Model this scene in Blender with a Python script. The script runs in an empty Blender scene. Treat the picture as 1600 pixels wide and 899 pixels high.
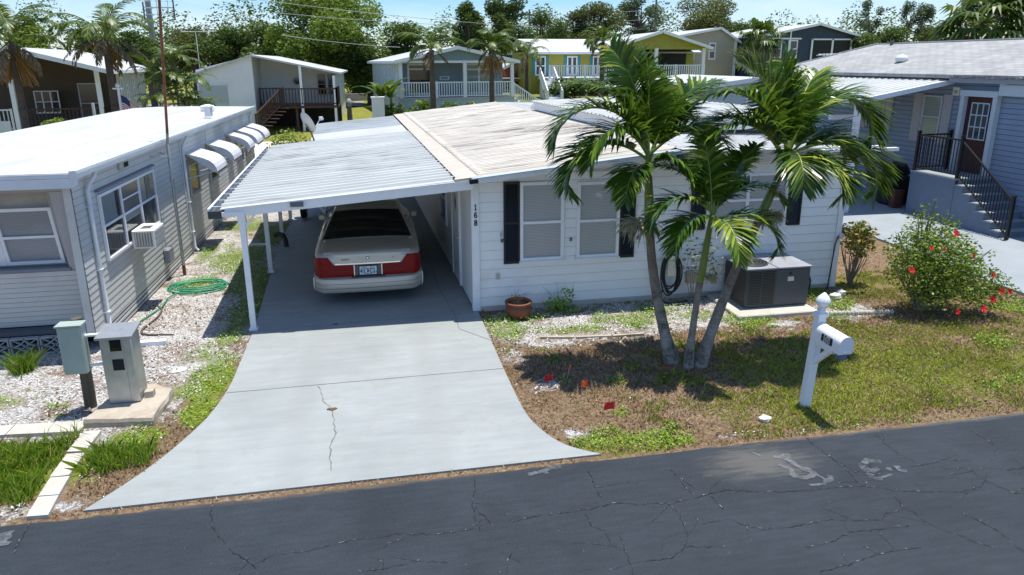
import bpy, math, random
import numpy as np
from mathutils import Vector, Matrix, noise as mnoise

R = math.radians
rnd = random.Random(7)
nrg = np.random.default_rng(11)
scene = bpy.context.scene
C = scene.collection

# ------------------------------------------------------------------ camera
cam_d = bpy.data.cameras.new("camera")
cam = bpy.data.objects.new("camera", cam_d)
C.objects.link(cam)
cam_d.sensor_width = 36.0
cam_d.lens = 1090 / 1600 * 36
cam_d.shift_y = -49.5 / 1600
cam_d.clip_start = 0.1
cam_d.clip_end = 2000
cam.location = (0, 0, 4.3)
cam.rotation_mode = 'QUATERNION'
cam.rotation_quaternion = (Matrix.Rotation(R(-10.8), 3, 'Z') @ Matrix.Rotation(R(90 - 15.5), 3, 'X')
                           @ Matrix.Rotation(R(-0.2), 3, 'Z')).to_quaternion()
scene.camera = cam

# ------------------------------------------------------------------ sky and sun
SUN = Vector((0.14, 0.07, 1.0)).normalized()
sun_el = math.asin(SUN.z)
sun_az = math.atan2(SUN.x, SUN.y)
world = bpy.data.worlds.new("World")
scene.world = world
world.use_nodes = True
wn, wl = world.node_tree.nodes, world.node_tree.links
wn.clear()
w_out = wn.new('ShaderNodeOutputWorld')
w_bg = wn.new('ShaderNodeBackground')
w_bg.inputs['Strength'].default_value = 0.108
sky = wn.new('ShaderNodeTexSky')
sky.sky_type = 'NISHITA'
sky.sun_disc = False
sky.sun_elevation = sun_el
sky.sun_rotation = sun_az
sky.air_density = 1.0
sky.dust_density = 0.1
sky.ozone_density = 3.0
w_tc = wn.new('ShaderNodeTexCoord')
w_map = wn.new('ShaderNodeMapping')
w_map.inputs['Scale'].default_value = (1.0, 1.0, 4.5)
w_map.inputs['Location'].default_value = (3.1, 0.4, 0.2)
w_no = wn.new('ShaderNodeTexNoise')
w_no.inputs['Scale'].default_value = 3.2
w_no.inputs['Detail'].default_value = 8
w_no.inputs['Roughness'].default_value = 0.58
w_no.inputs['Distortion'].default_value = 0.35
w_rp = wn.new('ShaderNodeValToRGB')
w_rp.color_ramp.elements[0].position = 0.40
w_rp.color_ramp.elements[0].color = (0, 0, 0, 1)
w_rp.color_ramp.elements[1].position = 0.66
w_rp.color_ramp.elements[1].color = (0.7, 0.7, 0.7, 1)
w_hs = wn.new('ShaderNodeHueSaturation')
w_hs.inputs['Saturation'].default_value = 1.45
w_hs.inputs['Value'].default_value = 1.0
w_mx = wn.new('ShaderNodeMix')
w_mx.data_type = 'RGBA'
w_mx.inputs['B'].default_value = (6.0, 7.0, 8.1, 1)
wl.new(w_tc.outputs['Generated'], w_map.inputs['Vector'])
wl.new(w_map.outputs['Vector'], w_no.inputs['Vector'])
wl.new(w_no.outputs['Fac'], w_rp.inputs['Fac'])
wl.new(sky.outputs['Color'], w_hs.inputs['Color'])
w_tn = wn.new('ShaderNodeMix'); w_tn.data_type = 'RGBA'; w_tn.blend_type = 'MULTIPLY'
w_tn.inputs['Factor'].default_value = 1.0; w_tn.inputs['B'].default_value = (0.90, 0.94, 1.10, 1)
wl.new(w_hs.outputs['Color'], w_tn.inputs['A'])
wl.new(w_tn.outputs['Result'], w_mx.inputs['A'])
wl.new(w_rp.outputs['Color'], w_mx.inputs['Factor'])
wl.new(w_mx.outputs['Result'], w_bg.inputs['Color'])
wl.new(w_bg.outputs['Background'], w_out.inputs['Surface'])

sd = bpy.data.lights.new("sun", 'SUN')
sd.energy = 4.8
sd.angle = R(0.5)
sd.color = (1.0, 0.955, 0.87)
sun = bpy.data.objects.new("sun", sd)
C.objects.link(sun)
sun.rotation_mode = 'QUATERNION'
sun.rotation_quaternion = SUN.to_track_quat('Z', 'Y')
sun.location = (20, 20, 60)

scene.view_settings.view_transform = 'Standard'
scene.view_settings.look = 'None'
scene.view_settings.exposure = 0.42
scene.view_settings.gamma = 1.0
scene.view_settings.use_curve_mapping = False
scene.cycles.max_bounces = 8
scene.cycles.diffuse_bounces = 4
scene.cycles.transparent_max_bounces = 8
scene.cycles.use_denoising = True

# ------------------------------------------------------------------ helpers
WL = {}

def tag(o, label=None, cat=None, group=None, kind=None):
    if label: o['label'] = label
    if cat: o['category'] = cat
    if group: o['group'] = group
    if kind: o['kind'] = kind
    return o

def thing(name, label, cat, loc=(0, 0, 0), group=None):
    o = bpy.data.objects.new(name, None)
    o.empty_display_size = 0.2
    C.objects.link(o)
    o.location = loc
    WL[o.name] = Vector(loc)
    return tag(o, label, cat, group)

def link_mesh(name, me, parent, loc):
    o = bpy.data.objects.new(name, me)
    C.objects.link(o)
    if parent is not None:
        o.parent = parent
        WL[o.name] = WL[parent.name].copy()
    else:
        o.location = loc
        WL[o.name] = Vector(loc)
    return o

class MB:
    def __init__(s):
        s.v, s.f, s.m, s.s, s.t = [], [], [], [], []
        s.T = None
    def add(s, vs, fs, m=0, smooth=False, t=0.5):
        b = len(s.v)
        if s.T: vs = [s.T(v) for v in vs]
        s.v += [tuple(v) for v in vs]
        for f in fs:
            s.f.append(tuple(i + b for i in f)); s.m.append(m); s.s.append(smooth); s.t.append(t)
    def frame(s, o, U, N=None):
        """local (u, n, z): u along U, n along N (outwards), z up"""
        o = Vector(o); U = Vector(U).normalized()
        N = Vector(N).normalized() if N is not None else Vector((U.y, -U.x, 0))
        s.T = lambda p: o + U * p[0] + N * p[1] + Vector((0, 0, p[2]))
        return s
    def box(s, x0, x1, y0, y1, z0, z1, m=0, t=0.5):
        s.add([(x0, y0, z0), (x1, y0, z0), (x1, y1, z0), (x0, y1, z0), (x0, y0, z1), (x1, y0, z1), (x1, y1, z1), (x0, y1, z1)],
              [(0, 3, 2, 1), (4, 5, 6, 7), (0, 1, 5, 4), (1, 2, 6, 5), (2, 3, 7, 6), (3, 0, 4, 7)], m, False, t)
    def bbox(s, x0, x1, y0, y1, z0, z1, b=0.01, m=0):
        """box with chamfered vertical and top edges"""
        def ring(i, z): return [(x0 + i + b, y0 + i, z), (x1 - i - b, y0 + i, z), (x1 - i, y0 + i + b, z), (x1 - i, y1 - i - b, z),
                                (x1 - i - b, y1 - i, z), (x0 + i + b, y1 - i, z), (x0 + i, y1 - i - b, z), (x0 + i, y0 + i + b, z)]
        rs = [ring(b, z0), ring(0, z0 + b), ring(0, z1 - b), ring(b, z1)]
        vs = sum(rs, []); fs = []
        for k in range(3):
            for i in range(8):
                j = (i + 1) % 8
                fs.append((k * 8 + i, k * 8 + j, (k + 1) * 8 + j, (k + 1) * 8 + i))
        fs.append(tuple(range(7, -1, -1))); fs.append(tuple(range(24, 32)))
        s.add(vs, fs, m)
    def poly(s, pts, m=0, t=0.5): s.add(pts, [tuple(range(len(pts)))], m, False, t)
    def prism(s, pts, vec, m=0):
        """planar polygon swept along vec, closed"""
        n = len(pts); vec = Vector(vec)
        p = [Vector(q) for q in pts]
        vs = p + [q + vec for q in p]
        fs = [tuple(range(n - 1, -1, -1)), tuple(range(n, 2 * n))]
        for i in range(n):
            j = (i + 1) % n
            fs.append((i, j, n + j, n + i))
        s.add(vs, fs, m)
    def tube(s, pts, r, n=8, m=0, cap=True, smooth=True, t=0.5):
        pts = [Vector(p) for p in pts]
        k = len(pts)
        rs = r if isinstance(r, (list, tuple)) else [r] * k
        ref = None; vs = []
        for i in range(k):
            d = (pts[min(i + 1, k - 1)] - pts[max(i - 1, 0)])
            if d.length < 1e-9: d = Vector((0, 0, 1))
            d.normalize()
            if ref is None:
                ref = d.orthogonal().normalized()
            ref = (ref - d * ref.dot(d))
            if ref.length < 1e-6: ref = d.orthogonal()
            ref.normalize()
            b = d.cross(ref)
            for j in range(n):
                a = 2 * math.pi * j / n
                vs.append(pts[i] + (ref * math.cos(a) + b * math.sin(a)) * rs[i])
        fs = []
        for i in range(k - 1):
            for j in range(n):
                q = (j + 1) % n
                fs.append((i * n + j, i * n + q, (i + 1) * n + q, (i + 1) * n + j))
        s.add(vs, fs, m, smooth, t)
        if cap:
            s.add(vs[:n], [tuple(range(n - 1, -1, -1))], m, False, t)
            s.add(vs[-n:], [tuple(range(n))], m, False, t)
    def lathe(s, prof, c=(0, 0), n=16, m=0, smooth=True):
        vs = []
        for (r, z) in prof:
            for j in range(n):
                a = 2 * math.pi * j / n
                vs.append((c[0] + r * math.cos(a), c[1] + r * math.sin(a), z))
        fs = []
        for i in range(len(prof) - 1):
            for j in range(n):
                q = (j + 1) % n
                fs.append((i * n + j, i * n + q, (i + 1) * n + q, (i + 1) * n + j))
        fs.append(tuple(range(n - 1, -1, -1))); fs.append(tuple(range((len(prof) - 1) * n, len(prof) * n)))
        s.add(vs, fs, m, smooth)
    def beam(s, p, q, w, h, m=0, up=(0, 0, 1)):
        p, q = Vector(p), Vector(q)
        d = (q - p).normalized(); up = Vector(up)
        a = d.cross(up)
        if a.length < 1e-4: a = d.cross(Vector((0, 1, 0)))
        a.normalize(); b = a.cross(d).normalized()
        vs = [e + a * (w / 2 * i) + b * (h / 2 * j) for e in (p, q) for i, j in ((-1, -1), (1, -1), (1, 1), (-1, 1))]
        s.add(vs, [(0, 3, 2, 1), (4, 5, 6, 7), (0, 1, 5, 4), (1, 2, 6, 5), (2, 3, 7, 6), (3, 0, 4, 7)], m)
    def build(s, name, mats, parent=None, loc=(0, 0, 0)):
        org = WL[parent.name] if parent is not None else Vector(loc)
        me = bpy.data.meshes.new(name)
        me.from_pydata([(x - org.x, y - org.y, z - org.z) for x, y, z in s.v], [], s.f)
        if not isinstance(mats, (list, tuple)): mats = [mats]
        for mt in mats: me.materials.append(mt)
        me.polygons.foreach_set('material_index', s.m)
        me.polygons.foreach_set('use_smooth', s.s)
        at = me.attributes.new('tint', 'FLOAT', 'FACE')
        at.data.foreach_set('value', s.t)
        me.update()
        return link_mesh(name, me, parent, loc)

def np_mesh(name, verts, faces_n, mats, parent=None, loc=(0, 0, 0), tint=None, midx=None):
    """verts (N*faces_n, 3): every faces_n vertices make one face"""
    org = WL[parent.name] if parent is not None else Vector(loc)
    verts = np.asarray(verts, dtype=np.float32).reshape(-1, 3) - np.array(org, dtype=np.float32)
    n = len(verts); nf = n // faces_n
    me = bpy.data.meshes.new(name)
    me.vertices.add(n); me.vertices.foreach_set('co', verts.ravel())
    me.loops.add(n); me.loops.foreach_set('vertex_index', np.arange(n, dtype=np.int32))
    me.polygons.add(nf)
    me.polygons.foreach_set('loop_start', np.arange(0, n, faces_n, dtype=np.int32))
    if tint is not None:
        at = me.attributes.new('tint', 'FLOAT', 'FACE')
        at.data.foreach_set('value', np.asarray(tint, dtype=np.float32))
    if not isinstance(mats, (list, tuple)): mats = [mats]
    for mt in mats: me.materials.append(mt)
    if midx is not None: me.polygons.foreach_set('material_index', np.asarray(midx, dtype=np.int32))
    me.update(calc_edges=True); me.validate()
    return link_mesh(name, me, parent, loc)

def copy_tree(o, loc=None, rotz=None, label=None, group=None, parent=None, scale=None):
    c = o.copy(); C.objects.link(c)
    if parent is not None: c.parent = parent
    if loc is not None: c.location = loc
    if rotz is not None: c.rotation_euler = (0, 0, rotz)
    if scale is not None: c.scale = (scale,) * 3
    if label: c['label'] = label
    if group: c['group'] = group
    WL[c.name] = Vector(loc) if loc is not None else Vector((0, 0, 0))
    for ch in list(o.children): copy_tree(ch, parent=c)
    return c

# ------------------------------------------------------------------ materials
def new_mat(name):
    m = bpy.data.materials.new(name); m.use_nodes = True
    nt = m.node_tree
    return m, nt.nodes, nt.links, nt.nodes['Principled BSDF']

def ramp(n, stops):
    r = n.new('ShaderNodeValToRGB')
    el = r.color_ramp.elements
    while len(el) < len(stops): el.new(0.5)
    for e, (p, c) in zip(el, stops):
        e.position = p; e.color = (c[0], c[1], c[2], 1) if not isinstance(c, (int, float)) else (c, c, c, 1)
    return r

def noise_tex(n, l, scale, detail=5, rough=0.55, dist=0.0, vec=None, stretch=None):
    t = n.new('ShaderNodeTexNoise')
    t.inputs['Scale'].default_value = scale; t.inputs['Detail'].default_value = detail
    t.inputs['Roughness'].default_value = rough; t.inputs['Distortion'].default_value = dist
    if vec is None:
        tc = n.new('ShaderNodeTexCoord'); vec = tc.outputs['Object']
    if stretch:
        mp = n.new('ShaderNodeMapping'); mp.inputs['Scale'].default_value = stretch
        l.new(vec, mp.inputs['Vector']); vec = mp.outputs['Vector']
    l.new(vec, t.inputs['Vector'])
    return t

def mixc(n, l, fac, a, b, mode='MIX'):
    x = n.new('ShaderNodeMix'); x.data_type = 'RGBA'; x.blend_type = mode
    for k, v in (('Factor', fac), ('A', a), ('B', b)):
        if hasattr(v, 'links'): l.new(v, x.inputs[k])
        elif k == 'Factor': x.inputs[k].default_value = v
        else: x.inputs[k].default_value = (v[0], v[1], v[2], 1)
    return x.outputs['Result']

def math_n(n, l, op, a, b=None, clamp=False):
    x = n.new('ShaderNodeMath'); x.operation = op; x.use_clamp = clamp
    for i, v in enumerate((a, b)):
        if v is None: continue
        if hasattr(v, 'links'): l.new(v, x.inputs[i])
        else: x.inputs[i].default_value = v
    return x.outputs[0]

def bump_n(n, l, h, strength, dist=0.02, bs=None):
    b = n.new('ShaderNodeBump'); b.inputs['Strength'].default_value = strength; b.inputs['Distance'].default_value = dist
    l.new(h, b.inputs['Height'])
    if bs is not None: l.new(b.outputs['Normal'], bs.inputs['Normal'])
    return b

def pm(name, c1, c2=None, scale=6, rough=0.6, bump=0.0, bscale=None, metal=0.0, coat=0.0, spec=0.5, detail=5, dirt=None, stretch=None, lo=0.3, hi=0.7):
    """paint, plastic, metal: two close tones by noise, optional dirt blotches and grain"""
    m, n, l, b = new_mat(name)
    if c2 is None: c2 = tuple(v * 0.86 for v in c1)
    t = noise_tex(n, l, scale, detail, 0.6, 0.2, stretch=stretch)
    r = ramp(n, [(lo, c2), (hi, c1)])
    l.new(t.outputs['Fac'], r.inputs['Fac'])
    col = r.outputs['Color']
    if dirt:
        t2 = noise_tex(n, l, dirt[1], 7, 0.65, 0.5, stretch=dirt[3] if len(dirt) > 3 else None)
        r2 = ramp(n, [(dirt[2], 0.0), (min(dirt[2] + 0.22, 1), 0.8)])
        l.new(t2.outputs['Fac'], r2.inputs['Fac'])
        col = mixc(n, l, r2.outputs['Color'], col, dirt[0])
    l.new(col, b.inputs['Base Color'])
    b.inputs['Roughness'].default_value = rough; b.inputs['Metallic'].default_value = metal
    b.inputs['Coat Weight'].default_value = coat; b.inputs['Coat Roughness'].default_value = 0.08
    b.inputs['Specular IOR Level'].default_value = spec
    if bump:
        t3 = noise_tex(n, l, bscale or scale * 8, 4)
        bump_n(n, l, t3.outputs['Fac'], bump, 0.01, b)
    return m

def leaf_mat(name, stops, rough=0.4, trans=0.25, tcol=(0.25, 0.4, 0.04)):
    m, n, l, b = new_mat(name)
    a = n.new('ShaderNodeAttribute'); a.attribute_name = 'tint'
    r = ramp(n, stops)
    l.new(a.outputs['Fac'], r.inputs['Fac'])
    l.new(r.outputs['Color'], b.inputs['Base Color'])
    b.inputs['Roughness'].default_value = rough
    b.inputs['Specular IOR Level'].default_value = 0.35
    tr = n.new('ShaderNodeBsdfTranslucent')
    l.new(mixc(n, l, 0.5, r.outputs['Color'], tcol), tr.inputs['Color'])
    ms = n.new('ShaderNodeMixShader'); ms.inputs[0].default_value = trans
    l.new(b.outputs[0], ms.inputs[1]); l.new(tr.outputs[0], ms.inputs[2])
    l.new(ms.outputs[0], n['Material Output'].inputs['Surface'])
    return m

def plain(name, c, rough=0.5, metal=0.0, spec=0.5, coat=0.0):
    return pm(name, c, tuple(v * 0.9 for v in c), 12, rough, metal=metal, spec=spec, coat=coat)

M = {}
M['white_paint'] = pm('white_paint', (0.80, 0.81, 0.80), (0.74, 0.75, 0.74), 3, 0.5)
M['white_trim'] = pm('white_trim', (0.80, 0.82, 0.84), (0.74, 0.765, 0.79), 5, 0.45)
M['siding'] = pm('white_vinyl_siding', (0.83, 0.85, 0.86), (0.77, 0.79, 0.80), 1.2, 0.45, dirt=((0.60, 0.59, 0.54), 0.8, 0.56))
M['seam'] = plain('siding_lap_shadow', (0.60, 0.63, 0.65), 0.8)  # darker tone that paints the shadow line under each lap
M['seam_dark'] = plain('siding_lap_shadow_grey', (0.085, 0.115, 0.165), 0.8)  # same painted lap shadow, for the grey blue boards
M['siding_old'] = pm('old_white_siding', (0.60, 0.605, 0.59), (0.51, 0.515, 0.50), 1.0, 0.5, dirt=((0.40, 0.37, 0.32), 0.8, 0.60))
M['grey_panel'] = pm('grey_pink_panel', (0.44, 0.42, 0.43), (0.38, 0.36, 0.37), 2, 0.6)
M['dark_gap'] = plain('dark_void', (0.012, 0.012, 0.014), 0.9)
M['roof_white'] = pm('white_coated_roof', (0.53, 0.545, 0.535), (0.47, 0.485, 0.475), 0.6, 0.55, bump=0.15, bscale=9, dirt=((0.36, 0.36, 0.335), 0.6, 0.47, (3, 0.4, 1)))
M['black_shutter'] = plain('black_shutter', (0.010, 0.012, 0.014), 0.45)
M['gutter'] = pm('white_gutter', (0.72, 0.75, 0.78), (0.60, 0.63, 0.66), 3, 0.4)
M['steel'] = pm('galvanised_steel', (0.50, 0.52, 0.53), (0.40, 0.42, 0.43), 7, 0.42, metal=0.75)
M['alu'] = pm('aluminium', (0.62, 0.64, 0.65), (0.52, 0.54, 0.55), 9, 0.4, metal=0.55)
M['rust'] = pm('rusty_steel', (0.25, 0.085, 0.04), (0.13, 0.04, 0.022), 14, 0.8, bump=0.3, bscale=60)
M['black'] = plain('black_plastic', (0.012, 0.012, 0.013), 0.5)
M['rubber'] = plain('rubber', (0.018, 0.018, 0.018), 0.75)
M['chrome'] = pm('chrome', (0.75, 0.76, 0.77), (0.65, 0.66, 0.67), 5, 0.12, metal=1.0)
M['terracotta'] = pm('terracotta', (0.24, 0.075, 0.038), (0.14, 0.045, 0.026), 7, 0.6, bump=0.2, bscale=30)
M['brown_wood'] = pm('stained_deck_wood', (0.085, 0.042, 0.027), (0.045, 0.024, 0.017), 5, 0.7, stretch=(1, 1, 4))
M['pale_wood'] = pm('pale_wood', (0.38, 0.27, 0.19), (0.28, 0.19, 0.13), 6, 0.75, stretch=(1, 6, 6))
M['grey_wood'] = pm('weathered_post', (0.12, 0.10, 0.075), (0.06, 0.052, 0.04), 6, 0.85, bump=0.4, bscale=40, stretch=(8, 8, 1))
M['slab'] = pm('old_concrete', (0.46, 0.41, 0.34), (0.36, 0.30, 0.23), 4, 0.9, bump=0.4, bscale=50, dirt=((0.24, 0.16, 0.09), 2.2, 0.52))
M['kerb_slab'] = pm('pale_concrete', (0.52, 0.49, 0.44), (0.42, 0.39, 0.34), 4, 0.9, bump=0.3, bscale=60, dirt=((0.3, 0.24, 0.17), 2.5, 0.6))
M['lens_red'] = pm('red_lens', (0.25, 0.004, 0.006), (0.17, 0.003, 0.004), 20, 0.35, spec=0.2)
M['carpaint'] = pm('champagne_paint', (0.54, 0.51, 0.45), (0.505, 0.475, 0.415), 2, 0.34, metal=0.25, coat=0.6)
M['carlow'] = plain('grey_trim', (0.10, 0.105, 0.11), 0.5)
M['darkglass'] = plain('dark_glass', (0.004, 0.005, 0.006), 0.06, spec=0.6)
M['glass'] = plain('window_glass', (0.03, 0.04, 0.05), 0.08, spec=0.7)
M['green_box'] = pm('green_grey_box', (0.36, 0.43, 0.39), (0.29, 0.36, 0.32), 5, 0.5, dirt=((0.22, 0.26, 0.22), 3, 0.62))
M['hose_green'] = plain('green_hose', (0.03, 0.27, 0.14), 0.45)
M['hose_black'] = plain('black_hose', (0.015, 0.015, 0.014), 0.5)
M['hose_brown'] = plain('brown_hose', (0.10, 0.08, 0.06), 0.6)
M['flag_orange'] = plain('orange_flag', (0.85, 0.09, 0.015), 0.5)
M['flag_red'] = plain('red_flag', (0.60, 0.012, 0.02), 0.5)
M['ac_grey'] = pm('charcoal_steel', (0.075, 0.085, 0.10), (0.06, 0.068, 0.08), 5, 0.55)
M['ac_top'] = pm('grey_steel_top', (0.33, 0.34, 0.37), (0.26, 0.27, 0.30), 4, 0.5)
M['beige_box'] = plain('beige_box', (0.42, 0.38, 0.30), 0.6)
M['shadow_sock'] = plain('grey_mesh', (0.05, 0.05, 0.05), 0.8)
M['wall_blue_grey'] = pm('grey_blue_siding', (0.24, 0.31, 0.42), (0.20, 0.265, 0.365), 1.5, 0.55)
M['door_red'] = plain('maroon_door', (0.045, 0.008, 0.013), 0.35)
M['porch_paint'] = pm('blue_grey_masonry', (0.15, 0.205, 0.285), (0.125, 0.17, 0.24), 3, 0.75, bump=0.35, bscale=60)
M['cyan_panel'] = pm('pale_blue_panel', (0.50, 0.58, 0.63), (0.44, 0.52, 0.57), 2, 0.5)
M['rail_black'] = plain('black_metal_rail', (0.008, 0.008, 0.010), 0.4)
M['far_white'] = pm('far_white_wall', (0.72, 0.74, 0.75), (0.64, 0.66, 0.67), 1.0, 0.6)
M['far_grey'] = pm('far_grey_wall', (0.46, 0.46, 0.47), (0.40, 0.40, 0.41), 1.0, 0.6)
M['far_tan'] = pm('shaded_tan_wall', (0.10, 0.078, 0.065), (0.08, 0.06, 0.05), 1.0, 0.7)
M['far_blue'] = pm('blue_grey_board', (0.22, 0.30, 0.36), (0.18, 0.25, 0.31), 1.0, 0.6)
M['far_paleblue'] = pm('pale_blue_board', (0.46, 0.56, 0.62), (0.40, 0.50, 0.56), 1.0, 0.6)
M['yellow_green'] = pm('chartreuse_board', (0.34, 0.32, 0.045), (0.29, 0.27, 0.038), 1.0, 0.6)
M['turquoise'] = plain('turquoise_shutter', (0.03, 0.25, 0.28), 0.5)
M['cream'] = pm('beige_board', (0.44, 0.38, 0.30), (0.38, 0.33, 0.26), 1.0, 0.6)
M['navy'] = pm('navy_board', (0.024, 0.045, 0.085), (0.018, 0.035, 0.068), 1.0, 0.55)
M['red_wall'] = pm('red_board', (0.30, 0.035, 0.03), (0.22, 0.026, 0.024), 1.0, 0.6)
M['roof_grey'] = pm('grey_metal_roof', (0.52, 0.54, 0.55), (0.44, 0.46, 0.47), 1.0, 0.5)
M['dark_opening'] = plain('porch_screen', (0.014, 0.014, 0.015), 0.7)
M['pole_wood'] = pm('pole_wood', (0.17, 0.15, 0.13), (0.11, 0.10, 0.085), 2, 0.85)
M['pole_grey'] = pm('concrete_pole', (0.30, 0.32, 0.33), (0.24, 0.26, 0.27), 2, 0.8)
M['wire'] = plain('cable', (0.32, 0.33, 0.33), 0.6)
M['bark'] = pm('tree_bark', (0.12, 0.095, 0.075), (0.06, 0.048, 0.038), 5, 0.9, bump=0.5, bscale=25)
M['pale_bark'] = pm('pale_bark', (0.30, 0.26, 0.21), (0.18, 0.15, 0.12), 5, 0.9)
M['digit'] = plain('black_digits', (0.01, 0.01, 0.012), 0.5)
M['rock'] = pm('white_rock', (0.70, 0.69, 0.66), (0.55, 0.53, 0.50), 6, 0.85, bump=0.4, bscale=30)
def spray_mat():
    m, n, l, b = new_mat('white_spray_paint')
    b.inputs['Base Color'].default_value = (0.30, 0.33, 0.35, 1); b.inputs['Roughness'].default_value = 0.8
    t = noise_tex(n, l, 9, 6, 0.75, 0.3); t2 = noise_tex(n, l, 130, 3, 0.7)
    f = math_n(n, l, 'ADD', t.outputs['Fac'], math_n(n, l, 'MULTIPLY', math_n(n, l, 'SUBTRACT', t2.outputs['Fac'], 0.5), 0.9))
    r = ramp(n, [(0.36, 0.0), (0.72, 0.5)]); l.new(f, r.inputs['Fac'])
    tr = n.new('ShaderNodeBsdfTransparent'); ms = n.new('ShaderNodeMixShader')
    l.new(r.outputs['Color'], ms.inputs[0]); l.new(tr.outputs[0], ms.inputs[1]); l.new(b.outputs[0], ms.inputs[2]); l.new(ms.outputs[0], n['Material Output'].inputs['Surface'])
    return m
M['spray'] = spray_mat()
M['crack'] = pm('crack_fill', (0.014, 0.015, 0.018), (0.26, 0.25, 0.23), 22, 0.9, lo=0.36, hi=0.42)
M['joint'] = plain('joint_dirt', (0.16, 0.16, 0.15), 0.9)
M['leaf_litter'] = pm('dead_leaf', (0.14, 0.075, 0.03), (0.09, 0.05, 0.02), 30, 0.8)
M['dish'] = pm('dish_grey', (0.62, 0.60, 0.55), (0.54, 0.52, 0.48), 3, 0.5)
M['light_grey_plastic'] = plain('light_plastic', (0.62, 0.63, 0.62), 0.5)

def lined_mat(name, c1, c2, pitch, axis='Z', duty=0.8, rough=0.5, coat=0.0, spec=0.5):
    """fine parallel slats (blinds, louvres, coils): a sawtooth band along one axis"""
    m, n, l, b = new_mat(name)
    tc = n.new('ShaderNodeTexCoord'); sx = n.new('ShaderNodeSeparateXYZ')
    l.new(tc.outputs['Object'], sx.inputs[0])
    f = math_n(n, l, 'FRACT', math_n(n, l, 'MULTIPLY', sx.outputs[axis], 1.0 / pitch))
    t = noise_tex(n, l, 2.5, 4)
    r = ramp(n, [(0.0, c2), (1 - duty, c2), (1 - duty + 0.06, c1), (1.0, c1)])
    l.new(f, r.inputs['Fac'])
    col = mixc(n, l, math_n(n, l, 'MULTIPLY', t.outputs['Fac'], 0.45), r.outputs['Color'], c2)
    l.new(col, b.inputs['Base Color'])
    b.inputs['Roughness'].default_value = rough; b.inputs['Coat Weight'].default_value = coat
    b.inputs['Coat Roughness'].default_value = 0.03
    b.inputs['Specular IOR Level'].default_value = spec
    bump_n(n, l, f, 0.3, 0.01, b)
    return m

M['blind'] = lined_mat('blind_behind_glass', (0.42, 0.45, 0.47), (0.27, 0.295, 0.315), 0.027, duty=0.72, rough=0.5, coat=1.0)
M['blind_dark'] = lined_mat('dim_blind_behind_glass', (0.24, 0.28, 0.32), (0.16, 0.195, 0.23), 0.028, duty=0.7, rough=0.5, coat=1.0)
M['blind_green'] = lined_mat('greenish_blind', (0.30, 0.38, 0.36), (0.16, 0.22, 0.21), 0.06, duty=0.7, rough=0.5, coat=1.0)
M['coil'] = lined_mat('condenser_coil', (0.018, 0.016, 0.014), (0.055, 0.048, 0.038), 0.028, duty=0.6, rough=0.6)

def shingle_mat():
    m, n, l, b = new_mat('grey_shingles')
    tc = n.new('ShaderNodeTexCoord'); mp = n.new('ShaderNodeMapping')
    mp.inputs['Rotation'].default_value = (0, 0, R(90))
    l.new(tc.outputs['Object'], mp.inputs['Vector'])
    br = n.new('ShaderNodeTexBrick')
    br.inputs['Scale'].default_value = 1.0
    br.inputs['Color1'].default_value = (0.42, 0.425, 0.42, 1); br.inputs['Color2'].default_value = (0.34, 0.345, 0.345, 1)
    br.inputs['Mortar'].default_value = (0.24, 0.24, 0.24, 1); br.inputs['Mortar Size'].default_value = 0.012
    br.inputs['Brick Width'].default_value = 0.34; br.inputs['Row Height'].default_value = 0.145
    l.new(mp.outputs['Vector'], br.inputs['Vector'])
    t = noise_tex(n, l, 1.3, 6)
    r = ramp(n, [(0.3, 0.72), (0.75, 1.0)])
    l.new(t.outputs['Fac'], r.inputs['Fac'])
    l.new(mixc(n, l, 1.0, br.outputs['Color'], r.outputs['Color'], 'MULTIPLY'), b.inputs['Base Color'])
    b.inputs['Roughness'].default_value = 0.9
    t2 = noise_tex(n, l, 60, 3)
    bump_n(n, l, t2.outputs['Fac'], 0.4, 0.01, b)
    return m
M['shingle'] = shingle_mat()

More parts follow.
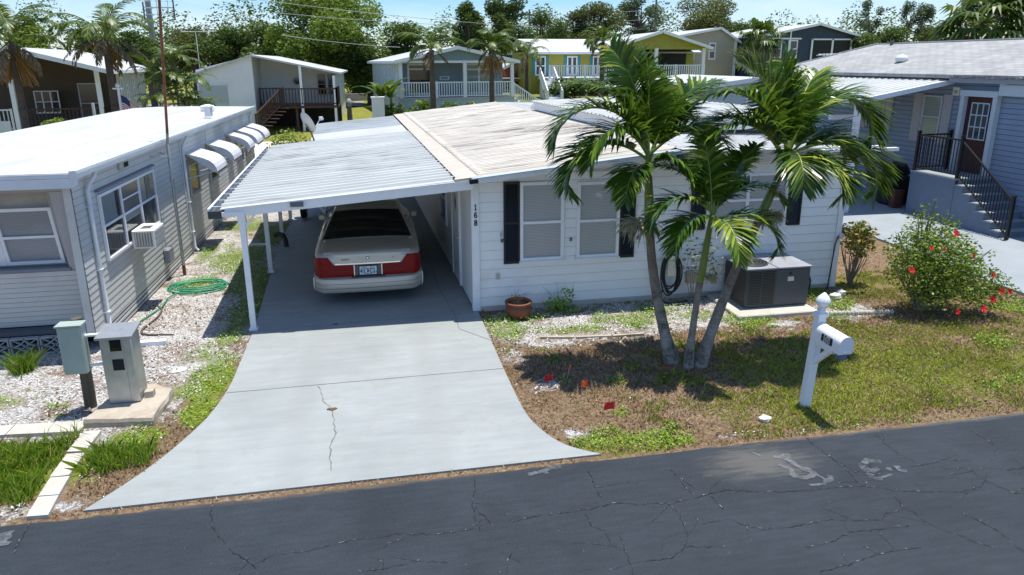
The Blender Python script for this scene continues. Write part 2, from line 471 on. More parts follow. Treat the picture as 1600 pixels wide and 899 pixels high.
def roof168_mat(name, base, pale, stain, amount, pitch=0.17, off=0.28, pan=0.55, pan_amt=0.5):
    """ribbed metal roof: chalky paint, black mildew streaks running down the ribs"""
    m, n, l, b = new_mat(name)
    t = noise_tex(n, l, 0.7, 6, 0.6)
    r = ramp(n, [(0.3, base), (0.7, pale)])
    l.new(t.outputs['Fac'], r.inputs['Fac'])
    s = noise_tex(n, l, 1.6, 8, 0.68, 0.4, stretch=(0.45, 6.5, 1))
    big = noise_tex(n, l, 0.35, 3, 0.5, 0.3)
    f = math_n(n, l, 'ADD', s.outputs['Fac'], math_n(n, l, 'MULTIPLY', math_n(n, l, 'SUBTRACT', big.outputs['Fac'], 0.5), 0.55))
    r2 = ramp(n, [(amount, 0.0), (amount + 0.16, 0.85)])
    l.new(f, r2.inputs['Fac'])
    col = mixc(n, l, r2.outputs['Color'], r.outputs['Color'], stain)
    # dirt lying in the pans between the ribs
    tc = n.new('ShaderNodeTexCoord'); sx = n.new('ShaderNodeSeparateXYZ'); l.new(tc.outputs['Object'], sx.inputs[0])
    fr = math_n(n, l, 'FRACT', math_n(n, l, 'MULTIPLY', math_n(n, l, 'ADD', sx.outputs['Y'], off + 50 * pitch), 1 / pitch))
    rp_ = ramp(n, [(0.0, 0.2), (pan * .35, 1.0), (pan * .8, 1.0), (pan, 0.0)]); l.new(fr, rp_.inputs['Fac'])
    s2 = noise_tex(n, l, 0.9, 6, 0.65, 0.3, stretch=(0.35, 3.0, 1)); r3 = ramp(n, [(0.30, 0.15), (0.70, 1.0)]); l.new(s2.outputs['Fac'], r3.inputs['Fac'])
    f2 = math_n(n, l, 'MULTIPLY', math_n(n, l, 'MULTIPLY', rp_.outputs['Color'], r3.outputs['Color']), pan_amt)
    col = mixc(n, l, f2, col, tuple(c * 1.6 for c in stain))
    l.new(col, b.inputs['Base Color'])
    b.inputs['Roughness'].default_value = 0.6
    return m
M['roof168'] = roof168_mat('stained_metal_roof', (0.55, 0.505, 0.44), (0.66, 0.62, 0.55), (0.13, 0.10, 0.08), 0.54, 0.17, 0.28, 0.52, 0.85)
M['carport_roof'] = roof168_mat('carport_sheet', (0.41, 0.43, 0.425), (0.48, 0.50, 0.495), (0.20, 0.21, 0.205), 0.58, 0.29, 0.06, 0.55, 0.28)
M['carport_roof_far'] = roof168_mat('old_carport_sheet', (0.22, 0.26, 0.29), (0.28, 0.32, 0.35), (0.14, 0.16, 0.18), 0.50)

def window(parent, o, U, N, w, h, frame='white_trim', pane='blind', rows=2, cols=1, fw=0.05, depth=0.045, name='window', split=0.5, sill=True, label=None):
    """a window on a wall: o is its lower corner on the wall face, u along U, N outwards"""
    f = MB().frame(o, U, N)
    f.box(0, fw, 0.002, depth, 0, h); f.box(w - fw, w, 0.002, depth, 0, h)
    f.box(fw, w - fw, 0.002, depth, h - fw, h); f.box(fw, w - fw, 0.002, depth, 0, fw)
    for i in range(1, cols):
        x = w * i / cols; f.box(x - fw * 0.6, x + fw * 0.6, 0.002, depth * 0.92, fw, h - fw)
    zs = [h * split] if rows == 2 else [h * i / rows for i in range(1, rows)]
    for z in zs:
        for i in range(cols):
            x0 = w * i / cols + fw * (1 if i == 0 else 0.6); x1 = w * (i + 1) / cols - fw * (1 if i == cols - 1 else 0.6)
            f.box(x0, x1, 0.002, depth * 0.85, z - fw * 0.42, z + fw * 0.42)
    if sill: f.box(-0.02, w + 0.02, 0.003, depth + 0.03, -0.03, -0.001)
    fo = f.build(name, M[frame], parent)
    if label: fo['label'] = label
    p = MB().frame(o, U, N)
    p.box(fw * 0.7, w - fw * 0.7, 0.001, 0.016, fw * 0.7, h - fw * 0.7)
    p.build('pane', M[pane], fo)
    return fo

def lap(mb, w, z0, z1, pitch=0.2, lip=0.014, m=0, u0=0.0, ur=None, seam=0.0, sm_=0):
    """lapped boards in the frame of mb: u in [u0, w], outwards n"""
    z = z0
    while z < z1 - 1e-4:
        zt = min(z + pitch, z1)
        a0, a1 = (u0, w) if ur is None else ur(z)
        b0, b1 = (u0, w) if ur is None else ur(zt)
        if a1 - a0 > 0.02:
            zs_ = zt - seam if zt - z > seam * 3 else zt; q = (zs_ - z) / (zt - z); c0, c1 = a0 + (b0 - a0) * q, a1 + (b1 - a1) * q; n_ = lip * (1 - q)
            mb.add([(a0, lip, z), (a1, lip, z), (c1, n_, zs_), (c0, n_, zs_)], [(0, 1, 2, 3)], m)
            if seam and zs_ < zt: mb.add([(c0, n_, zs_), (c1, n_, zs_), (b1, -0.003, zt), (b0, -0.003, zt)], [(0, 1, 2, 3)], sm_)  # board's top strip in a darker material: lap shadow put into the colour
            mb.add([(a0, 0.0, z), (a1, 0.0, z), (a1, lip, z), (a0, lip, z)], [(0, 1, 2, 3)], m)
        z = zt

def ribbed(mb, x0, z0, x1, z1, y0, y1, pitch, amp, m=0, rib=0.35, thick=0.012, crimps=0, seed=0):
    """ribbed sheet, ribs run along x from (x0,z0) to (x1,z1), repeated along y"""
    rg = random.Random(seed)
    ys = []
    y = y0
    while y < y1 - 1e-3:
        r = pitch * rib
        for dy, hh in ((0, 0), (pitch - r, 0), (pitch - r * 0.78, amp), (pitch - r * 0.22, amp)):
            if y + dy <= y1: ys.append((y + dy, hh))
        y += pitch
    ys.append((y1, 0))
    nx = 1 + crimps
    vs = []
    for i in range(nx + 1):
        t = i / nx
        for (yy, hh) in ys:
            jit = rg.uniform(-0.004, 0.004) if 0 < i < nx else 0
            vs.append((x0 + (x1 - x0) * t, yy, z0 + (z1 - z0) * t + hh + jit))
    k = len(ys); fs = []
    for i in range(nx):
        for j in range(k - 1):
            fs.append((i * k + j, (i + 1) * k + j, (i + 1) * k + j + 1, i * k + j + 1))
    mb.add(vs, fs, m)
    mb.add([(v[0], v[1], v[2] - thick) for v in vs], [tuple(reversed(f)) for f in fs], m)
    def edge(idx):
        ev = []
        for i in idx: ev += [vs[i], (vs[i][0], vs[i][1], vs[i][2] - thick)]
        mb.add(ev, [(2 * i, 2 * i + 1, 2 * i + 3, 2 * i + 2) for i in range(len(idx) - 1)], m)
    edge(list(range(k))); edge([nx * k + j for j in range(k)])
    edge([i * k for i in range(nx + 1)]); edge([i * k + k - 1 for i in range(nx + 1)])

DIG = {  # strokes on a 2 x 4 grid for raised digits and letters
    '1': [[(0.55, 3.3), (1, 4), (1, 0)], [(0.5, 0), (1.5, 0)]],
    '6': [[(1.8, 3.7), (1.0, 4), (0.3, 3.2), (0, 1.6), (0.3, 0.4), (1, 0), (1.7, 0.4), (2, 1.2), (1.6, 2.1), (1, 2.3), (0.3, 1.9)]],
    '8': [[(1, 2.15), (0.3, 2.6), (0.15, 3.3), (0.6, 3.9), (1.4, 3.9), (1.85, 3.3), (1.7, 2.6), (1, 2.15), (0.2, 1.6), (0, 0.8), (0.5, 0.1), (1.5, 0.1), (2, 0.8), (1.8, 1.6), (1, 2.15)]],
    '4': [[(1.4, 0), (1.4, 4), (0, 1.3), (2, 1.3)]], '7': [[(0, 4), (2, 4), (0.8, 0)]],
    'I': [[(1, 0), (1, 4)]], 'C': [[(2, 3.3), (1.4, 4), (0.6, 4), (0, 3.2), (0, 0.8), (0.6, 0), (1.4, 0), (2, 0.7)]],
    'J': [[(1.8, 4), (1.8, 0.8), (1.2, 0), (0.5, 0), (0, 0.8)]],
    'T': [[(0, 4), (2, 4)], [(1, 4), (1, 0)]],
}
def strokes(mb, text, u, z, hgt, th, gap=0.7, n0=0.0, depth=0.004, vertical=False, m=0):
    k = hgt / 4
    for ch in text:
        for st in DIG[ch]:
            for (a, b) in zip(st[:-1], st[1:]):
                ax, az, bx, bz = u + a[0] * k, z + a[1] * k, u + b[0] * k, z + b[1] * k
                dx, dz = bx - ax, bz - az; L = math.hypot(dx, dz) or 1
                px, pz = -dz / L * th / 2, dx / L * th / 2; ex, ez = dx / L * th / 2, dz / L * th / 2
                q = [(ax + px - ex, az + pz - ez), (bx + px + ex, bz + pz + ez), (bx - px + ex, bz - pz + ez), (ax - px - ex, az - pz - ez)]
                vs = [(x, n0, zz) for x, zz in q] + [(x, n0 + depth, zz) for x, zz in q]
                mb.add(vs, [(4, 5, 6, 7), (0, 1, 5, 4), (1, 2, 6, 5), (2, 3, 7, 6), (3, 0, 4, 7)], m)
        if vertical: z -= hgt * 1.55
        else: u += (2 + gap) * k

# ================================================================== THE SETTING
def sstep(a, b, x):
    t = np.clip((x - a) / (b - a), 0, 1); return t * t * (3 - 2 * t)

def terrain_z(x, y):
    x = np.asarray(x, float); y = np.asarray(y, float)
    top = 0.85 + 1.1 * sstep(-4, 14, x)
    return sstep(30, 55, y) * top

# blobs: (x, y, rx, ry, strength)
WEEDS = [(1.95, 10.75, .28, .55, 1), (2.15, 11.2, .5, .22, 1), (3.1, 11.42, .38, .22, 1), (3.05, 10.45, .75, .17, .9), (4.2, 10.75, .5, .36, .9),
         (4.75, 11.1, .45, .28, .8), (5.3, 10.7, .4, .24, .7), (6.15, 10.4, .5, .35, 1), (3.6, 10.85, .25, .2, .7), (2.75, 6.91, .58, .20, 1.1), (2.35, 6.98, .3, .18, 1),
         (3.28, 6.84, .3, .12, .8), (3.12, 8.5, .16, .1, 1), (2.85, 7.62, .13, .1, .9), (2.45, 10.3, .2, .15, .6), (7.6, 10.2, .5, .2, .6), (8.1, 10.9, .4, .4, .7), (7.9, 11.3, .6, .25, .8),
         (-2.48, 9.6, .27, .75, 1.1), (-2.42, 8.75, .22, .42, 1), (-2.8, 9.35, .4, .25, .9), (-2.75, 10.5, .35, .3, .7), (-2.55, 11.4, .22, .7, .8), (-2.45, 12.6, .28, 1.0, 1), (-2.7, 14.5, .4, 1.2, .9),
         (-3.2, 16.2, .6, 1.1, .9), (-2.75, 18.6, .4, 1.4, 1), (-3.6, 19.8, .5, 1.2, .8), (-3.7, 14.4, .35, .5, .9), (-4.05, 16.9, .2, .9, .7), (-5.1, 9.45, .35, .25, .8), (-4.3, 9.2, .16, .1, .7), (-4.15, 8.9, .3, .1, .6),
         (-2.9, 12.3, .15, .1, .5), (-3.4, 11.2, .2, .1, .4), (-3.0, 8.15, .3, .25, 1), (-3.15, 7.72, .2, .12, .8), (11.2, 9.9, .45, .3, 1), (10.6, 8.3, .5, .35, .7), (8.5, 7.4, .35, .12, .8), (9.4, 8.7, .45, .25, .7)]
LAWN = [(7.0, 8.1, 2.6, 1.3, .85), (5.7, 7.4, 1.5, .65, .9), (9.6, 7.7, 2.4, .95, .8), (7.6, 9.4, 1.4, .5, .6), (10.9, 9.0, 1.0, 1.2, .5), (9.3, 9.2, 1.2, .5, .6), (4.7, 9.5, .6, .4, .35), (3.8, 9.3, .5, .35, .4),
        (6.0, 9.2, .7, .6, .4), (-4.0, 7.6, .85, .55, 1.1), (-5.5, 7.6, 1.2, .6, 1), (-2.95, 7.7, .4, .5, .45), (-2.5, 8.0, .4, .25, .3), (9.6, 11.6, 1.6, 1.4, .5)]
GRAVEL = [(-3.6, 12.0, 1.3, 3.8, 1.2), (-4.6, 9.5, 1.8, 1.0, 1.2), (-3.3, 18, 1.3, 5, 1.1), (-6, 10, 1.5, 1.6, 1.1), (-3.3, 8.9, .8, .6, .7), (-3.3, 8.05, .35, .2, .7),
          (2.5, 10.8, .9, .8, 1.2), (3.5, 11.0, 1.6, .95, 1.2), (5.2, 10.9, 1.3, .8, 1.1), (1.85, 9.6, .25, .5, .6), (2.05, 8.55, .3, .25, .75), (2.6, 10.05, .6, .25, .8), (6.6, 10.05, .5, .3, .7), (8.0, 10.5, .75, .55, .8),
          (2.15, 7.2, .3, .15, .7), (2.3, 8.25, .25, .12, .5), (3.3, 7.9, .3, .12, .4), (6.3, 6.72, 2.2, .06, .55), (9.5, 6.70, 2.5, .06, .5), (-3.6, 6.85, .7, .16, .8), (3.9, 6.82, .6, .08, .6)]
def field(bl, x, y):
    f = np.zeros(np.shape(x))
    for (bx, by, rx, ry, s) in bl:
        d = ((x - bx) / rx) ** 2 + ((y - by) / ry) ** 2
        f = np.maximum(f, s * np.exp(-d * 0.7))
    return np.clip(f, 0, 1.2)

xs = np.concatenate([[-400, -220, -120, -70, -45, -30, -20, -14, -11], np.arange(-9, 13.5, 0.085), [14.5, 17, 22, 30, 45, 70, 120, 220, 400]])
ys = np.concatenate([[-60, -20, -8, 0, 3, 5], np.arange(6.0, 13.0, 0.085), np.arange(13.05, 26, 0.22), np.arange(26.5, 62, 1.5), [66, 72, 80, 95, 120, 170, 260, 420, 700]])
GX, GY = np.meshgrid(xs, ys)
GZ = terrain_z(GX, GY)
grav_f, lawn_f, weed_f = field(GRAVEL, GX, GY), field(LAWN, GX, GY), field(WEEDS, GX, GY)
green_f = np.maximum(lawn_f * 0.8, weed_f)
far = sstep(24, 32, GY)
green_f = np.maximum(green_f, far * 0.75)
dense = (GX > -9) & (GX < 13.5) & (GY > 6.85) & (GY < 24)
mic = np.zeros_like(GZ)
for i in np.argwhere(dense):
    x, y = GX[i[0], i[1]], GY[i[0], i[1]]
    mic[i[0], i[1]] = mnoise.noise((x * 1.1, y * 1.1, 0)) * 0.02 + mnoise.noise((x * 5, y * 5, 3)) * 0.010
GZ = GZ + mic
GZ[(GY < 6.5)] = -0.02
nyg, nxg = GX.shape
vg = np.stack([GX, GY, GZ], -1).reshape(-1, 3)
idx = np.arange(nyg * nxg).reshape(nyg, nxg)
fq = np.stack([idx[:-1, :-1], idx[:-1, 1:], idx[1:, 1:], idx[1:, :-1]], -1).reshape(-1, 4)
me = bpy.data.meshes.new('ground')
me.vertices.add(len(vg)); me.vertices.foreach_set('co', vg.astype(np.float32).ravel())
me.loops.add(fq.size); me.loops.foreach_set('vertex_index', fq.astype(np.int32).ravel())
me.polygons.add(len(fq)); me.polygons.foreach_set('loop_start', np.arange(0, fq.size, 4, dtype=np.int32))
for nm, arr in (('gravel', grav_f), ('green', green_f), ('far', far)):
    a = me.attributes.new(nm, 'FLOAT', 'POINT'); a.data.foreach_set('value', arr.astype(np.float32).ravel())
me.update(calc_edges=True)
me.polygons.foreach_set('use_smooth', [True] * len(fq))

def ground_mat():
    m, n, l, b = new_mat('yard_ground')
    tc = n.new('ShaderNodeTexCoord').outputs['Object']
    def attr(k):
        a = n.new('ShaderNodeAttribute'); a.attribute_name = k; return a.outputs['Fac']
    t1 = noise_tex(n, l, 1.7, 6, 0.65, 0.4, tc); t2 = noise_tex(n, l, 22, 6, 0.7, 0.8, tc); t3 = noise_tex(n, l, 5.5, 6, 0.7, 0.6, tc); t4 = noise_tex(n, l, 75, 4, 0.7, 0.5, tc)
    r1 = ramp(n, [(0.30, (0.10, 0.066, 0.040)), (0.48, (0.25, 0.18, 0.115)), (0.66, (0.43, 0.335, 0.235))]); l.new(t2.outputs['Fac'], r1.inputs['Fac'])
    r2 = ramp(n, [(0.3, (0.72, 0.62, 0.54)), (0.7, (1.0, 0.98, 0.95))]); l.new(t1.outputs['Fac'], r2.inputs['Fac'])
    dry = mixc(n, l, 1.0, r1.outputs['Color'], r2.outputs['Color'], 'MULTIPLY')
    sand = ramp(n, [(0.60, 0.0), (0.76, 0.75)]); l.new(t3.outputs['Fac'], sand.inputs['Fac'])
    dry = mixc(n, l, sand.outputs['Color'], dry, (0.38, 0.30, 0.23))
    rg = ramp(n, [(0.3, (0.09, 0.12, 0.012)), (0.55, (0.20, 0.25, 0.025)), (0.75, (0.34, 0.33, 0.07))]); l.new(t2.outputs['Fac'], rg.inputs['Fac'])
    gf = math_n(n, l, 'ADD', attr('green'), math_n(n, l, 'MULTIPLY', math_n(n, l, 'SUBTRACT', t3.outputs['Fac'], 0.5), 1.5))
    rgf = ramp(n, [(0.34, 0.0), (0.62, 0.9)]); l.new(gf, rgf.inputs['Fac'])
    col = mixc(n, l, rgf.outputs['Color'], dry, rg.outputs['Color'])
    vo = n.new('ShaderNodeTexVoronoi'); vo.inputs['Scale'].default_value = 34; vo.inputs['Randomness'].default_value = 1.0; l.new(tc, vo.inputs['Vector'])
    vo2 = n.new('ShaderNodeTexVoronoi'); vo2.inputs['Scale'].default_value = 34; vo2.feature = 'DISTANCE_TO_EDGE'; l.new(tc, vo2.inputs['Vector'])
    sx = n.new('ShaderNodeSeparateColor'); l.new(vo.outputs['Color'], sx.inputs[0])
    rs = ramp(n, [(0.0, (0.30, 0.25, 0.21)), (0.16, (0.44, 0.40, 0.365)), (0.4, (0.64, 0.62, 0.60)), (1.0, (0.74, 0.73, 0.715))]); l.new(sx.outputs['Red'], rs.inputs['Fac'])
    re = ramp(n, [(0.0, 0.35), (0.12, 1.0)]); l.new(vo2.outputs['Distance'], re.inputs['Fac'])
    shell = mixc(n, l, 1.0, rs.outputs['Color'], re.outputs['Color'], 'MULTIPLY')
    rd = ramp(n, [(0.35, (0.55, 0.44, 0.36)), (0.52, (1, 1, 1))]); l.new(t1.outputs['Fac'], rd.inputs['Fac'])
    shell = mixc(n, l, 1.0, shell, rd.outputs['Color'], 'MULTIPLY')
    vf = math_n(n, l, 'ADD', attr('gravel'), math_n(n, l, 'MULTIPLY', math_n(n, l, 'SUBTRACT', t3.outputs['Fac'], 0.5), 1.3))
    vf = math_n(n, l, 'ADD', vf, math_n(n, l, 'MULTIPLY', math_n(n, l, 'SUBTRACT', t2.outputs['Fac'], 0.5), 0.8))
    rvf = ramp(n, [(0.46, 0.0), (0.60, 1.0)]); l.new(vf, rvf.inputs['Fac'])
    keep = math_n(n, l, 'SUBTRACT', rvf.outputs['Color'], math_n(n, l, 'MULTIPLY', rgf.outputs['Color'], 0.75), True)
    col = mixc(n, l, keep, col, shell)
    farc = ramp(n, [(0.35, (0.17, 0.19, 0.03)), (0.65, (0.26, 0.25, 0.06))]); l.new(t1.outputs['Fac'], farc.inputs['Fac'])
    col = mixc(n, l, attr('far'), col, farc.outputs['Color'])
    l.new(col, b.inputs['Base Color']); b.inputs['Roughness'].default_value = 0.95; b.inputs['Specular IOR Level'].default_value = 0.15
    hh = math_n(n, l, 'ADD', t4.outputs['Fac'], math_n(n, l, 'MULTIPLY', sx.outputs['Red'], keep))
    bump_n(n, l, hh, 0.8, 0.04, b)
    return m
me.materials.append(ground_mat())
ground = link_mesh('ground', me, None, (0, 0, 0)); tag(ground, kind='structure')

# --- road
def asphalt_mat():
    m, n, l, b = new_mat('sealed_asphalt')
    tc = n.new('ShaderNodeTexCoord').outputs['Object']
    t1 = noise_tex(n, l, 0.9, 6, 0.6, 0.5, tc); t2 = noise_tex(n, l, 120, 4, 0.7, 0, tc); t3 = noise_tex(n, l, 7, 6, 0.7, 0.3, tc, (0.35, 2.2, 1))
    r1 = ramp(n, [(0.3, (0.0145, 0.0205, 0.0285)), (0.7, (0.0255, 0.034, 0.0445))]); l.new(t1.outputs['Fac'], r1.inputs['Fac'])
    r2 = ramp(n, [(0.3, 0.55), (0.7, 1.5)]); l.new(t2.outputs['Fac'], r2.inputs['Fac'])
    r3 = ramp(n, [(0.3, 0.80), (0.7, 1.2)]); l.new(t3.outputs['Fac'], r3.inputs['Fac'])
    col = mixc(n, l, 1.0, r1.outputs['Color'], r2.outputs['Color'], 'MULTIPLY')
    col = mixc(n, l, 1.0, col, r3.outputs['Color'], 'MULTIPLY')
    # chips and white grit
    vo = n.new('ShaderNodeTexVoronoi'); vo.inputs['Scale'].default_value = 14; l.new(tc, vo.inputs['Vector'])
    sx = n.new('ShaderNodeSeparateColor'); l.new(vo.outputs['Color'], sx.inputs[0])
    sp = ramp(n, [(0.035, 1.0), (0.06, 0.0)]); l.new(vo.outputs['Distance'], sp.inputs['Fac'])
    ch = ramp(n, [(0.80, 0.0), (0.84, 1.0)]); l.new(sx.outputs['Red'], ch.inputs['Fac'])
    col = mixc(n, l, math_n(n, l, 'MULTIPLY', sp.outputs['Color'], math_n(n, l, 'MULTIPLY', ch.outputs['Color'], 0.8)), col, (0.30, 0.30, 0.29))
    # sandy dust washed onto the road near the lawn, a real deposit with its own outline
    def blot(x, y, rx, ry, c, amt, col):
        mp = n.new('ShaderNodeMapping'); mp.vector_type = 'POINT'
        mp.inputs['Location'].default_value = (-x / rx, -y / ry, 0); mp.inputs['Scale'].default_value = (1 / rx, 1 / ry, 0)
        l.new(tc, mp.inputs['Vector'])
        ln = n.new('ShaderNodeVectorMath'); ln.operation = 'LENGTH'; l.new(mp.outputs['Vector'], ln.inputs[0])
        dd = math_n(n, l, 'ADD', ln.outputs['Value'], math_n(n, l, 'MULTIPLY', math_n(n, l, 'SUBTRACT', t3.outputs['Fac'], 0.5), 2.2))
        dd = math_n(n, l, 'ADD', dd, math_n(n, l, 'MULTIPLY', math_n(n, l, 'SUBTRACT', t2.outputs['Fac'], 0.5), 1.6))
        r = ramp(n, [(0.25, amt), (1.0, 0.0)]); l.new(dd, r.inputs['Fac'])
        return mixc(n, l, r.outputs['Color'], col, c)
    col = blot(3.95, 6.2, .75, .40, (0.15, 0.14, 0.125), 0.55, col)
    col = blot(-0.6, 6.62, 3.2, .10, (0.16, 0.115, 0.08), 0.7, col)
    col = blot(6.5, 6.62, 3.5, .10, (0.20, 0.17, 0.13), 0.6, col)
    l.new(col, b.inputs['Base Color']); b.inputs['Roughness'].default_value = 0.72; b.inputs['Specular IOR Level'].default_value = 0.35
    bump_n(n, l, t2.outputs['Fac'], 0.5, 0.01, b)
    return m
edge = []
x = -60.0
while x <= 60:
    near = abs(x - 2) < 9
    edge.append((x, 6.60 + (mnoise.noise((x * 2.2, 1.7, 0)) * 0.035 + mnoise.noise((x * 9, 4.7, 0)) * 0.02 if near else 0)))
    x += 0.06 if near else 3
mb = MB()
vs = []
for (x, y) in edge: vs += [(x, y, 0.012), (x, y - 0.03, 0.022), (x, -1.2, 0.03), (x, -1.3, 0.0)]
fs = []
for i in range(len(edge) - 1):
    for j in range(3): fs.append((i * 4 + j, i * 4 + j + 1, (i + 1) * 4 + j + 1, (i + 1) * 4 + j))
mb.add(vs, fs)
road = tag(mb.build('road', asphalt_mat()), kind='structure')

def ribbon(mb, pts, w, z, rg, jit=0.02, step=0.06, wj=0.6):
    """an irregular thin strip lying flat along a polyline"""
    P = []
    for a, b in zip(pts[:-1], pts[1:]):
        L = math.hypot(b[0] - a[0], b[1] - a[1]); k = max(1, int(L / step))
        for i in range(k):
            t = i / k; P.append((a[0] + (b[0] - a[0]) * t + rg.uniform(-jit, jit), a[1] + (b[1] - a[1]) * t + rg.uniform(-jit, jit)))
    P.append(pts[-1])
    vs = []
    for i, p in enumerate(P):
        q, r = P[max(i - 1, 0)], P[min(i + 1, len(P) - 1)]
        dx, dy = r[0] - q[0], r[1] - q[1]; L = math.hypot(dx, dy) or 1
        ww = w * rg.uniform(1 - wj, 1 + wj) / 2
        vs += [(p[0] - dy / L * ww, p[1] + dx / L * ww, z), (p[0] + dy / L * ww, p[1] - dx / L * ww, z)]
    mb.add(vs, [(2 * i, 2 * i + 1, 2 * i + 3, 2 * i + 2) for i in range(len(P) - 1)])
CRACKS = [[(-1.26, 5.56), (-1.11, 5.66), (-0.94, 5.65), (-0.72, 5.66), (-0.49, 5.72), (-0.2, 5.71), (-0.02, 5.74), (0.22, 5.69), (0.42, 5.65), (0.73, 5.67)], [(0.84, 6.6), (0.8, 6.28), (0.74, 6.07), (0.74, 5.71)], [(0.76, 6.0), (0.83, 5.82), (0.89, 5.68)], [(-1.85, 6.67), (-1.81, 6.41), (-1.73, 6.15), (-1.6, 5.94), (-1.48, 5.75), (-1.32, 5.6), (-1.25, 5.5)], [(-3.49, 6.59), (-3.47, 6.35), (-3.44, 6.12)], [(1.08, 5.71), (1.41, 5.75), (1.83, 5.75), (2.0, 5.77), (2.18, 5.79), (2.39, 5.73), (2.68, 5.68), (2.97, 5.71), (3.17, 5.76), (3.35, 5.78), (3.52, 5.74), (3.76, 5.67)], [(1.81, 5.67), (1.82, 5.5), (1.92, 5.4), (1.91, 5.2), (2.0, 5.1), (2.0, 4.93), (1.97, 4.77)], [(2.67, 5.66), (2.71, 5.51), (2.68, 5.36), (2.66, 5.19), (2.55, 5.03), (2.39, 4.93), (2.09, 4.93), (2.0, 4.93)], [(2.56, 5.05), (2.74, 5.01), (2.94, 4.97)], [(2.06, 6.39), (2.04, 6.09), (2.05, 5.87)], [(2.93, 6.28), (2.97, 6.11), (3.05, 5.89)], [(3.15, 5.73), (3.17, 5.49)], [(2.88, 5.32), (3.16, 5.34), (3.26, 5.22), (3.41, 5.12)], [(4.8, 6.67), (4.77, 6.43), (4.8, 6.11), (4.81, 5.85), (4.78, 5.65), (4.8, 5.57)], [(3.44, 5.12), (3.77, 5.12), (4.13, 5.14), (4.35, 5.07), (4.59, 5.05), (4.72, 5.13), (4.91, 5.14)], [(5.63, 6.51), (5.59, 6.29), (5.61, 6.01), (5.66, 5.83)], [(4.83, 5.82), (5.05, 5.8), (5.36, 5.8), (5.68, 5.8), (6.0, 5.84), (6.23, 5.78), (6.32, 5.61), (6.52, 5.53), (6.75, 5.55), (7.0, 5.48)], [(3.76, 5.67), (4.16, 5.62), (4.52, 5.6), (4.8, 5.57), (5.07, 5.44), (5.37, 5.35), (5.7, 5.29), (5.96, 5.32), (6.12, 5.41)], [(4.99, 5.34), (4.93, 5.17), (4.99, 5.08), (4.98, 4.93), (5.08, 4.76), (5.18, 4.65), (5.3, 4.49)], [(5.42, 4.99), (5.5, 4.85), (5.55, 4.67), (5.53, 4.51), (5.53, 4.38), (5.59, 4.18)], [(6.81, 6.35), (6.81, 6.08), (6.78, 5.92), (7.03, 5.83)], [(5.82, 5.77), (5.89, 5.67), (6.11, 5.65), (6.12, 5.41), (6.22, 5.16), (6.31, 5.13)], [(3.64, 4.82), (3.93, 4.85), (4.19, 4.94), (4.45, 4.92), (4.79, 4.92)], [(3.57, 4.51), (3.91, 4.55), (4.22, 4.62), (4.67, 4.62)], [(-0.37, 5.28), (-0.15, 5.28), (0.14, 5.33), (0.41, 5.25)], [(0.89, 5.03), (0.96, 5.21), (0.99, 5.25)]]
rg = random.Random(3)
mb = MB()
for c in CRACKS:
    ribbon(mb, c, 0.0048, 0.034, rg, 0.012, 0.035, 0.85)
    for p in c[1:-1]:
        if rg.random() < 0.5:
            a = rg.uniform(0, 6.3); q = p; br = [p]
            for _ in range(rg.randint(2, 4)):
                a += rg.uniform(-.6, .6); q = (q[0] + math.cos(a) * .12, q[1] + math.sin(a) * .07); br.append(q)
            if max(y for _, y in br) < 6.5: ribbon(mb, br, 0.003, 0.0335, rg, 0.008, 0.03, 0.8)
ck = mb.build('road_crack', M['crack'], road)
# white survey paint sprayed on the road
mb = MB()
for pts, w in (([(4.16, 6.26), (4.24, 6.23), (4.36, 6.27), (4.28, 6.19), (4.33, 6.02), (4.40, 5.90)], .045), ([(4.14, 6.1), (4.22, 6.0), (4.17, 5.86), (4.30, 5.81), (4.42, 5.86), (4.38, 6.0)], .05),
               ([(4.40, 5.92), (4.46, 5.74), (4.40, 5.67), (4.24, 5.69)], .03), ([(4.44, 5.70), (4.54, 5.75), (4.56, 5.80)], .045),
               ([(5.27, 5.93), (5.16, 5.98), (5.04, 5.93), (4.98, 5.85), (5.06, 5.79), (5.16, 5.82)], .055), ([(5.0, 5.76), (4.97, 5.69), (5.06, 5.63)], .05), ([(5.08, 5.66), (5.22, 5.69)], .03), ([(5.38, 5.82), (5.36, 5.75), (5.42, 5.71)], .05), ([(5.24, 5.80), (5.28, 5.77)], .045),
               ([(1.40, 6.44), (1.58, 6.47), (1.66, 6.52), (1.78, 6.52)], .05), ([(1.58, 6.45), (1.60, 6.42)], .04), ([(3.98, 6.38), (4.03, 6.30)], .02), ([(-3.66, 6.45), (-3.62, 6.25)], .12)):
    ribbon(mb, pts, w * 1.25, 0.0375, rg, 0.006, 0.025, 0.3)
mb.build('paint_mark', M['spray'], road)

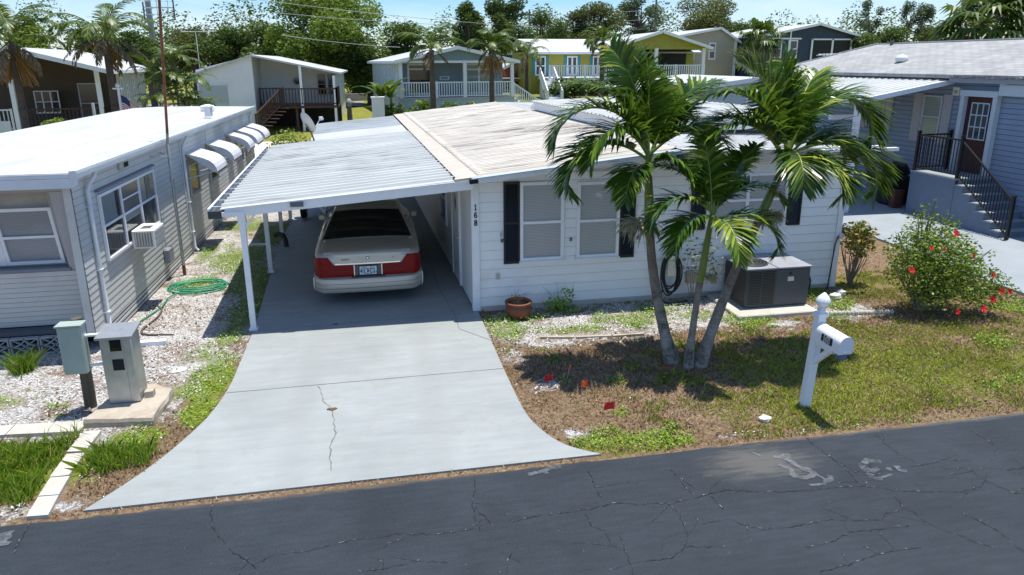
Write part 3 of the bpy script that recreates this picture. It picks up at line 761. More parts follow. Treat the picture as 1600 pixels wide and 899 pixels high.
# --- driveway (runs on under the carport)
def driveway_mat():
    m, n, l, b = new_mat('painted_concrete')
    tc = n.new('ShaderNodeTexCoord').outputs['Object']
    t1 = noise_tex(n, l, 0.8, 6, 0.6, 0.4, tc); t2 = noise_tex(n, l, 3.5, 7, 0.7, 0.8, tc); t3 = noise_tex(n, l, 90, 3, 0.6, 0, tc); t4 = noise_tex(n, l, 2.2, 6, 0.7, 0.2, tc, (0.5, 3, 1))
    r1 = ramp(n, [(0.28, (0.265, 0.287, 0.288)), (0.72, (0.322, 0.346, 0.345))]); l.new(t1.outputs['Fac'], r1.inputs['Fac'])
    r2 = ramp(n, [(0.52, 0.0), (0.78, 0.75)]); l.new(t2.outputs['Fac'], r2.inputs['Fac'])
    col = mixc(n, l, r2.outputs['Color'], r1.outputs['Color'], (0.27, 0.275, 0.255))
    r4 = ramp(n, [(0.3, 0.90), (0.65, 1.04)]); l.new(t4.outputs['Fac'], r4.inputs['Fac'])
    col = mixc(n, l, 1.0, col, r4.outputs['Color'], 'MULTIPLY')
    # tyre tracks, worn paint and a few rust and oil spots
    sx = n.new('ShaderNodeSeparateXYZ'); l.new(tc, sx.inputs[0])
    for xt in (-1.12, 0.52):
        dx = math_n(n, l, 'ABSOLUTE', math_n(n, l, 'ADD', sx.outputs['X'], -xt))
        rt = ramp(n, [(0.06, 1.0), (0.24, 0.0)]); l.new(math_n(n, l, 'ADD', dx, math_n(n, l, 'MULTIPLY', math_n(n, l, 'SUBTRACT', t2.outputs['Fac'], 0.5), 0.22)), rt.inputs['Fac'])
        col = mixc(n, l, math_n(n, l, 'MULTIPLY', rt.outputs['Color'], math_n(n, l, 'MULTIPLY', t4.outputs['Fac'], 0.30)), col, (0.21, 0.215, 0.21))
    t5 = noise_tex(n, l, 1.9, 7, 0.75, 1.2, tc)
    r5 = ramp(n, [(0.66, 0.0), (0.78, 0.5)]); l.new(t5.outputs['Fac'], r5.inputs['Fac'])
    col = mixc(n, l, r5.outputs['Color'], col, (0.34, 0.30, 0.24))
    vo = n.new('ShaderNodeTexVoronoi'); vo.inputs['Scale'].default_value = 2.3; l.new(tc, vo.inputs['Vector'])
    sc_ = n.new('ShaderNodeSeparateColor'); l.new(vo.outputs['Color'], sc_.inputs[0])
    sp = ramp(n, [(0.02, 1.0), (0.075, 0.0)]); l.new(math_n(n, l, 'ADD', vo.outputs['Distance'], math_n(n, l, 'MULTIPLY', math_n(n, l, 'SUBTRACT', t3.outputs['Fac'], 0.5), 0.05)), sp.inputs['Fac'])
    gt = ramp(n, [(0.72, 0.0), (0.76, 0.55)]); l.new(sc_.outputs['Red'], gt.inputs['Fac'])
    col = mixc(n, l, math_n(n, l, 'MULTIPLY', sp.outputs['Color'], gt.outputs['Color']), col, (0.12, 0.10, 0.085))
    l.new(col, b.inputs['Base Color']); b.inputs['Roughness'].default_value = 0.75; b.inputs['Specular IOR Level'].default_value = 0.3
    bump_n(n, l, t3.outputs['Fac'], 0.25, 0.01, b)
    return m
M['driveway'] = driveway_mat()
def curve_pts(pts, k=6):
    out = []
    for i in range(len(pts) - 1):
        p0, p1, p2, p3 = pts[max(i - 1, 0)], pts[i], pts[i + 1], pts[min(i + 2, len(pts) - 1)]
        for j in range(k):
            t = j / k
            out.append(tuple(0.5 * ((2 * p1[c]) + (-p0[c] + p2[c]) * t + (2 * p0[c] - 5 * p1[c] + 4 * p2[c] - p3[c]) * t * t + (-p0[c] + 3 * p1[c] - 3 * p2[c] + p3[c]) * t ** 3) for c in (0, 1)))
    out.append(pts[-1]); return out
left_e = curve_pts([(-3.07, 6.70), (-2.74, 7.24), (-2.52, 7.72), (-2.31, 8.35), (-2.21, 8.92), (-2.17, 9.5)]) + [(-2.19, 11.5), (-2.35, 14.5), (-2.5, 18), (-2.5, 26)]
right_e = curve_pts([(2.30, 6.70), (1.95, 6.98), (1.74, 7.42), (1.65, 7.95), (1.62, 9.1)]) + [(1.60, 11.685), (1.545, 11.70), (1.545, 26)]
outline = left_e + right_e[::-1]
DZ = 0.024
mb = MB()
mb.add([(x, y, DZ) for x, y in outline], [tuple(range(len(outline) - 1, -1, -1))])
mb.add([(x, y, DZ) for x, y in outline] + [(x, y, -0.05) for x, y in outline],
       [(i, (i + 1) % len(outline), len(outline) + (i + 1) % len(outline), len(outline) + i) for i in range(len(outline))])
drive = tag(mb.build('driveway', M['driveway']), kind='structure')
mb = MB()
for a, b_ in (((-2.18, 9.13), (1.62, 9.17)), ((-2.19, 11.42), (1.17, 11.56)), ((1.17, 11.56), (1.545, 11.6)), ((1.17, 11.56), (1.17, 10.85)), ((1.17, 10.85), (1.61, 10.25)), ((1.17, 11.56), (1.02, 13.2)), ((1.02, 13.2), (1.0, 20)), ((-2.4, 15.6), (1.0, 15.6))):
    ribbon(mb, [a, b_], 0.009, DZ + 0.004, rg, 0.0015, 0.3, 0.2)
ribbon(mb, [(-0.98, 9.12), (-0.94, 8.95), (-0.88, 8.63), (-0.75, 8.39), (-0.72, 8.08), (-0.68, 7.75), (-0.72, 7.5), (-0.72, 7.26), (-0.69, 6.95)], 0.010, DZ + 0.004, rg, 0.012, 0.05, 0.7)
mb.build('slab_joint', M['joint'], drive)

# --- pale concrete drive of the right-hand neighbour, far lane, far patio
M['drive_right'] = pm('pale_blue_concrete', (0.29, 0.325, 0.35), (0.24, 0.27, 0.295), 1.0, 0.8, bump=0.2, bscale=70)
mb = MB()
pl = curve_pts([(11.2, 6.66), (11.75, 7.6), (11.9, 9), (11.9, 11.5), (12.1, 14.5), (12.1, 20)], 4) + [(12.1, 27), (16.4, 27), (16.4, 6.66)]
mb.add([(x, y, 0.05) for x, y in pl], [tuple(range(len(pl) - 1, -1, -1))])
mb.add([(x, y, 0.05) for x, y in pl] + [(x, y, -0.05) for x, y in pl], [(i, (i + 1) % len(pl), len(pl) + (i + 1) % len(pl), len(pl) + i) for i in range(len(pl))])
tag(mb.build('neighbour_driveway', M['drive_right']), kind='structure')
M['far_road'] = pm('far_lane', (0.30, 0.27, 0.25), (0.25, 0.225, 0.21), 0.5, 0.9)
def drape(name, poly_xy, mat, dz, k=14):
    """a strip between two polylines laid on the terrain"""
    (a, b_) = poly_xy; mb = MB(); vs = []
    for i in range(k + 1):
        t = i / k
        for j in range(7):
            s = j / 6
            x = (a[0][0] + (a[1][0] - a[0][0]) * t) * (1 - s) + (b_[0][0] + (b_[1][0] - b_[0][0]) * t) * s
            y = (a[0][1] + (a[1][1] - a[0][1]) * t) * (1 - s) + (b_[0][1] + (b_[1][1] - b_[0][1]) * t) * s
            vs.append((x, y, float(terrain_z(x, y)) + dz))
    mb.add(vs, [(i * 7 + j, (i + 1) * 7 + j, (i + 1) * 7 + j + 1, i * 7 + j + 1) for i in range(k) for j in range(6)])
    return tag(mb.build(name, mat), kind='structure')
drape('far_lane', (((-60, 58), (-1, 58)), ((-60, 66), (-1, 66))), M['far_road'], 0.06)
M['patio'] = pm('pale_patio', (0.60, 0.55, 0.48), (0.50, 0.45, 0.39), 1.0, 0.85)
drape('patio', (((-8.5, 30), (-2.2, 30)), ((-8.5, 39), (-2.2, 39))), M['patio'], 0.05)

# --- old kerb slabs and the pale strip on the left
def kerb(name, pts, h, label, mat='kerb_slab', b=0.0):
    mb = MB(); mb.prism([(x, y, -0.03) for x, y in pts], (0, 0, h + 0.03))
    cx = sum(p[0] for p in pts) / len(pts); cy = sum(p[1] for p in pts) / len(pts)
    return tag(mb.build(name, M[mat], loc=(cx, cy, 0)), label, 'paving slab', 'loose concrete kerb slabs')
kerb('kerb_slab', [(-5.6, 8.42), (-4.55, 8.45), (-4.55, 8.70), (-5.6, 8.68)], 0.045, 'pale concrete kerb slab at the picture edge above the tall grass')
kerb('kerb_slab', [(-4.54, 8.45), (-3.70, 8.37), (-3.72, 8.62), (-4.54, 8.70)], 0.045, 'pale concrete kerb slab running up to the rough pedestal footing')
kerb('kerb_slab', [(-3.66, 8.36), (-3.46, 8.35), (-3.47, 7.88), (-3.67, 7.90)], 0.04, 'narrow concrete slab just below the pedestal footing')
kerb('kerb_slab', [(-3.66, 7.87), (-3.465, 7.86), (-3.46, 7.40), (-3.65, 7.40)], 0.03, 'narrow concrete slab between the two clumps of tall grass')
kerb('kerb_slab', [(-3.63, 7.37), (-3.435, 7.36), (-3.41, 7.02), (-3.605, 7.03)], 0.04, 'narrow concrete slab second from the road beside brown grass')
kerb('kerb_slab', [(-3.60, 7.015), (-3.405, 7.005), (-3.37, 6.67), (-3.57, 6.68)], 0.04, 'narrow concrete slab whose end meets the asphalt road')

# --- scattered ground cover, modelled blade by blade
def in_clear(x, y):
    """True where the bare ground shows (not under drive, house, pads)"""
    le = np.interp(y, [p[1] for p in left_e], [p[0] for p in left_e])
    re_ = np.interp(y, [p[1] for p in right_e[:-2]], [p[0] for p in right_e[:-2]])
    on_drive = (x > le - 0.02) & (x < re_ + 0.02) & (y > 6.68)
    house = (x > 1.5) & (x < 8.75) & (y > 11.66)
    nbr = (x < -4.25) & (y > 11.1)
    pads = ((x > -3.8) & (x < -2.8) & (y > 8.4) & (y < 9.6)) | ((x > 6.0) & (x < 7.5) & (y > 10.33))
    kerbs = (x > -3.68) & (x < -3.36) & (y < 8.4) | (x < -3.66) & (y > 8.36) & (y < 8.72)
    return ~(on_drive | house | nbr | pads | kerbs | (y < 6.64) | (x > 11.8))

def scatter(bl, n, thr, lo, hi, boost=1.0, wob=0.55):
    x = nrg.uniform(lo[0], hi[0], n); y = nrg.uniform(lo[1], hi[1], n)
    f = field(bl, x, y) * boost
    nz = np.array([mnoise.noise((a * 2.3, b_ * 2.3, 5.0)) + 0.6 * mnoise.noise((a * 7, b_ * 7, 9.0)) for a, b_ in zip(x, y)])
    ok = (f + nz * wob > thr) & in_clear(x, y)
    return x[ok], y[ok], nz[ok]

def blades(x, y, hgt, wid, lean, seed=0):
    g = np.random.default_rng(seed); n = len(x)
    a = g.uniform(0, 6.283, n); h = hgt * g.uniform(0.5, 1.25, n); w = wid * g.uniform(0.7, 1.3, n)
    la = g.uniform(0, 6.283, n); ll = lean * g.uniform(0.2, 1.2, n) * h
    z = terrain_z(x, y)
    dx, dy = np.cos(a) * w / 2, np.sin(a) * w / 2
    mx, my = x + np.cos(la) * ll * 0.35, y + np.sin(la) * ll * 0.35
    tx, ty = x + np.cos(la) * ll, y + np.sin(la) * ll
    V = np.stack([np.stack([x - dx, y - dy, z - 0.01], -1), np.stack([x + dx, y + dy, z - 0.01], -1),
                  np.stack([mx + dx * .7, my + dy * .7, z + h * .6], -1), np.stack([tx, ty, z + h], -1), np.stack([mx - dx * .7, my - dy * .7, z + h * .6], -1)], 1)
    return V
M['lawn_blades'] = leaf_mat('lawn_blades', [(0.0, (0.10, 0.18, 0.008)), (0.3, (0.24, 0.34, 0.018)), (0.55, (0.40, 0.46, 0.03)), (0.8, (0.52, 0.50, 0.08)), (1.0, (0.55, 0.45, 0.20))], 0.6, 0.2, (0.3, 0.36, 0.05))
M['weed_leaves'] = leaf_mat('weed_leaves', [(0.0, (0.07, 0.17, 0.010)), (0.5, (0.18, 0.34, 0.020)), (0.85, (0.33, 0.48, 0.04)), (1.0, (0.45, 0.52, 0.10))], 0.5, 0.2)
M['tall_blades'] = leaf_mat('tall_blades', [(0.0, (0.05, 0.12, 0.008)), (0.45, (0.16, 0.27, 0.015)), (0.8, (0.30, 0.40, 0.035)), (1.0, (0.46, 0.40, 0.13))], 0.5, 0.25)
M['dry_blades'] = leaf_mat('dry_blades', [(0.0, (0.12, 0.07, 0.04)), (0.5, (0.32, 0.23, 0.13)), (1.0, (0.52, 0.42, 0.28))], 0.7, 0.1, (0.3, 0.2, 0.1))
# lawn
x, y, f = scatter(LAWN, 110000, 0.36, (1.7, 6.66), (11.8, 12.5), 1.05, 0.62)
np_mesh('grass', blades(x, y, 0.036, 0.012, 1.3, 1), 5, M['lawn_blades'], tint=np.clip(nrg.normal(0.47, 0.18, len(x)) - f * 0.45, 0, 1)).__setitem__('kind', 'stuff')
# dry stubble
x = nrg.uniform(-3.6, 11.8, 95000); y = nrg.uniform(6.66, 11.4, 95000)
ok = in_clear(x, y) & (field(GRAVEL, x, y) < nrg.uniform(0.25, 0.6, 95000)) & ((x > 1) | (y < 8.4))
x, y = x[ok], y[ok]
np_mesh('dry_grass', blades(x, y, 0.032, 0.011, 1.9, 2), 5, M['dry_blades'], tint=np.clip(nrg.normal(0.5, 0.25, len(x)), 0, 1)).__setitem__('kind', 'stuff')
# tall grass by the road on the left
TALL = [(-4.15, 7.75, .62, .42, 1.2), (-4.7, 7.35, .5, .5, 1.2), (-3.98, 7.3, .4, .25, 1), (-3.12, 7.68, .30, .20, 1.2), (-5.5, 7.8, .8, .5, 1.1), (-3.35, 7.55, .12, .1, .8)]
x, y, f = scatter(TALL, 16000, 0.45, (-6.5, 6.75), (-2.6, 8.36))
np_mesh('tall_grass', blades(x, y, 0.15 * (1 + 0.55 * np.clip(f, -1, 1)), 0.013, 1.0, 3), 5, M['tall_blades'], tint=np.clip(nrg.normal(0.48, 0.24, len(x)), 0, 1)).__setitem__('kind', 'stuff')
# leafy weeds
def leaves(x, y, hmax, size, seed):
    g = np.random.default_rng(seed); n = len(x)
    z = terrain_z(x, y) + g.uniform(0.005, 1, n) ** 1.5 * hmax
    a = g.uniform(0, 6.283, n); s = size * g.uniform(0.6, 1.3, n); up = g.uniform(-0.2, 0.9, n)
    d = np.stack([np.cos(a) * np.cos(up), np.sin(a) * np.cos(up), np.sin(up)], -1)
    sd_ = np.stack([-np.sin(a), np.cos(a), g.uniform(-.4, .4, n)], -1)
    c = np.stack([x, y, z], -1); s = s[:, None]
    return np.stack([c, c + d * s * .5 + sd_ * s * .3, c + d * s, c + d * s * .5 - sd_ * s * .3], 1)
x, y, f = scatter(WEEDS, 330000, 0.44, (-6, 6.66), (11.8, 20))
np_mesh('weeds', leaves(x, y, 0.085, 0.031, 4), 4, M['weed_leaves'], tint=np.clip(nrg.normal(0.5, 0.22, len(x)), 0, 1)).__setitem__('kind', 'stuff')
M['litter'] = leaf_mat('leaf_litter_bits', [(0.0, (0.045, 0.026, 0.015)), (0.6, (0.14, 0.08, 0.04)), (1.0, (0.30, 0.20, 0.11))], 0.8, 0.0)
x = nrg.uniform(-4.5, 11, 5200); y = nrg.uniform(6.7, 13.5, 5200); ok = in_clear(x, y) & ((x > 1.6) | (x < -2.3))
np_mesh('leaf_litter', leaves(x[ok], y[ok], 0.02, 0.05, 8), 4, M['litter'], tint=nrg.uniform(0, 1, int(ok.sum()))).__setitem__('kind', 'stuff')
# shell chips standing proud of the gravel
M['chips'] = leaf_mat('shell_chips', [(0.0, (0.34, 0.29, 0.25)), (0.3, (0.56, 0.53, 0.50)), (1.0, (0.74, 0.72, 0.70))], 0.7, 0.0)
x, y, f = scatter(GRAVEL, 46000, 0.55, (-6.5, 6.68), (9, 16))
np_mesh('shell_gravel', leaves(x, y, 0.014, 0.034, 6), 4, M['chips'], tint=np.clip(nrg.normal(0.55, 0.3, len(x)), 0, 1)).__setitem__('kind', 'stuff')

# ================================================================== THE WHITE HOUSE 168
def shear(x0=0.0, k=-0.04, y0=11.5):
    return lambda p: Vector((p[0] + k * (p[1] - y0), p[1], p[2]))

def roof_z(x):     # gable: left eave 2.40 at x=1.15, ridge 2.80 at x=5.1, right edge 2.66 at x=9.0
    return 2.40 + (x - 1.15) * (0.40 / 3.95) if x <= 5.1 else 2.80 - (x - 5.1) * 0.035

H = thing('white_house', 'white lap-sided single-storey house 168 with black shutters behind the three palms', 'house', (5.1, 11.7, 0))
FY = 11.7
mb = MB().frame((1.55, FY, 0), (1, 0, 0), (0, -1, 0))
def urng(z):
    z = max(z, 0)
    lo = 0.0; hi = 7.13
    if z > 2.36: lo = max(0, (z - 2.40) / (0.40 / 3.95) - 0.4 + 0.05)
    if z > 2.60: hi = min(7.13, 3.55 + (2.80 - z) / 0.035 - 0.3)
    return (lo, max(hi, lo))
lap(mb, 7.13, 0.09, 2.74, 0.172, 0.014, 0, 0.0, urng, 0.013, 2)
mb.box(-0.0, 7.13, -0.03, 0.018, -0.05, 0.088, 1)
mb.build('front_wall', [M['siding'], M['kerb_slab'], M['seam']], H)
mb = MB(); mb.T = shear(0, -0.04, 11.7)
sT = mb.T
def side_frame(mb, x, k=-0.04):
    mb.T = lambda p: sT(Vector((x - p[1], 11.7 + p[0], p[2])))      # u along +y, n towards -x
side_frame(mb, 1.55)
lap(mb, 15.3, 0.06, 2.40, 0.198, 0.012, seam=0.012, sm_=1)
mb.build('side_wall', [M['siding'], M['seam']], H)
mb = MB(); mb.T = lambda p: sT(Vector((8.68 + p[1], 11.7 + p[0], p[2])))
lap(mb, 15.3, 0.02, 2.62, 0.198, 0.012)
mb.T = sT
mb.box(1.58, 8.66, 26.8, 27.0, 0, 2.4)
mb.build('far_walls', M['siding'], H)
mb = MB().frame((1.55, FY, 0), (1, 0, 0), (0, -1, 0))
mb.box(-0.018, 0.10, 0.015, 0.034, 0.02, 2.36); mb.box(-0.034, -0.018, -0.11, 0.034, 0.02, 2.36)
mb.build('corner_trim', M['white_trim'], H)
for bx_, nm_ in (((7.04, 7.15, 0.015, 0.034, 0.02, 2.5), 'corner_trim'), ((1.1, 3.1, 0.016, 0.05, 2.40, 2.46), 'header_trim')):
    mb = MB().frame((1.55, FY, 0), (1, 0, 0), (0, -1, 0)); mb.box(*bx_); mb.build(nm_, M['white_trim'], H)
d = MB().frame((1.55, FY, 0), (1, 0, 0), (0, -1, 0))
strokes(d, '168', 0.018, 1.86, 0.088, 0.017, n0=0.035, vertical=True)
d.build('house_number', M['digit'], H)
# roof: ribbed left slope, flashing band, gutter, soffit, second slope
mb = MB(); mb.T = shear()
ribbed(mb, 1.62, roof_z(1.62) + 0.02, 5.1, roof_z(5.1) + 0.02, 11.42, 26.9, 0.17, 0.032, 0, 0.45, 0.01, crimps=5, seed=1)
mb.add([(1.22, 11.42, 2.434), (1.64, 11.42, roof_z(1.62) + 0.028), (1.64, 26.9, roof_z(1.62) + 0.028), (1.22, 26.9, 2.434)], [(0, 1, 2, 3)], 1)
mb.add([(1.22, 11.42, 2.40), (1.64, 11.42, 2.40), (1.64, 11.42, 2.475), (1.22, 11.42, 2.434)], [(0, 1, 2, 3)], 1)
y = 11.6; rg2 = random.Random(5)
while y < 26.8:           # crimped rib ends lapping the flashing band
    mb.tube([(1.60, y, roof_z(1.6) + 0.03), (1.68 + rg2.uniform(0, .05), y, roof_z(1.66) + 0.048), (1.78, y, roof_z(1.78) + 0.04)], [0.012, 0.022, 0.012], 5, 0)
    mb.box(1.215, 1.245, y - 0.05, y + 0.02, 2.43, 2.456, 2)
    y += 0.17
mb.add([(5.0, 11.5, 2.815), (5.1, 11.5, 2.86), (5.25, 11.5, 2.83), (5.0, 26.9, 2.815), (5.1, 26.9, 2.86), (5.25, 26.9, 2.83)], [(0, 1, 4, 3), (1, 2, 5, 4)], 1)
mb.build('metal_roof', [M['roof168'], pm('flashing', (0.52, 0.47, 0.40), (0.42, 0.37, 0.31), 3, 0.65), M['dark_gap']], H)
mb = MB(); mb.T = shear()
ribbed(mb, 5.26, 2.815, 9.15, 2.70, 11.55, 26.9, 0.30, 0.03, 0, 0.3, 0.03, seed=3)
mb.box(5.24, 9.12, 11.57, 26.85, 2.60, 2.685, 0)
mb.build('low_white_roof', M['roof_white'], H)
mb = MB(); mb.T = shear()
mb.box(5.34, 9.2, 14.3, 22.0, 2.86, 3.06, 0); mb.box(5.34, 9.2, 14.25, 22.05, 3.061, 3.10, 0)
ribbed(mb, 5.28, 3.11, 9.3, 3.22, 14.2, 22.1, 0.28, 0.03, 1, 0.35, 0.02, seed=4)
mb.add([(5.33, 22.0, 2.86), (5.33, 22.5, 2.86), (5.33, 22.0, 3.08)], [(0, 1, 2)], 0)
mb.build('raised_roof', [M['white_trim'], M['roof_white']], H)
mb = MB()
mb.beam((1.5, 11.385, 2.40), (5.12, 11.385, 2.775), 0.11, 0.085, 0)
mb.beam((1.5, 11.375, 2.452), (5.12, 11.375, 2.827), 0.13, 0.012, 1)
mb.beam((1.46, 11.40, 2.40), (1.60, 11.40, 2.41), 0.15, 0.07, 2)
mb.beam((5.0, 11.34, 2.74), (5.14, 11.34, 2.755), 0.12, 0.14, 1)
mb.build('gutter', [M['gutter'], plain('gutter_lip', (0.42, 0.52, 0.60), 0.35), M['dark_gap']], H)
mb = MB()
mb.add([(1.5, 11.44, 2.395), (5.1, 11.44, 2.765), (5.1, 11.7, 2.765), (1.5, 11.7, 2.395)], [(0, 1, 2, 3)])
mb.add([(5.1, 11.5, 2.60), (9.1, 11.5, 2.56), (9.1, 11.7, 2.56), (5.1, 11.7, 2.60)], [(0, 1, 2, 3)])
mb.box(5.12, 9.1, 11.47, 11.5, 2.56, 2.78)
mb.build('soffit', plain('soffit_tan', (0.56, 0.52, 0.45), 0.7), H)
mb = MB(); mb.box(7.9, 9.45, 11.36, 11.46, 2.70, 2.76); mb.box(8.2, 9.2, 11.40, 11.5, 2.765, 2.80)
mb.build('fascia_board', M['white_trim'], H)
# windows and shutters
def shutter(x0, x1, z0, z1):
    s = MB().frame((x0, FY, z0), (1, 0, 0), (0, -1, 0)); w = x1 - x0; h = z1 - z0
    s.box(0, 0.035, 0.016, 0.045, 0, h); s.box(w - 0.035, w, 0.016, 0.045, 0, h)
    for z in (0, h / 2 - 0.02, h - 0.05): s.box(0.035, w - 0.035, 0.016, 0.043, z, z + 0.05)
    s.box(0.035, w - 0.035, 0.016, 0.02, 0.05, h - 0.05)
    z = 0.06
    while z < h - 0.08:
        s.add([(0.035, 0.021, z + 0.03), (w - 0.035, 0.021, z + 0.03), (w - 0.035, 0.04, z), (0.035, 0.04, z)], [(0, 1, 2, 3)])
        z += 0.034
    s.build('shutter', M['black_shutter'], H)
shutter(2.08, 2.36, 0.86, 2.33); shutter(4.20, 4.49, 0.86, 2.27); shutter(5.56, 5.84, 1.31, 2.36); shutter(7.50, 7.78, 1.31, 2.36)
window(H, (2.37, FY - 0.014, 0.90), (1, 0, 0), (0, -1, 0), 0.79, 1.41, 'white_trim', 'blind', fw=0.055, split=0.49)
window(H, (3.40, FY - 0.014, 0.90), (1, 0, 0), (0, -1, 0), 0.79, 1.38, 'white_trim', 'blind', fw=0.055, split=0.49)
window(H, (5.86, FY - 0.014, 1.33), (1, 0, 0), (0, -1, 0), 1.60, 1.0, 'white_trim', 'blind', cols=2, fw=0.05)
mb = MB().frame((0, FY, 0), (1, 0, 0), (0, -1, 0))
mb.box(1.93, 2.01, 0.015, 0.03, 0.58, 0.70, 0); mb.box(1.945, 1.995, 0.031, 0.04, 0.595, 0.685, 1)
mb.build('outlet_cover', [M['light_grey_plastic'], M['steel']], H)
for (x, z) in ((2.05, 1.29), (3.30, 1.25), (4.56, 1.22), (5.48, 1.44)):
    s = MB().frame((x, FY, z), (1, 0, 0), (0, -1, 0))
    for a in (45, 135, 90):
        c, q = math.cos(R(a)) * 0.04, math.sin(R(a)) * 0.04
        s.beam((-c, 0.024, -q), (c, 0.024, q), 0.008, 0.012, 0, up=(0, -1, 0))
    s.build('anchor_star', M['digit'], H)
s = MB().frame((2.02, FY, 1.36), (1, 0, 0), (0, -1, 0)); s.box(0, 0.03, 0.012, 0.05, 0, 0.07); s.build('doorbell', M['steel'], H)
s = MB().frame((5.55, FY, 0.30), (1, 0, 0), (0, -1, 0)); s.box(0, 0.24, 0.012, 0.09, 0, 0.23); s.box(0.02, 0.22, 0.091, 0.10, 0.02, 0.21)
s.build('junction_box', M['beige_box'], H)
s = MB().frame((6.28, FY, 0.98), (1, 0, 0), (0, -1, 0)); s.box(0, 0.62, 0.016, 0.06, 0, 0.11); s.build('vent_hood', plain('blue_vent', (0.20, 0.32, 0.46), 0.5), H)
s = MB(); s.tube([(8.66, 11.66, 1.05), (8.60, 11.62, 1.03), (8.55, 11.60, 0.9), (8.50, 11.58, 0.4), (8.46, 11.56, 0.0)], 0.012, 6, 0); s.box(8.64, 8.72, 11.62, 11.66, 1.0, 1.1, 1)
s.build('cable', [M['black'], M['light_grey_plastic']], H)
# side door and side window under the carport
def side_part(name, boxes, mats, parent=None):
    s = MB(); side_frame(s, 1.55)
    for (u0, u1, n0, n1, z0, z1, m) in boxes: s.box(u0, u1, n0, n1, z0, z1, m)
    return s.build(name, mats, parent or H)
dr = side_part('door', [(1.35, 1.41, 0.002, 0.05, 0.06, 2.08, 0), (2.29, 2.35, 0.002, 0.05, 0.06, 2.08, 0), (1.41, 2.29, 0.002, 0.05, 2.02, 2.08, 0), (1.42, 2.28, 0.001, 0.03, 0.06, 2.01, 0)], [M['white_trim']])
side_part('handle', [(1.47, 1.53, 0.031, 0.075, 0.98, 1.03, 0)], [M['steel']], dr)
s = MB(); side_frame(s, 1.55); s.add([(1.85, 0.034, 1.45), (1.95, 0.034, 1.65), (1.85, 0.034, 1.85), (1.75, 0.034, 1.65)], [(0, 1, 2, 3)]); s.build('diamond_pane', M['darkglass'], dr)
side_part('window', [(3.2, 3.26, 0.002, 0.05, 0.85, 2.0, 0), (4.3, 4.36, 0.002, 0.05, 0.85, 2.0, 0), (3.26, 4.3, 0.002, 0.05, 1.94, 2.0, 0), (3.26, 4.3, 0.002, 0.05, 0.85, 0.91, 0), (3.26, 4.3, 0.002, 0.045, 1.4, 1.45, 0), (3.26, 4.3, 0.001, 0.012, 0.91, 1.94, 1)], [M['white_trim'], M['glass']])

# ------------------------------------------------------------------ carport
CP = thing('carport', 'white ribbed metal carport roof on thin white posts over the parked car', 'carport', (-0.5, 11.5, 0))
mb = MB(); mb.T = shear()
ribbed(mb, -2.50, 2.085, 1.24, 2.41, 11.44, 20.3, 0.29, 0.045, 0, 0.42, 0.012, crimps=3, seed=7)
mb.build('roof_sheet', M['carport_roof'], CP)
mb = MB(); mb.T = shear()
ribbed(mb, -1.50, 2.17, 1.24, 2.41, 20.32, 22.4, 0.26, 0.02, 0, 0.4, 0.012, crimps=2, seed=8)
ribbed(mb, -1.50, 2.17, 1.24, 2.41, 22.4, 24.9, 0.26, 0.02, 1, 0.4, 0.012, crimps=2, seed=9)
ribbed(mb, -1.50, 2.17, 1.24, 2.41, 24.9, 26.6, 0.26, 0.02, 1, 0.4, 0.012, crimps=2, seed=9)
mb.build('rear_roof_sheet', [M['carport_roof'], M['carport_roof_far']], CP)
mb = MB()
mb.beam((-2.42, 11.46, 2.02), (1.52, 11.46, 2.33), 0.05, 0.145, 0)
mb.beam((-2.42, 11.425, 2.095), (1.52, 11.425, 2.408), 0.03, 0.02, 0)
mb.box(-2.47, -2.13, 11.41, 11.53, 1.97, 2.04, 0)
mb.build('front_beam', M['white_trim'], CP)
for yy in (14.9, 18.3, 20.25):
    s = MB(); s.T = shear(); s.beam((-2.42, yy, 2.02), (1.45, yy, 2.33), 0.05, 0.11, 0); s.build('cross_beam', M['white_trim'], CP)
s = MB(); s.T = shear(); s.beam((-2.18, 11.55, 2.0), (-2.18, 20.2, 2.0), 0.06, 0.08, 0); s.beam((-1.4, 20.3, 2.1), (-1.4, 26.5, 2.1), 0.06, 0.08, 0)
s.build('side_beam', M['white_trim'], CP)
for (x, yy) in ((-2.19, 11.5), (-2.235, 14.9), (-2.28, 18.35), (-2.19, 20.2), (-1.45, 26.4)):
    s = MB(); s.T = shear(); s.box(x - 0.045, x + 0.045, yy - 0.04, yy + 0.04, 0.02, 2.02); s.box(x - 0.07, x + 0.07, yy - 0.06, yy + 0.06, 0.02, 0.055)
    if yy < 12: s.box(x - 0.06, x + 0.06, yy - 0.055, yy + 0.055, 1.83, 1.97); s.beam((x + 0.03, yy, 1.75), (x + 0.2, yy, 1.98), 0.035, 0.035)
    s.build('post', M['white_trim'], CP)
mb = MB(); mb.T = shear()
gx = -2.53
mb.box(gx - 0.13, gx + 0.05, 11.44, 20.25, 1.98, 1.99, 1); mb.box(gx - 0.145, gx - 0.13, 11.44, 20.25, 1.98, 2.085, 0); mb.box(gx - 0.155, gx - 0.12, 11.44, 20.25, 2.085, 2.097, 0)
mb.box(gx + 0.05, gx + 0.06, 11.45, 20.25, 1.98, 2.05, 1); mb.box(gx - 0.15, gx + 0.06, 11.425, 11.44, 1.94, 2.06, 1)
mb.box(gx - 0.13, gx + 0.05, 11.45, 20.2, 1.991, 2.0, 1)
yy = 11.7
while yy < 20.2:
    mb.box(gx - 0.14, gx + 0.06, yy - 0.012, yy + 0.012, 2.075, 2.087, 0); yy += 0.58
mb.build('gutter', [M['white_trim'], plain('gutter_inside', (0.05, 0.055, 0.06), 0.7)], CP)
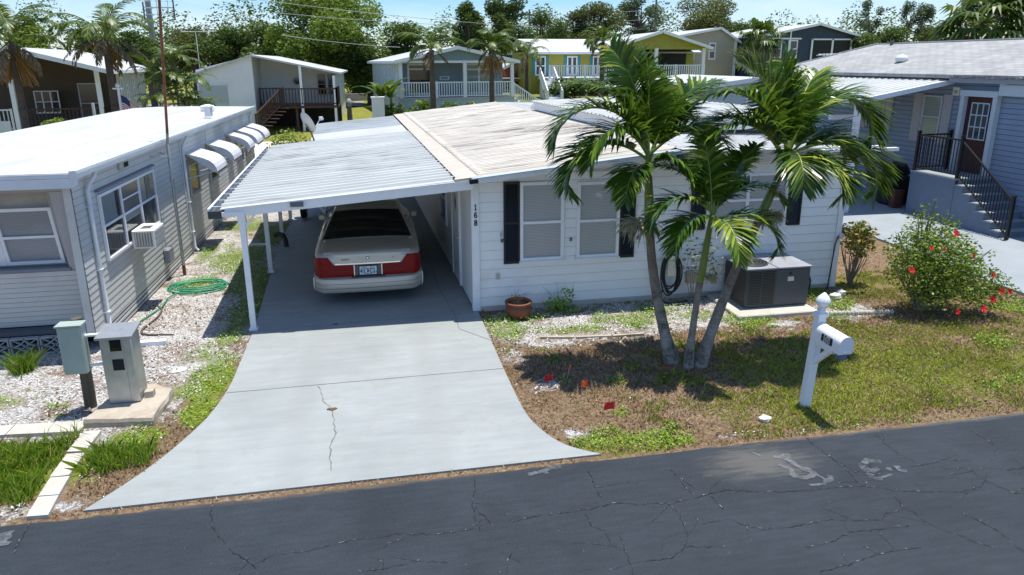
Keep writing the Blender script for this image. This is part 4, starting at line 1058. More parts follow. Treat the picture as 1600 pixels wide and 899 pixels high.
mb = MB(); mb.box(-1.42, -1.22, 11.385, 11.43, 2.09, 2.17); mb.build('light_fitting', plain('smoked_plastic', (0.10, 0.13, 0.16), 0.4), CP)
mb = MB(); mb.box(-2.0, 1.1, 20.22, 20.27, 2.05, 2.16); mb.T = shear(); mb.build('step_flashing', M['carlow'], CP)

# ------------------------------------------------------------------ the parked sedan (rear towards us)
CAR = thing('parked_car', 'champagne four-door sedan parked under the white carport, seen from behind', 'car', (-0.29, 12.36, 0.025))
CX, CY, CZ = -0.29, 12.36, 0.025
def cT(p): return Vector((CX + p[0], CY + p[1], CZ + p[2]))
def loft(mb, secs, m=0, cap0=True, cap1=True, smooth=True):
    k = len(secs[0]); vs = sum([list(s) for s in secs], []); fs = []
    for i in range(len(secs) - 1):
        for j in range(k - 1): fs.append((i * k + j, i * k + j + 1, (i + 1) * k + j + 1, (i + 1) * k + j))
    mb.add(vs, fs, m, smooth)
    if cap0: mb.add(secs[0], [tuple(range(k - 1, -1, -1))], m)
    if cap1: mb.add(secs[-1], [tuple(range(k))], m)
ST = [(0.07, .86, .40, .86, .915), (0.085, .885, .36, .915, .965), (0.13, .905, .32, .95, .992), (0.3, .955, .27, .965, 1.003), (0.7, .98, .235, .97, 1.012), (1.1, .985, .22, .972, 1.02),
      (2.0, .985, .2, .965, 1.0), (3.2, .985, .2, .95, .99), (3.8, .975, .2, .93, .975), (4.6, .95, .22, .87, .91), (5.1, .90, .27, .80, .84), (5.3, .80, .36, .68, .72)]
def sec(y, w, zl, zb, zt):
    h = [(0, zl), (w * .86, zl), (w * .965, zl + .09), (w, zl + .26), (w * 1.0, zb - .20), (w * .985, zb - .08), (w * .95, zb - .015), (w * .88, zb + .012), (w * .55, zt - .006), (0, zt)]
    return [(x, y, z) for x, z in h] + [(-x, y, z) for x, z in h[-2:0:-1]] + [(0, y, zl)]
mb = MB(); mb.T = cT
loft(mb, [sec(*s) for s in ST])
GH = [(0.98, .90, .985, .87, 1.005), (1.45, .90, .985, .77, 1.20), (1.9, .895, .98, .66, 1.385), (2.2, .89, .975, .635, 1.425), (2.6, .89, .975, .64, 1.435), (3.0, .89, .97, .645, 1.41), (3.75, .87, .955, .78, 1.0)]
def gsec(y, wb, zb, wt, zt):
    h = [(wb, zb - .03), (wb * .985, zb), (wt + .03, zt - .05), (wt - .04, zt - .008), (wt * .5, zt + .012), (0, zt + .018)]
    return [(x, y, z) for x, z in h] + [(-x, y, z) for x, z in h[-2::-1]]
loft(mb, [gsec(*g) for g in GH])
mb.build('body', M['carpaint'], CAR)
def gtop(y):
    for a, b_ in zip(GH[:-1], GH[1:]):
        if a[0] <= y <= b_[0]:
            t = (y - a[0]) / (b_[0] - a[0]); return a[3] + (b_[3] - a[3]) * t, a[4] + (b_[4] - a[4]) * t
def screen(name, y0, y1, inset, off, mat, parent):
    s = MB(); s.T = cT; k = 9; rows = 10; vs = []
    for i in range(rows + 1):
        y = y0 + (y1 - y0) * i / rows; wt, zt = gtop(y); w = wt - inset
        for j in range(k):
            x = -w + 2 * w * j / (k - 1); a = abs(x) / wt
            z = zt + 0.018 - 0.006 * a / 0.5 if a < .5 else zt + 0.012 - 0.02 * (a - .5) / .44
            vs.append((x, y, z + off))
    s.add(vs, [(i * k + j, i * k + j + 1, (i + 1) * k + j + 1, (i + 1) * k + j) for i in range(rows) for j in range(k - 1)], 0, True)
    return s.build(name, M[mat], parent)
screen('window_seal', 1.02, 1.90, 0.02, 0.007, 'black', CAR)
screen('rear_window', 1.05, 1.87, 0.05, 0.012, 'darkglass', CAR)
for sg in (1, -1):
    s = MB(); s.T = cT
    pts = []
    for y in (1.5, 1.95, 2.3, 2.6, 3.0, 3.45):
        wt, zt = gtop(y); pts.append((y, wt, zt))
    vs = []
    for (y, wt, zt) in pts:
        vs += [(sg * (.895 * .985 + .008), y, 1.0), (sg * (wt + .042), y, zt - .065)]
    s.add(vs, [(2 * i, 2 * i + 2, 2 * i + 3, 2 * i + 1) for i in range(len(pts) - 1)], 0, True)
    s.build('side_window', M['darkglass'], CAR)
# trunk lid: top panel and the bright rear drop between the lamps
def lid_pt(x, t):
    prof = [(1.0, 1.026), (0.6, 1.02), (0.22, 1.012), (0.10, 0.998), (0.062, 0.965), (0.052, 0.90), (0.048, 0.775)]
    i = min(int(t), len(prof) - 2); f = t - i
    y = prof[i][0] + (prof[i + 1][0] - prof[i][0]) * f; z = prof[i][1] + (prof[i + 1][1] - prof[i][1]) * f
    a = abs(x) / 0.76
    if t >= 3: y += 0.045 * a ** 3
    return (x, y, z - 0.016 * a * a)
s = MB(); s.T = cT; cols = 13; rows = 25; vs = []
for i in range(rows):
    t = 6 * i / (rows - 1)
    for j in range(cols):
        wide = .77 if t < 3.6 else .77 - (t - 3.6) / 2.4 * .20
        vs.append(lid_pt(-wide + 2 * wide * j / (cols - 1), t))
s.add(vs, [(i * cols + j, (i + 1) * cols + j, (i + 1) * cols + j + 1, i * cols + j + 1) for i in range(rows - 1) for j in range(cols - 1)], 0, True)
lid = s.build('trunk_lid', M['carpaint'], CAR)
s = MB(); s.T = cT
for i in range(10):
    x0, x1 = -.58 + i * .116, -.58 + (i + 1) * .116
    y0, y1 = .036 + .045 * (abs(x0) / .76) ** 3, .036 + .045 * (abs(x1) / .76) ** 3
    s.add([(x0, y0, .772), (x1, y1, .772), (x1, y1, .797), (x0, y0, .797), (x0, y0 + .03, .772), (x1, y1 + .03, .772), (x1, y1 + .03, .80), (x0, y0 + .03, .80)], [(0, 1, 2, 3), (3, 2, 6, 7), (0, 4, 5, 1)])
s.build('chrome_strip', M['chrome'], lid)
# badge and script lettering on the lid
s = MB(); s.T = lambda p: cT((p[0], .046 - p[1], p[2]))
ring = [(math.cos(a) * .034, math.sin(a) * .028) for a in [i * 2 * math.pi / 16 for i in range(16)]]
s.prism([(x, 0.0, .882 + z) for x, z in ring], (0, .006, 0), 0); s.prism([(x * .55, 0.006, .882 + z * .55) for x, z in ring], (0, .003, 0), 1)
s.build('badge', [plain('badge_blue', (0.03, 0.07, 0.22), 0.3), M['chrome']], lid)
s = MB(); s.T = lambda p: cT((p[0], .056 - p[1], p[2]))
sx = -.46
for k in range(7):
    hh = .024 if k in (0, 3) else .013
    s.beam((sx, 0.0, .86), (sx + .008, 0.0, .86 + hh), .006, .006); s.beam((sx + .008, 0.0, .86 + hh), (sx + .018, 0.0, .86), .006, .006); sx += .02
s.beam((-.47, 0.0, .857), (-.31, 0.0, .857), .006, .005)
for x in (.44, .455): s.beam((x, 0.002, .868), (x + .004, 0.002, .884), .007, .006)
s.build('lettering', plain('badge_grey', (0.10, 0.13, 0.18), 0.4), lid)
# lamps
def rear_y(x): return .050 if abs(x) < .82 else .050 + (abs(x) - .82) ** 2 * 9.5
for sg in (-1, 1):
    s = MB(); s.T = cT; F = []; B = []
    for x in (.25, .4, .55, .60, .65, .70, .76, .82, .86, .90, .925, .945):
        zh = .765 if x <= .60 else min(.765 + (x - .60) * 1.55, .915 - max(0, x - .86) * .35)
        zl_ = .555 + max(0, x - .86) * .25
        yy = rear_y(x) - .016
        F.append([(sg * x, yy, zl_), (sg * x, yy - .006, zl_ + (zh - zl_) * .3), (sg * x, yy - .006, zl_ + (zh - zl_) * .7), (sg * x, yy, zh)])
        B.append([(sg * x, yy + .05, zl_), (sg * x, yy + .05, zh)])
    for i in range(len(F) - 1):
        for j in range(3): s.add([F[i][j], F[i + 1][j], F[i + 1][j + 1], F[i][j + 1]], [(0, 1, 2, 3) if sg > 0 else (3, 2, 1, 0)], 0, False)
        s.add([F[i][3], F[i + 1][3], B[i + 1][1], B[i][1]], [(0, 1, 2, 3)]); s.add([F[i][0], F[i + 1][0], B[i + 1][0], B[i][0]], [(3, 2, 1, 0)])
    s.add(F[0] + [B[0][1], B[0][0]], [(0, 1, 2, 3, 4, 5)])
    # side wrap of the lamp
    s.add([F[-1][0], (sg * .972, .34, .62), (sg * .965, .34, .88), F[-1][3]], [(0, 1, 2, 3)]); s.add([(sg * .972, .34, .62), (sg * .95, .40, .62), (sg * .95, .40, .88), (sg * .965, .34, .88)], [(0, 1, 2, 3)])
    lp = s.build('tail_lamp', M['lens_red'], CAR)
    s = MB(); s.T = cT
    s.beam((sg * .26, rear_y(.26) - .026, .655), (sg * .60, rear_y(.6) - .026, .655), .006, .012); s.beam((sg * .62, rear_y(.62) - .027, .575), (sg * .62, rear_y(.62) - .027, .80), .006, .008)
    s.build('lamp_rib', plain('dark_red', (0.12, 0.006, 0.008), 0.4), lp)
# plate recess and plate
s = MB(); s.T = cT; s.box(-.235, .235, .032, .09, .545, .768, 0)
for sg in (1, -1): s.beam((sg * .245, .03, .555), (sg * .215 + sg * .03, .03, .77), .012, .03, 1); s.box(min(sg * .17, sg * .235), max(sg * .17, sg * .235), .026, .031, .57, .75, 2)
s.build('plate_recess', [M['black'], M['chrome'], M['carlow']], CAR)
s = MB(); s.T = lambda p: cT((p[0], .030 - p[1], p[2]))
s.box(-.152, .152, 0, .006, .578, .732, 0)
pl_ = s.build('number_plate', plain('plate_white', (0.62, 0.70, 0.72), 0.4), CAR)
s = MB(); s.T = lambda p: cT((p[0], .022 - p[1], p[2]))
strokes(s, '417', -.138, .612, .078, .013, n0=0.0, depth=.003, gap=.55); strokes(s, 'C1J', .036, .612, .078, .013, n0=0.0, depth=.003, gap=.55)
s.build('plate_text', plain('plate_blue', (0.03, 0.16, 0.32), 0.5), pl_)
s = MB(); s.T = lambda p: cT((p[0], .022 - p[1], p[2]))
for (x, z, r_, m_) in ((-.008, .656, .016, 0), (.009, .650, .015, 0), (0, .632, .012, 1), (0, .68, .007, 1)):
    s.prism([(x + math.cos(a) * r_, 0, z + math.sin(a) * r_) for a in [k * .785 for k in range(8)]], (0, .002, 0), m_)
for x in range(-5, 6):
    if abs(x) > 1: s.box(x * .02 - .006, x * .02 + .006, 0, .002, .708, .722, 1)
s.box(-.07, .07, 0, .002, .588, .597, 1)
s.build('plate_emblem', [plain('plate_orange', (0.45, 0.14, 0.03), 0.5), plain('plate_green', (0.10, 0.26, 0.16), 0.5)], pl_)
# bumper
s = MB(); s.T = cT
prof = [(.10, .548), (-.03, .545), (-.06, .525), (-.068, .49), (-.07, .40), (-.062, .33), (-.045, .285), (-.01, .26), (.10, .25)]
secs = []
for x in [-.985, -.97, -.9, -.8, -.65, -.45, -.2, 0, .2, .45, .65, .8, .9, .97, .985]:
    a = abs(x) / .97; sh = .05 * a ** 2 + (.0 if a < .8 else (a - .8) ** 1.6 * 3.0)
    secs.append([(x, y + sh, z) for y, z in prof])
loft(s, secs, 0)
for sg in (1, -1):
    loft(s, [[(sg * .962, .18, .545), (sg * .99, .18, .52), (sg * .992, .18, .35), (sg * .965, .18, .26)], [(sg * .965, .62, .545), (sg * .99, .62, .52), (sg * .992, .62, .35), (sg * .97, .62, .26)]], 0)
bp = s.build('bumper', M['carpaint'], CAR)
s = MB(); s.T = cT
xs_ = [-.9, -.8, -.65, -.45, -.2, 0, .2, .45, .65, .8, .9]
for z, yoff in ((.535, -.052), (.44, -.0715), (.355, -.0685)):
    p = []
    for x in xs_:
        a = abs(x) / .97; p.append((x, yoff + .05 * a ** 2 + (.0 if a < .8 else (a - .8) ** 1.6 * 3.0), z))
    s.tube(p, .004, 5)
s.build('bumper_groove', M['carlow'], bp)
s = MB(); s.T = cT; s.box(-.30, .30, -.05, .03, .547, .556, 0); s.build('bumper_step', M['carlow'], bp)
for (sg, y) in ((1, 1.28), (-1, 1.28), (1, 4.2), (-1, 4.2)):
    w = MB(); w.T = cT; xi = sg * .80; xo = sg * .965
    w.tube([(xi, y, .335), (xi + sg * .02, y, .335), (xo - sg * .03, y, .335), (xo, y, .335)], [.315, .335, .335, .31], 24)
    t_ = w.build('wheel', M['rubber'], CAR)
    w = MB(); w.T = cT; w.tube([(xo - sg * .005, y, .335), (xo + sg * .012, y, .335)], [.205, .17], 18); w.build('rim', M['alu'], t_)
for sg in (1, -1):
    s = MB(); s.T = cT; s.bbox(min(sg * .93, sg * 1.07), max(sg * .93, sg * 1.07), 3.2, 3.3, .93, 1.06, .02); s.build('wing_mirror', M['carpaint'], CAR)
for sg in (1, -1):
    for y in (1.95, 3.0):
        s = MB(); s.T = cT; s.bbox(min(sg * .985, sg * 1.01), max(sg * .985, sg * 1.01), y, y + .2, .80, .83, .006); s.build('door_handle', M['carpaint'], CAR)
s = MB(); s.T = cT; s.tube([(-.3, .1, .21), (-.3, 1.2, .21)], .03, 8); s.box(-.8, .8, .4, 4.9, .18, .25); s.build('underbody', M['black'], CAR)

# things stored beyond the car
CART = thing('utility_trailer', 'dark utility trailer parked beyond the sedan at the back of the carport', 'trailer', (-1.6, 20.0, 0.025))
s = MB(); s.box(-2.0, -0.9, 19.4, 21.4, .55, .62, 0); s.box(-2.0, -1.95, 19.4, 21.4, .62, .9, 0); s.box(-.95, -.9, 19.4, 21.4, .62, .9, 0); s.build('bed', M['carlow'], CART)
s = MB(); s.tube([(-1.45, 19.4, .58), (-1.45, 18.6, .5), (-1.45, 18.3, .42)], .035, 8); s.tube([(-1.7, 19.4, .58), (-1.45, 18.6, .5)], .03, 8); s.tube([(-1.2, 19.4, .58), (-1.45, 18.6, .5)], .03, 8); s.tube([(-1.45, 18.5, .5), (-1.45, 18.5, .06)], .022, 8); s.build('tow_bar', M['alu'], CART)
for x in (-2.16, -.78):
    w = MB(); w.tube([(x - .08, 20.2, .33), (x - .06, 20.2, .33), (x + .06, 20.2, .33), (x + .08, 20.2, .33)], [.25, .28, .28, .25], 18); t_ = w.build('wheel', M['rubber'], CART)
    w = MB(); w.tube([(x - .085, 20.2, .33), (x + .085, 20.2, .33)], .13, 14); w.build('rim', M['alu'], t_)
s = MB(); s.tube([(-2.52, 16.9, .35), (-2.44, 16.86, .40), (-2.33, 16.8, .38), (-2.27, 16.75, .28), (-2.25, 16.72, .1)], .06, 10)
tag(s.build('pipe_elbow', M['hose_black'], loc=(-2.4, 16.8, 0.05)), 'black elbow pipe curling round the third carport post', 'pipe')

# ================================================================== LEFT NEIGHBOUR: OLD WHITE TRAILER HOME
NB = thing('mobile_home', 'old white trailer home with curved window awnings along its side, left of the driveway', 'mobile home', (-6.4, 18, 0))
WX = -4.40
mb = MB().frame((WX, 11.02, 0), (0, 1, 0), (1, 0, 0))
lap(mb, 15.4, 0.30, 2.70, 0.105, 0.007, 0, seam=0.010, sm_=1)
mb.box(0, 15.4, -0.12, -0.01, 0.3, 2.70, 0)
mb.build('side_wall', [M['siding_old'], plain('old_lap_shadow', (0.27, 0.28, 0.28), 0.8)], NB)  # second material paints the lap shadow lines between the old boards
mb = MB().frame((WX, 11.4, 0), (0, 1, 0), (1, 0, 0))
for k in range(4): mb.box(0, 15, -0.035, 0.0 + 0.004 * (k % 2), 0.03 + k * 0.075, 0.03 + k * 0.075 + 0.045, 0)
mb.box(0, 15, -0.08, -0.04, 0, 0.31, 1)
mb.build('skirting', [M['siding_old'], M['dark_gap']], NB)
mb = MB()
xsR = [-8.25, -7.4, -6.3, -5.2, -4.24]; zsR = [2.815, 2.845, 2.86, 2.85, 2.82]
ysR = [10.79] + [10.86 + 15.71 * i / 8 for i in range(9)]
vs = [(x, 10.79, 2.80) for x in xsR] + [(x, y, z + (0.012 * math.sin(y * 1.3 + x) if 0 < i < 4 else 0)) for y in ysR[1:] for i, (x, z) in enumerate(zip(xsR, zsR))]
mb.add(vs, [(i * 5 + j, i * 5 + j + 1, (i + 1) * 5 + j + 1, (i + 1) * 5 + j) for i in range(9) for j in range(4)], 0, True)
mb.build('roof', M['roof_white'], NB)
mb = MB()
mb.box(-4.30, -4.22, 10.80, 26.6, 2.735, 2.832, 0); mb.box(-4.235, -4.205, 10.79, 26.6, 2.80, 2.845, 0); mb.box(-4.38, -4.30, 10.85, 26.6, 2.69, 2.73, 0)
mb.box(-8.27, -4.31, 10.80, 10.86, 2.74, 2.815, 0); mb.box(-8.27, -4.30, 10.78, 10.86, 2.60, 2.735, 0)
mb.add([(-4.30, 10.78, 2.60), (-4.20, 10.78, 2.66), (-4.20, 10.78, 2.85), (-4.30, 10.78, 2.84)], [(0, 1, 2, 3)])
mb.build('roof_fascia', M['gutter'], NB)
def canted(p): return Vector((-8.8 + p[0], 11.0 + (2.62 - p[2]) * 0.20 - p[1], p[2]))
mb = MB(); mb.T = canted
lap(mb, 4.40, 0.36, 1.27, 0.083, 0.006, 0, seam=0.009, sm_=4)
mb.box(0, 4.40, -0.2, -0.01, 0.34, 1.27, 0)
mb.box(4.10, 4.39, -0.06, -0.005, 1.275, 2.52, 1); mb.box(0, 2.6, -0.06, -0.005, 1.275, 2.52, 1)
mb.box(0, 4.39, -0.10, -0.012, 2.521, 2.70, 1)
mb.add([(4.10, -0.005, 1.275), (4.10, -0.005, 2.52), (3.96, -0.20, 2.52), (4.06, -0.20, 1.275)], [(0, 1, 2, 3)], 1)
mb.box(2.585, 2.60, -0.26, -0.062, 1.275, 2.52, 1); mb.box(2.6, 4.10, -0.26, -0.20, 1.275, 2.52, 2); mb.box(4.102, 4.115, -0.26, -0.062, 1.275, 2.52, 1)
mb.box(2.5, 4.12, -0.20, 0.02, 1.275, 1.32, 3)
mb.build('front_wall', [M['siding_old'], M['grey_panel'], pm('weathered_beige', (0.40, 0.38, 0.34), (0.32, 0.30, 0.27), 3, 0.7), plain('grey_sill', (0.20, 0.22, 0.27), 0.6), bpy.data.materials['old_lap_shadow']], NB)
f = MB(); f.T = lambda p: canted((p[0] + 3.20, p[1] - 0.195, p[2] + 1.36))
for (a, b_, c, d_) in ((0, .05, 0, .90), (.75, .80, 0, .90), (.05, .75, 0, .05), (.05, .75, .85, .90), (.05, .75, .42, .46), (-.22, -.004, 0, .9)): f.box(a, b_, .002, .05, c, d_)
wf = f.build('window', M['white_trim'], NB)
f = MB(); f.T = lambda p: canted((p[0] + 3.20, p[1] - 0.195, p[2] + 1.36)); f.box(.04, .76, .001, .02, .04, .86); f.build('pane', M['blind_dark'], wf)
mb = MB(); mb.box(-8.8, -4.5, 11.55, 11.6, 0, .4, 0); mb.box(-8.8, -4.42, 11.42, 11.46, .30, .345, 0); mb.build('crawl_space', M['dark_gap'], NB)
mb = MB(); mb.box(-8.8, -4.44, 11.22, 11.52, .28, .345, 0); mb.build('base_beam', plain('slate_beam', (0.07, 0.08, 0.10), 0.7), NB)
for k in range(5):
    x0 = -6.90 + k * 0.415
    s = MB().frame((x0, 11.12, 0), (1, 0, 0), (0, -1, 0)); w = .40; h = .27; e = .022
    s.box(0, w, -.09, 0, 0, e); s.box(0, w, -.09, 0, h - e, h); s.box(0, e, -.09, 0, e, h - e); s.box(w - e, w, -.09, 0, e, h - e)
    for (cx, cz, a0) in ((0, 0, 0), (w, 0, 90), (w, h, 180), (0, h, 270)):     # four quarter arcs meeting as petals
        p = [(cx + math.cos(R(a0 + q)) * w * .5, -.04, cz + math.sin(R(a0 + q)) * h * .5) for q in range(0, 91, 15)]
        for a, b_ in zip(p[:-1], p[1:]): s.beam(a, b_, .08, .016, 0, up=(0, 0, 1))
    s.beam((e, -.04, h * .06), (w - e, -.04, h * .94), .06, .014); s.beam((e, -.04, h * .94), (w - e, -.04, h * .06), .06, .014)
    s.build('breeze_block', plain('block_grey', (0.34, 0.35, 0.36), 0.8) if k == 0 else bpy.data.materials['block_grey'], NB)
# side windows
wf = window(NB, (WX + 0.007, 11.87, 1.22), (0, 1, 0), (1, 0, 0), 2.87, 1.09, 'white_trim', 'glass', cols=3, fw=0.045, split=0.52, sill=False)
f = MB().frame((WX + 0.007, 11.87, 1.22), (0, 1, 0), (1, 0, 0))
f.box(.05, .70, .017, .021, .60, 1.04, 0); f.box(1.0, 1.86, .017, .021, .60, 1.04, 1); f.box(1.0, 1.86, .0215, .03, .80, .825, 2); f.box(1.96, 2.30, .017, .021, .60, 1.04, 0); f.box(2.34, 2.82, .017, .021, .60, 1.04, 1); f.box(1.0, 1.86, .017, .021, .42, .55, 0)
f.build('curtain', [plain('curtain_grey', (0.20, 0.25, 0.29), 0.3, coat=0.8), plain('curtain_dark', (0.07, 0.095, 0.13), 0.3, coat=0.8), M['white_trim']], wf)
f = MB().frame((WX, 11.82, 2.36), (0, 1, 0), (1, 0, 0)); f.box(0, 2.97, 0.005, .07, 0, .03); f.build('head_trim', plain('slate_trim', (0.16, 0.18, 0.23), 0.5), NB)
f = MB().frame((WX, 12.98, 2.54), (0, 1, 0), (1, 0, 0)); f.box(0, .46, .006, .04, 0, .13, 0); f.box(.2, .42, .041, .045, .02, .10, 1); f.build('wall_vent', [plain('vent_plate', (0.42, 0.43, 0.38), 0.5), M['dark_gap']], NB)
f = MB().frame((WX, 14.75, .36), (0, 1, 0), (1, 0, 0)); f.bbox(0, .32, .005, .12, 0, .30, .02); f.build('meter_box', plain('meter_grey', (0.24, 0.26, 0.29), 0.5), NB)
def downspout(y, z0, x=WX):
    s = MB(); s.tube([(-4.27, y + .18, 2.74), (-4.28, y + .18, 2.66), (-4.33, y + .06, 2.55), (x + .05, y, 2.45), (x + .05, y, 1.2), (x + .05, y, z0 + .08), (x + .12, y, z0)], .034, 8)
    for z in (2.2, 1.2, .5): s.box(x, x + .09, y - .05, y + .05, z, z + .02)
    s.build('downspout', M['gutter'], NB)
downspout(11.45, .02); downspout(17.0, .05); downspout(26.2, .05)
for y in (16.9, 19.5): 
    s = MB(); s.box(WX + .008, WX + .022, y, y + .05, .3, 2.6); s.build('panel_strip', M['gutter'], NB)
for (y0, w, wz) in ((17.25, 1.15, 1.3), (19.35, 1.15, 1.3), (21.9, .8, 1.5), (23.3, 1.15, 1.3), (24.9, 1.15, 1.3)):
    aw = MB().frame((WX, y0, 0), (0, 1, 0), (1, 0, 0))
    prof = [(0.005, 2.31), (.40, 2.19), (.53, 2.13), (.62, 2.05), (.67, 1.96), (.69, 1.87), (.69, 1.82)]
    n_ = 8
    for k in range(n_):
        u0, u1 = w * k / n_, w * (k + 1) / n_; g = .006 if k % 2 else 0
        a = [(u0, p[0], p[1] + g) for p in prof]; b_ = [(u1, p[0], p[1] + g) for p in prof]
        aw.add(a + b_, [(i, i + len(a), i + len(a) + 1, i + 1) for i in range(len(a) - 1)], 0)
        aw.add([(p[0], p[1], p[2] - .018) for p in a + b_], [(i, i + 1, i + len(a) + 1, i + len(a)) for i in range(len(a) - 1)], 0)
    for u in (0, w):
        pts = [(u, p[0], p[1]) for p in prof] + [(u, .52, 1.92), (u, .33, 2.06)]
        aw.add(pts, [tuple(range(len(pts)))], 0)
        aw.tube([(u, .02, 1.72), (u, .64, 1.88)], .013, 6)
    ao = aw.build('awning', pm('awning_white', (0.74, 0.74, 0.74), (0.58, 0.58, 0.60), 2, 0.5) if y0 < 18 else bpy.data.materials['awning_white'], NB)
    window(NB, (WX + .007, y0 + .12, wz), (0, 1, 0), (1, 0, 0), w - .25, 2.0 - wz, 'alu', 'glass', fw=.035)
s = MB(); s.box(-4.66, -4.5, 20.9, 21.15, 2.88, 3.12); s.box(-4.69, -4.47, 20.87, 21.18, 3.12, 3.15); s.build('box_vent', M['alu'], NB)
s = MB(); s.lathe([(.20, 2.86), (.22, 2.96), (.2, 3.02), (.05, 3.06)], (-5.2, 23.8), 16); s.build('round_vent', M['white_trim'], NB)
# window air conditioner (sits in the window)
AC = thing('window_air_conditioner', 'white window air conditioner sticking out of the trailer side window', 'air conditioner', (WX, 13.3, 1.22))
s = MB(); s.bbox(WX + .05, WX + .42, 13.00, 13.62, 1.13, 1.46, .012, 0); s.build('case', M['white_paint'], AC)
s = MB(); s.box(WX + .10, WX + .38, 12.988, 12.999, 1.17, 1.43, 0); 
for k in range(6): s.box(WX + .11 + k * .045, WX + .13 + k * .045, 12.980, 12.987, 1.18, 1.42, 1)
s.build('side_grille', [plain('beige_fins', (0.30, 0.25, 0.19), 0.6), M['light_grey_plastic']], AC)
s = MB()
for k in range(3): s.box(WX + .421, WX + .428, 13.05, 13.57, 1.165 + k * .095, 1.235 + k * .095, 0)
s.box(WX + .15, WX + .32, 13.15, 13.4, 1.46, 1.464, 1)
s.build('rear_grille', [plain('grille_grey', (0.40, 0.42, 0.43), 0.5), M['carlow']], AC)

# antenna mast
MA = thing('antenna_mast', 'tall rusty steel mast with a television aerial beside the white trailer', 'antenna mast', (-4.14, 15.12, 0))
s = MB(); s.tube([(-4.14, 15.12, 0.0), (-4.14, 15.12, .22)], .036, 8, 1); s.tube([(-4.14, 15.12, .22), (-4.14, 15.12, 2.75)], .032, 8, 0); s.tube([(-4.14, 15.12, 2.70), (-4.115, 15.12, 2.95)], .028, 8, 2); s.tube([(-4.115, 15.12, 2.95), (-3.86, 15.12, 6.6)], .027, 8, 1)
s.tube([(-4.14, 15.12, 2.0), (-4.14, 15.12, 2.08)], .045, 8, 0)
s.build('pole', [M['steel'], M['rust'], pm('rust_stain', (0.42, 0.36, 0.26), (0.33, 0.27, 0.2), 6, 0.7)], MA)
s = MB(); s.tube([(-4.14, 15.1, 2.5), (-4.38, 14.75, 2.55)], .012, 6); s.tube([(-4.14, 15.1, 2.5), (-4.38, 15.4, 2.55)], .012, 6); s.build('bracket', M['steel'], MA)
s = MB(); zb = 5.33
s.T = lambda p: Vector((p[0] + .20, p[1], p[2]))
s.tube([(-4.45, 15.12, zb), (-3.88, 15.12, zb)], .012, 6, 0); s.tube([(-4.45, 15.12, zb - .12), (-3.9, 15.12, zb - .12)], .006, 6, 0); s.tube([(-4.45, 15.12, zb + .12), (-3.9, 15.12, zb + .12)], .006, 6, 0)
for x in (-4.44, -3.90): s.tube([(x, 15.12, zb - .22), (x, 15.12, zb + (.1 if x < -4.2 else .45))], .016, 6, 1)
for x in (-4.3, -4.2, -4.0): s.tube([(x, 15.12, zb - .16), (x, 15.12, zb + .3)], .006, 6, 0)
s.build('aerial', [M['alu'], M['carlow']], MA)

# hoses and bits in the shell yard
def loopy(cx, cy, n, r0, r1, z, seed, sq=0.75):
    g = random.Random(seed); p = []
    for i in range(n * 22):
        a = i / 22 * 2 * math.pi; k = i // 22; g2 = random.Random(seed * 31 + k)
        rr = r0 + (r1 - r0) * g2.random(); ox, oy = g2.uniform(-.12, .12), g2.uniform(-.1, .1)
        p.append((cx + ox + math.cos(a) * rr, cy + oy + math.sin(a) * rr * sq, z + 0.012 * (k % 4) + .01 * math.sin(a * 2 + k)))
    for _ in range(2): p = [p[0]] + [tuple((p[i - 1][c] + 2 * p[i][c] + p[i + 1][c]) / 4 for c in range(3)) for i in range(1, len(p) - 1)] + [p[-1]]
    return p
s = MB(); pts = loopy(-3.62, 14.15, 7, .28, .58, .03, 4)
end = [(-3.9, 13.9, .03), (-4.05, 13.5, .03), (-4.02, 13.0, .03), (-4.12, 12.5, .03), (-4.2, 12.2, .03), (-4.28, 11.8, .03)]
s.tube(pts, .013, 6); s.tube(end, .013, 6)
tag(s.build('garden_hose', M['hose_green'], loc=(-3.62, 14.15, 0)), 'tangled green garden hose on white shell ground beside the trailer', 'hose')
s = MB(); pp = curve_pts([(-4.16, 13.1), (-4.0, 12.9), (-3.95, 12.5), (-4.0, 12.1), (-4.02, 11.8), (-3.9, 11.62), (-3.6, 11.55), (-3.45, 11.52)], 5)
s.tube([(x, y, .022) for x, y in pp], .016, 6)
tag(s.build('brown_hose', M['hose_brown'], loc=(-3.9, 12, 0)), 'short brown hose snaking over white shells in front of the green hose', 'hose')
s = MB(); s.box(-4.0, -3.46, 11.12, 11.22, .01, .075); s.box(-4.38, -4.0, 11.13, 11.21, .01, .07)
tag(s.build('drain_pipe', M['white_trim'], loc=(-3.8, 11.17, 0)), 'white square drain pipe lying on the shells behind the pedestal', 'pipe')
s = MB(); s.box(-3.35, -2.75, 17.3, 17.42, .0, .05); tag(s.build('timber_board', M['white_trim'], loc=(-3.05, 17.36, 0)), 'white board lying in the weeds beyond the first carport post', 'board')

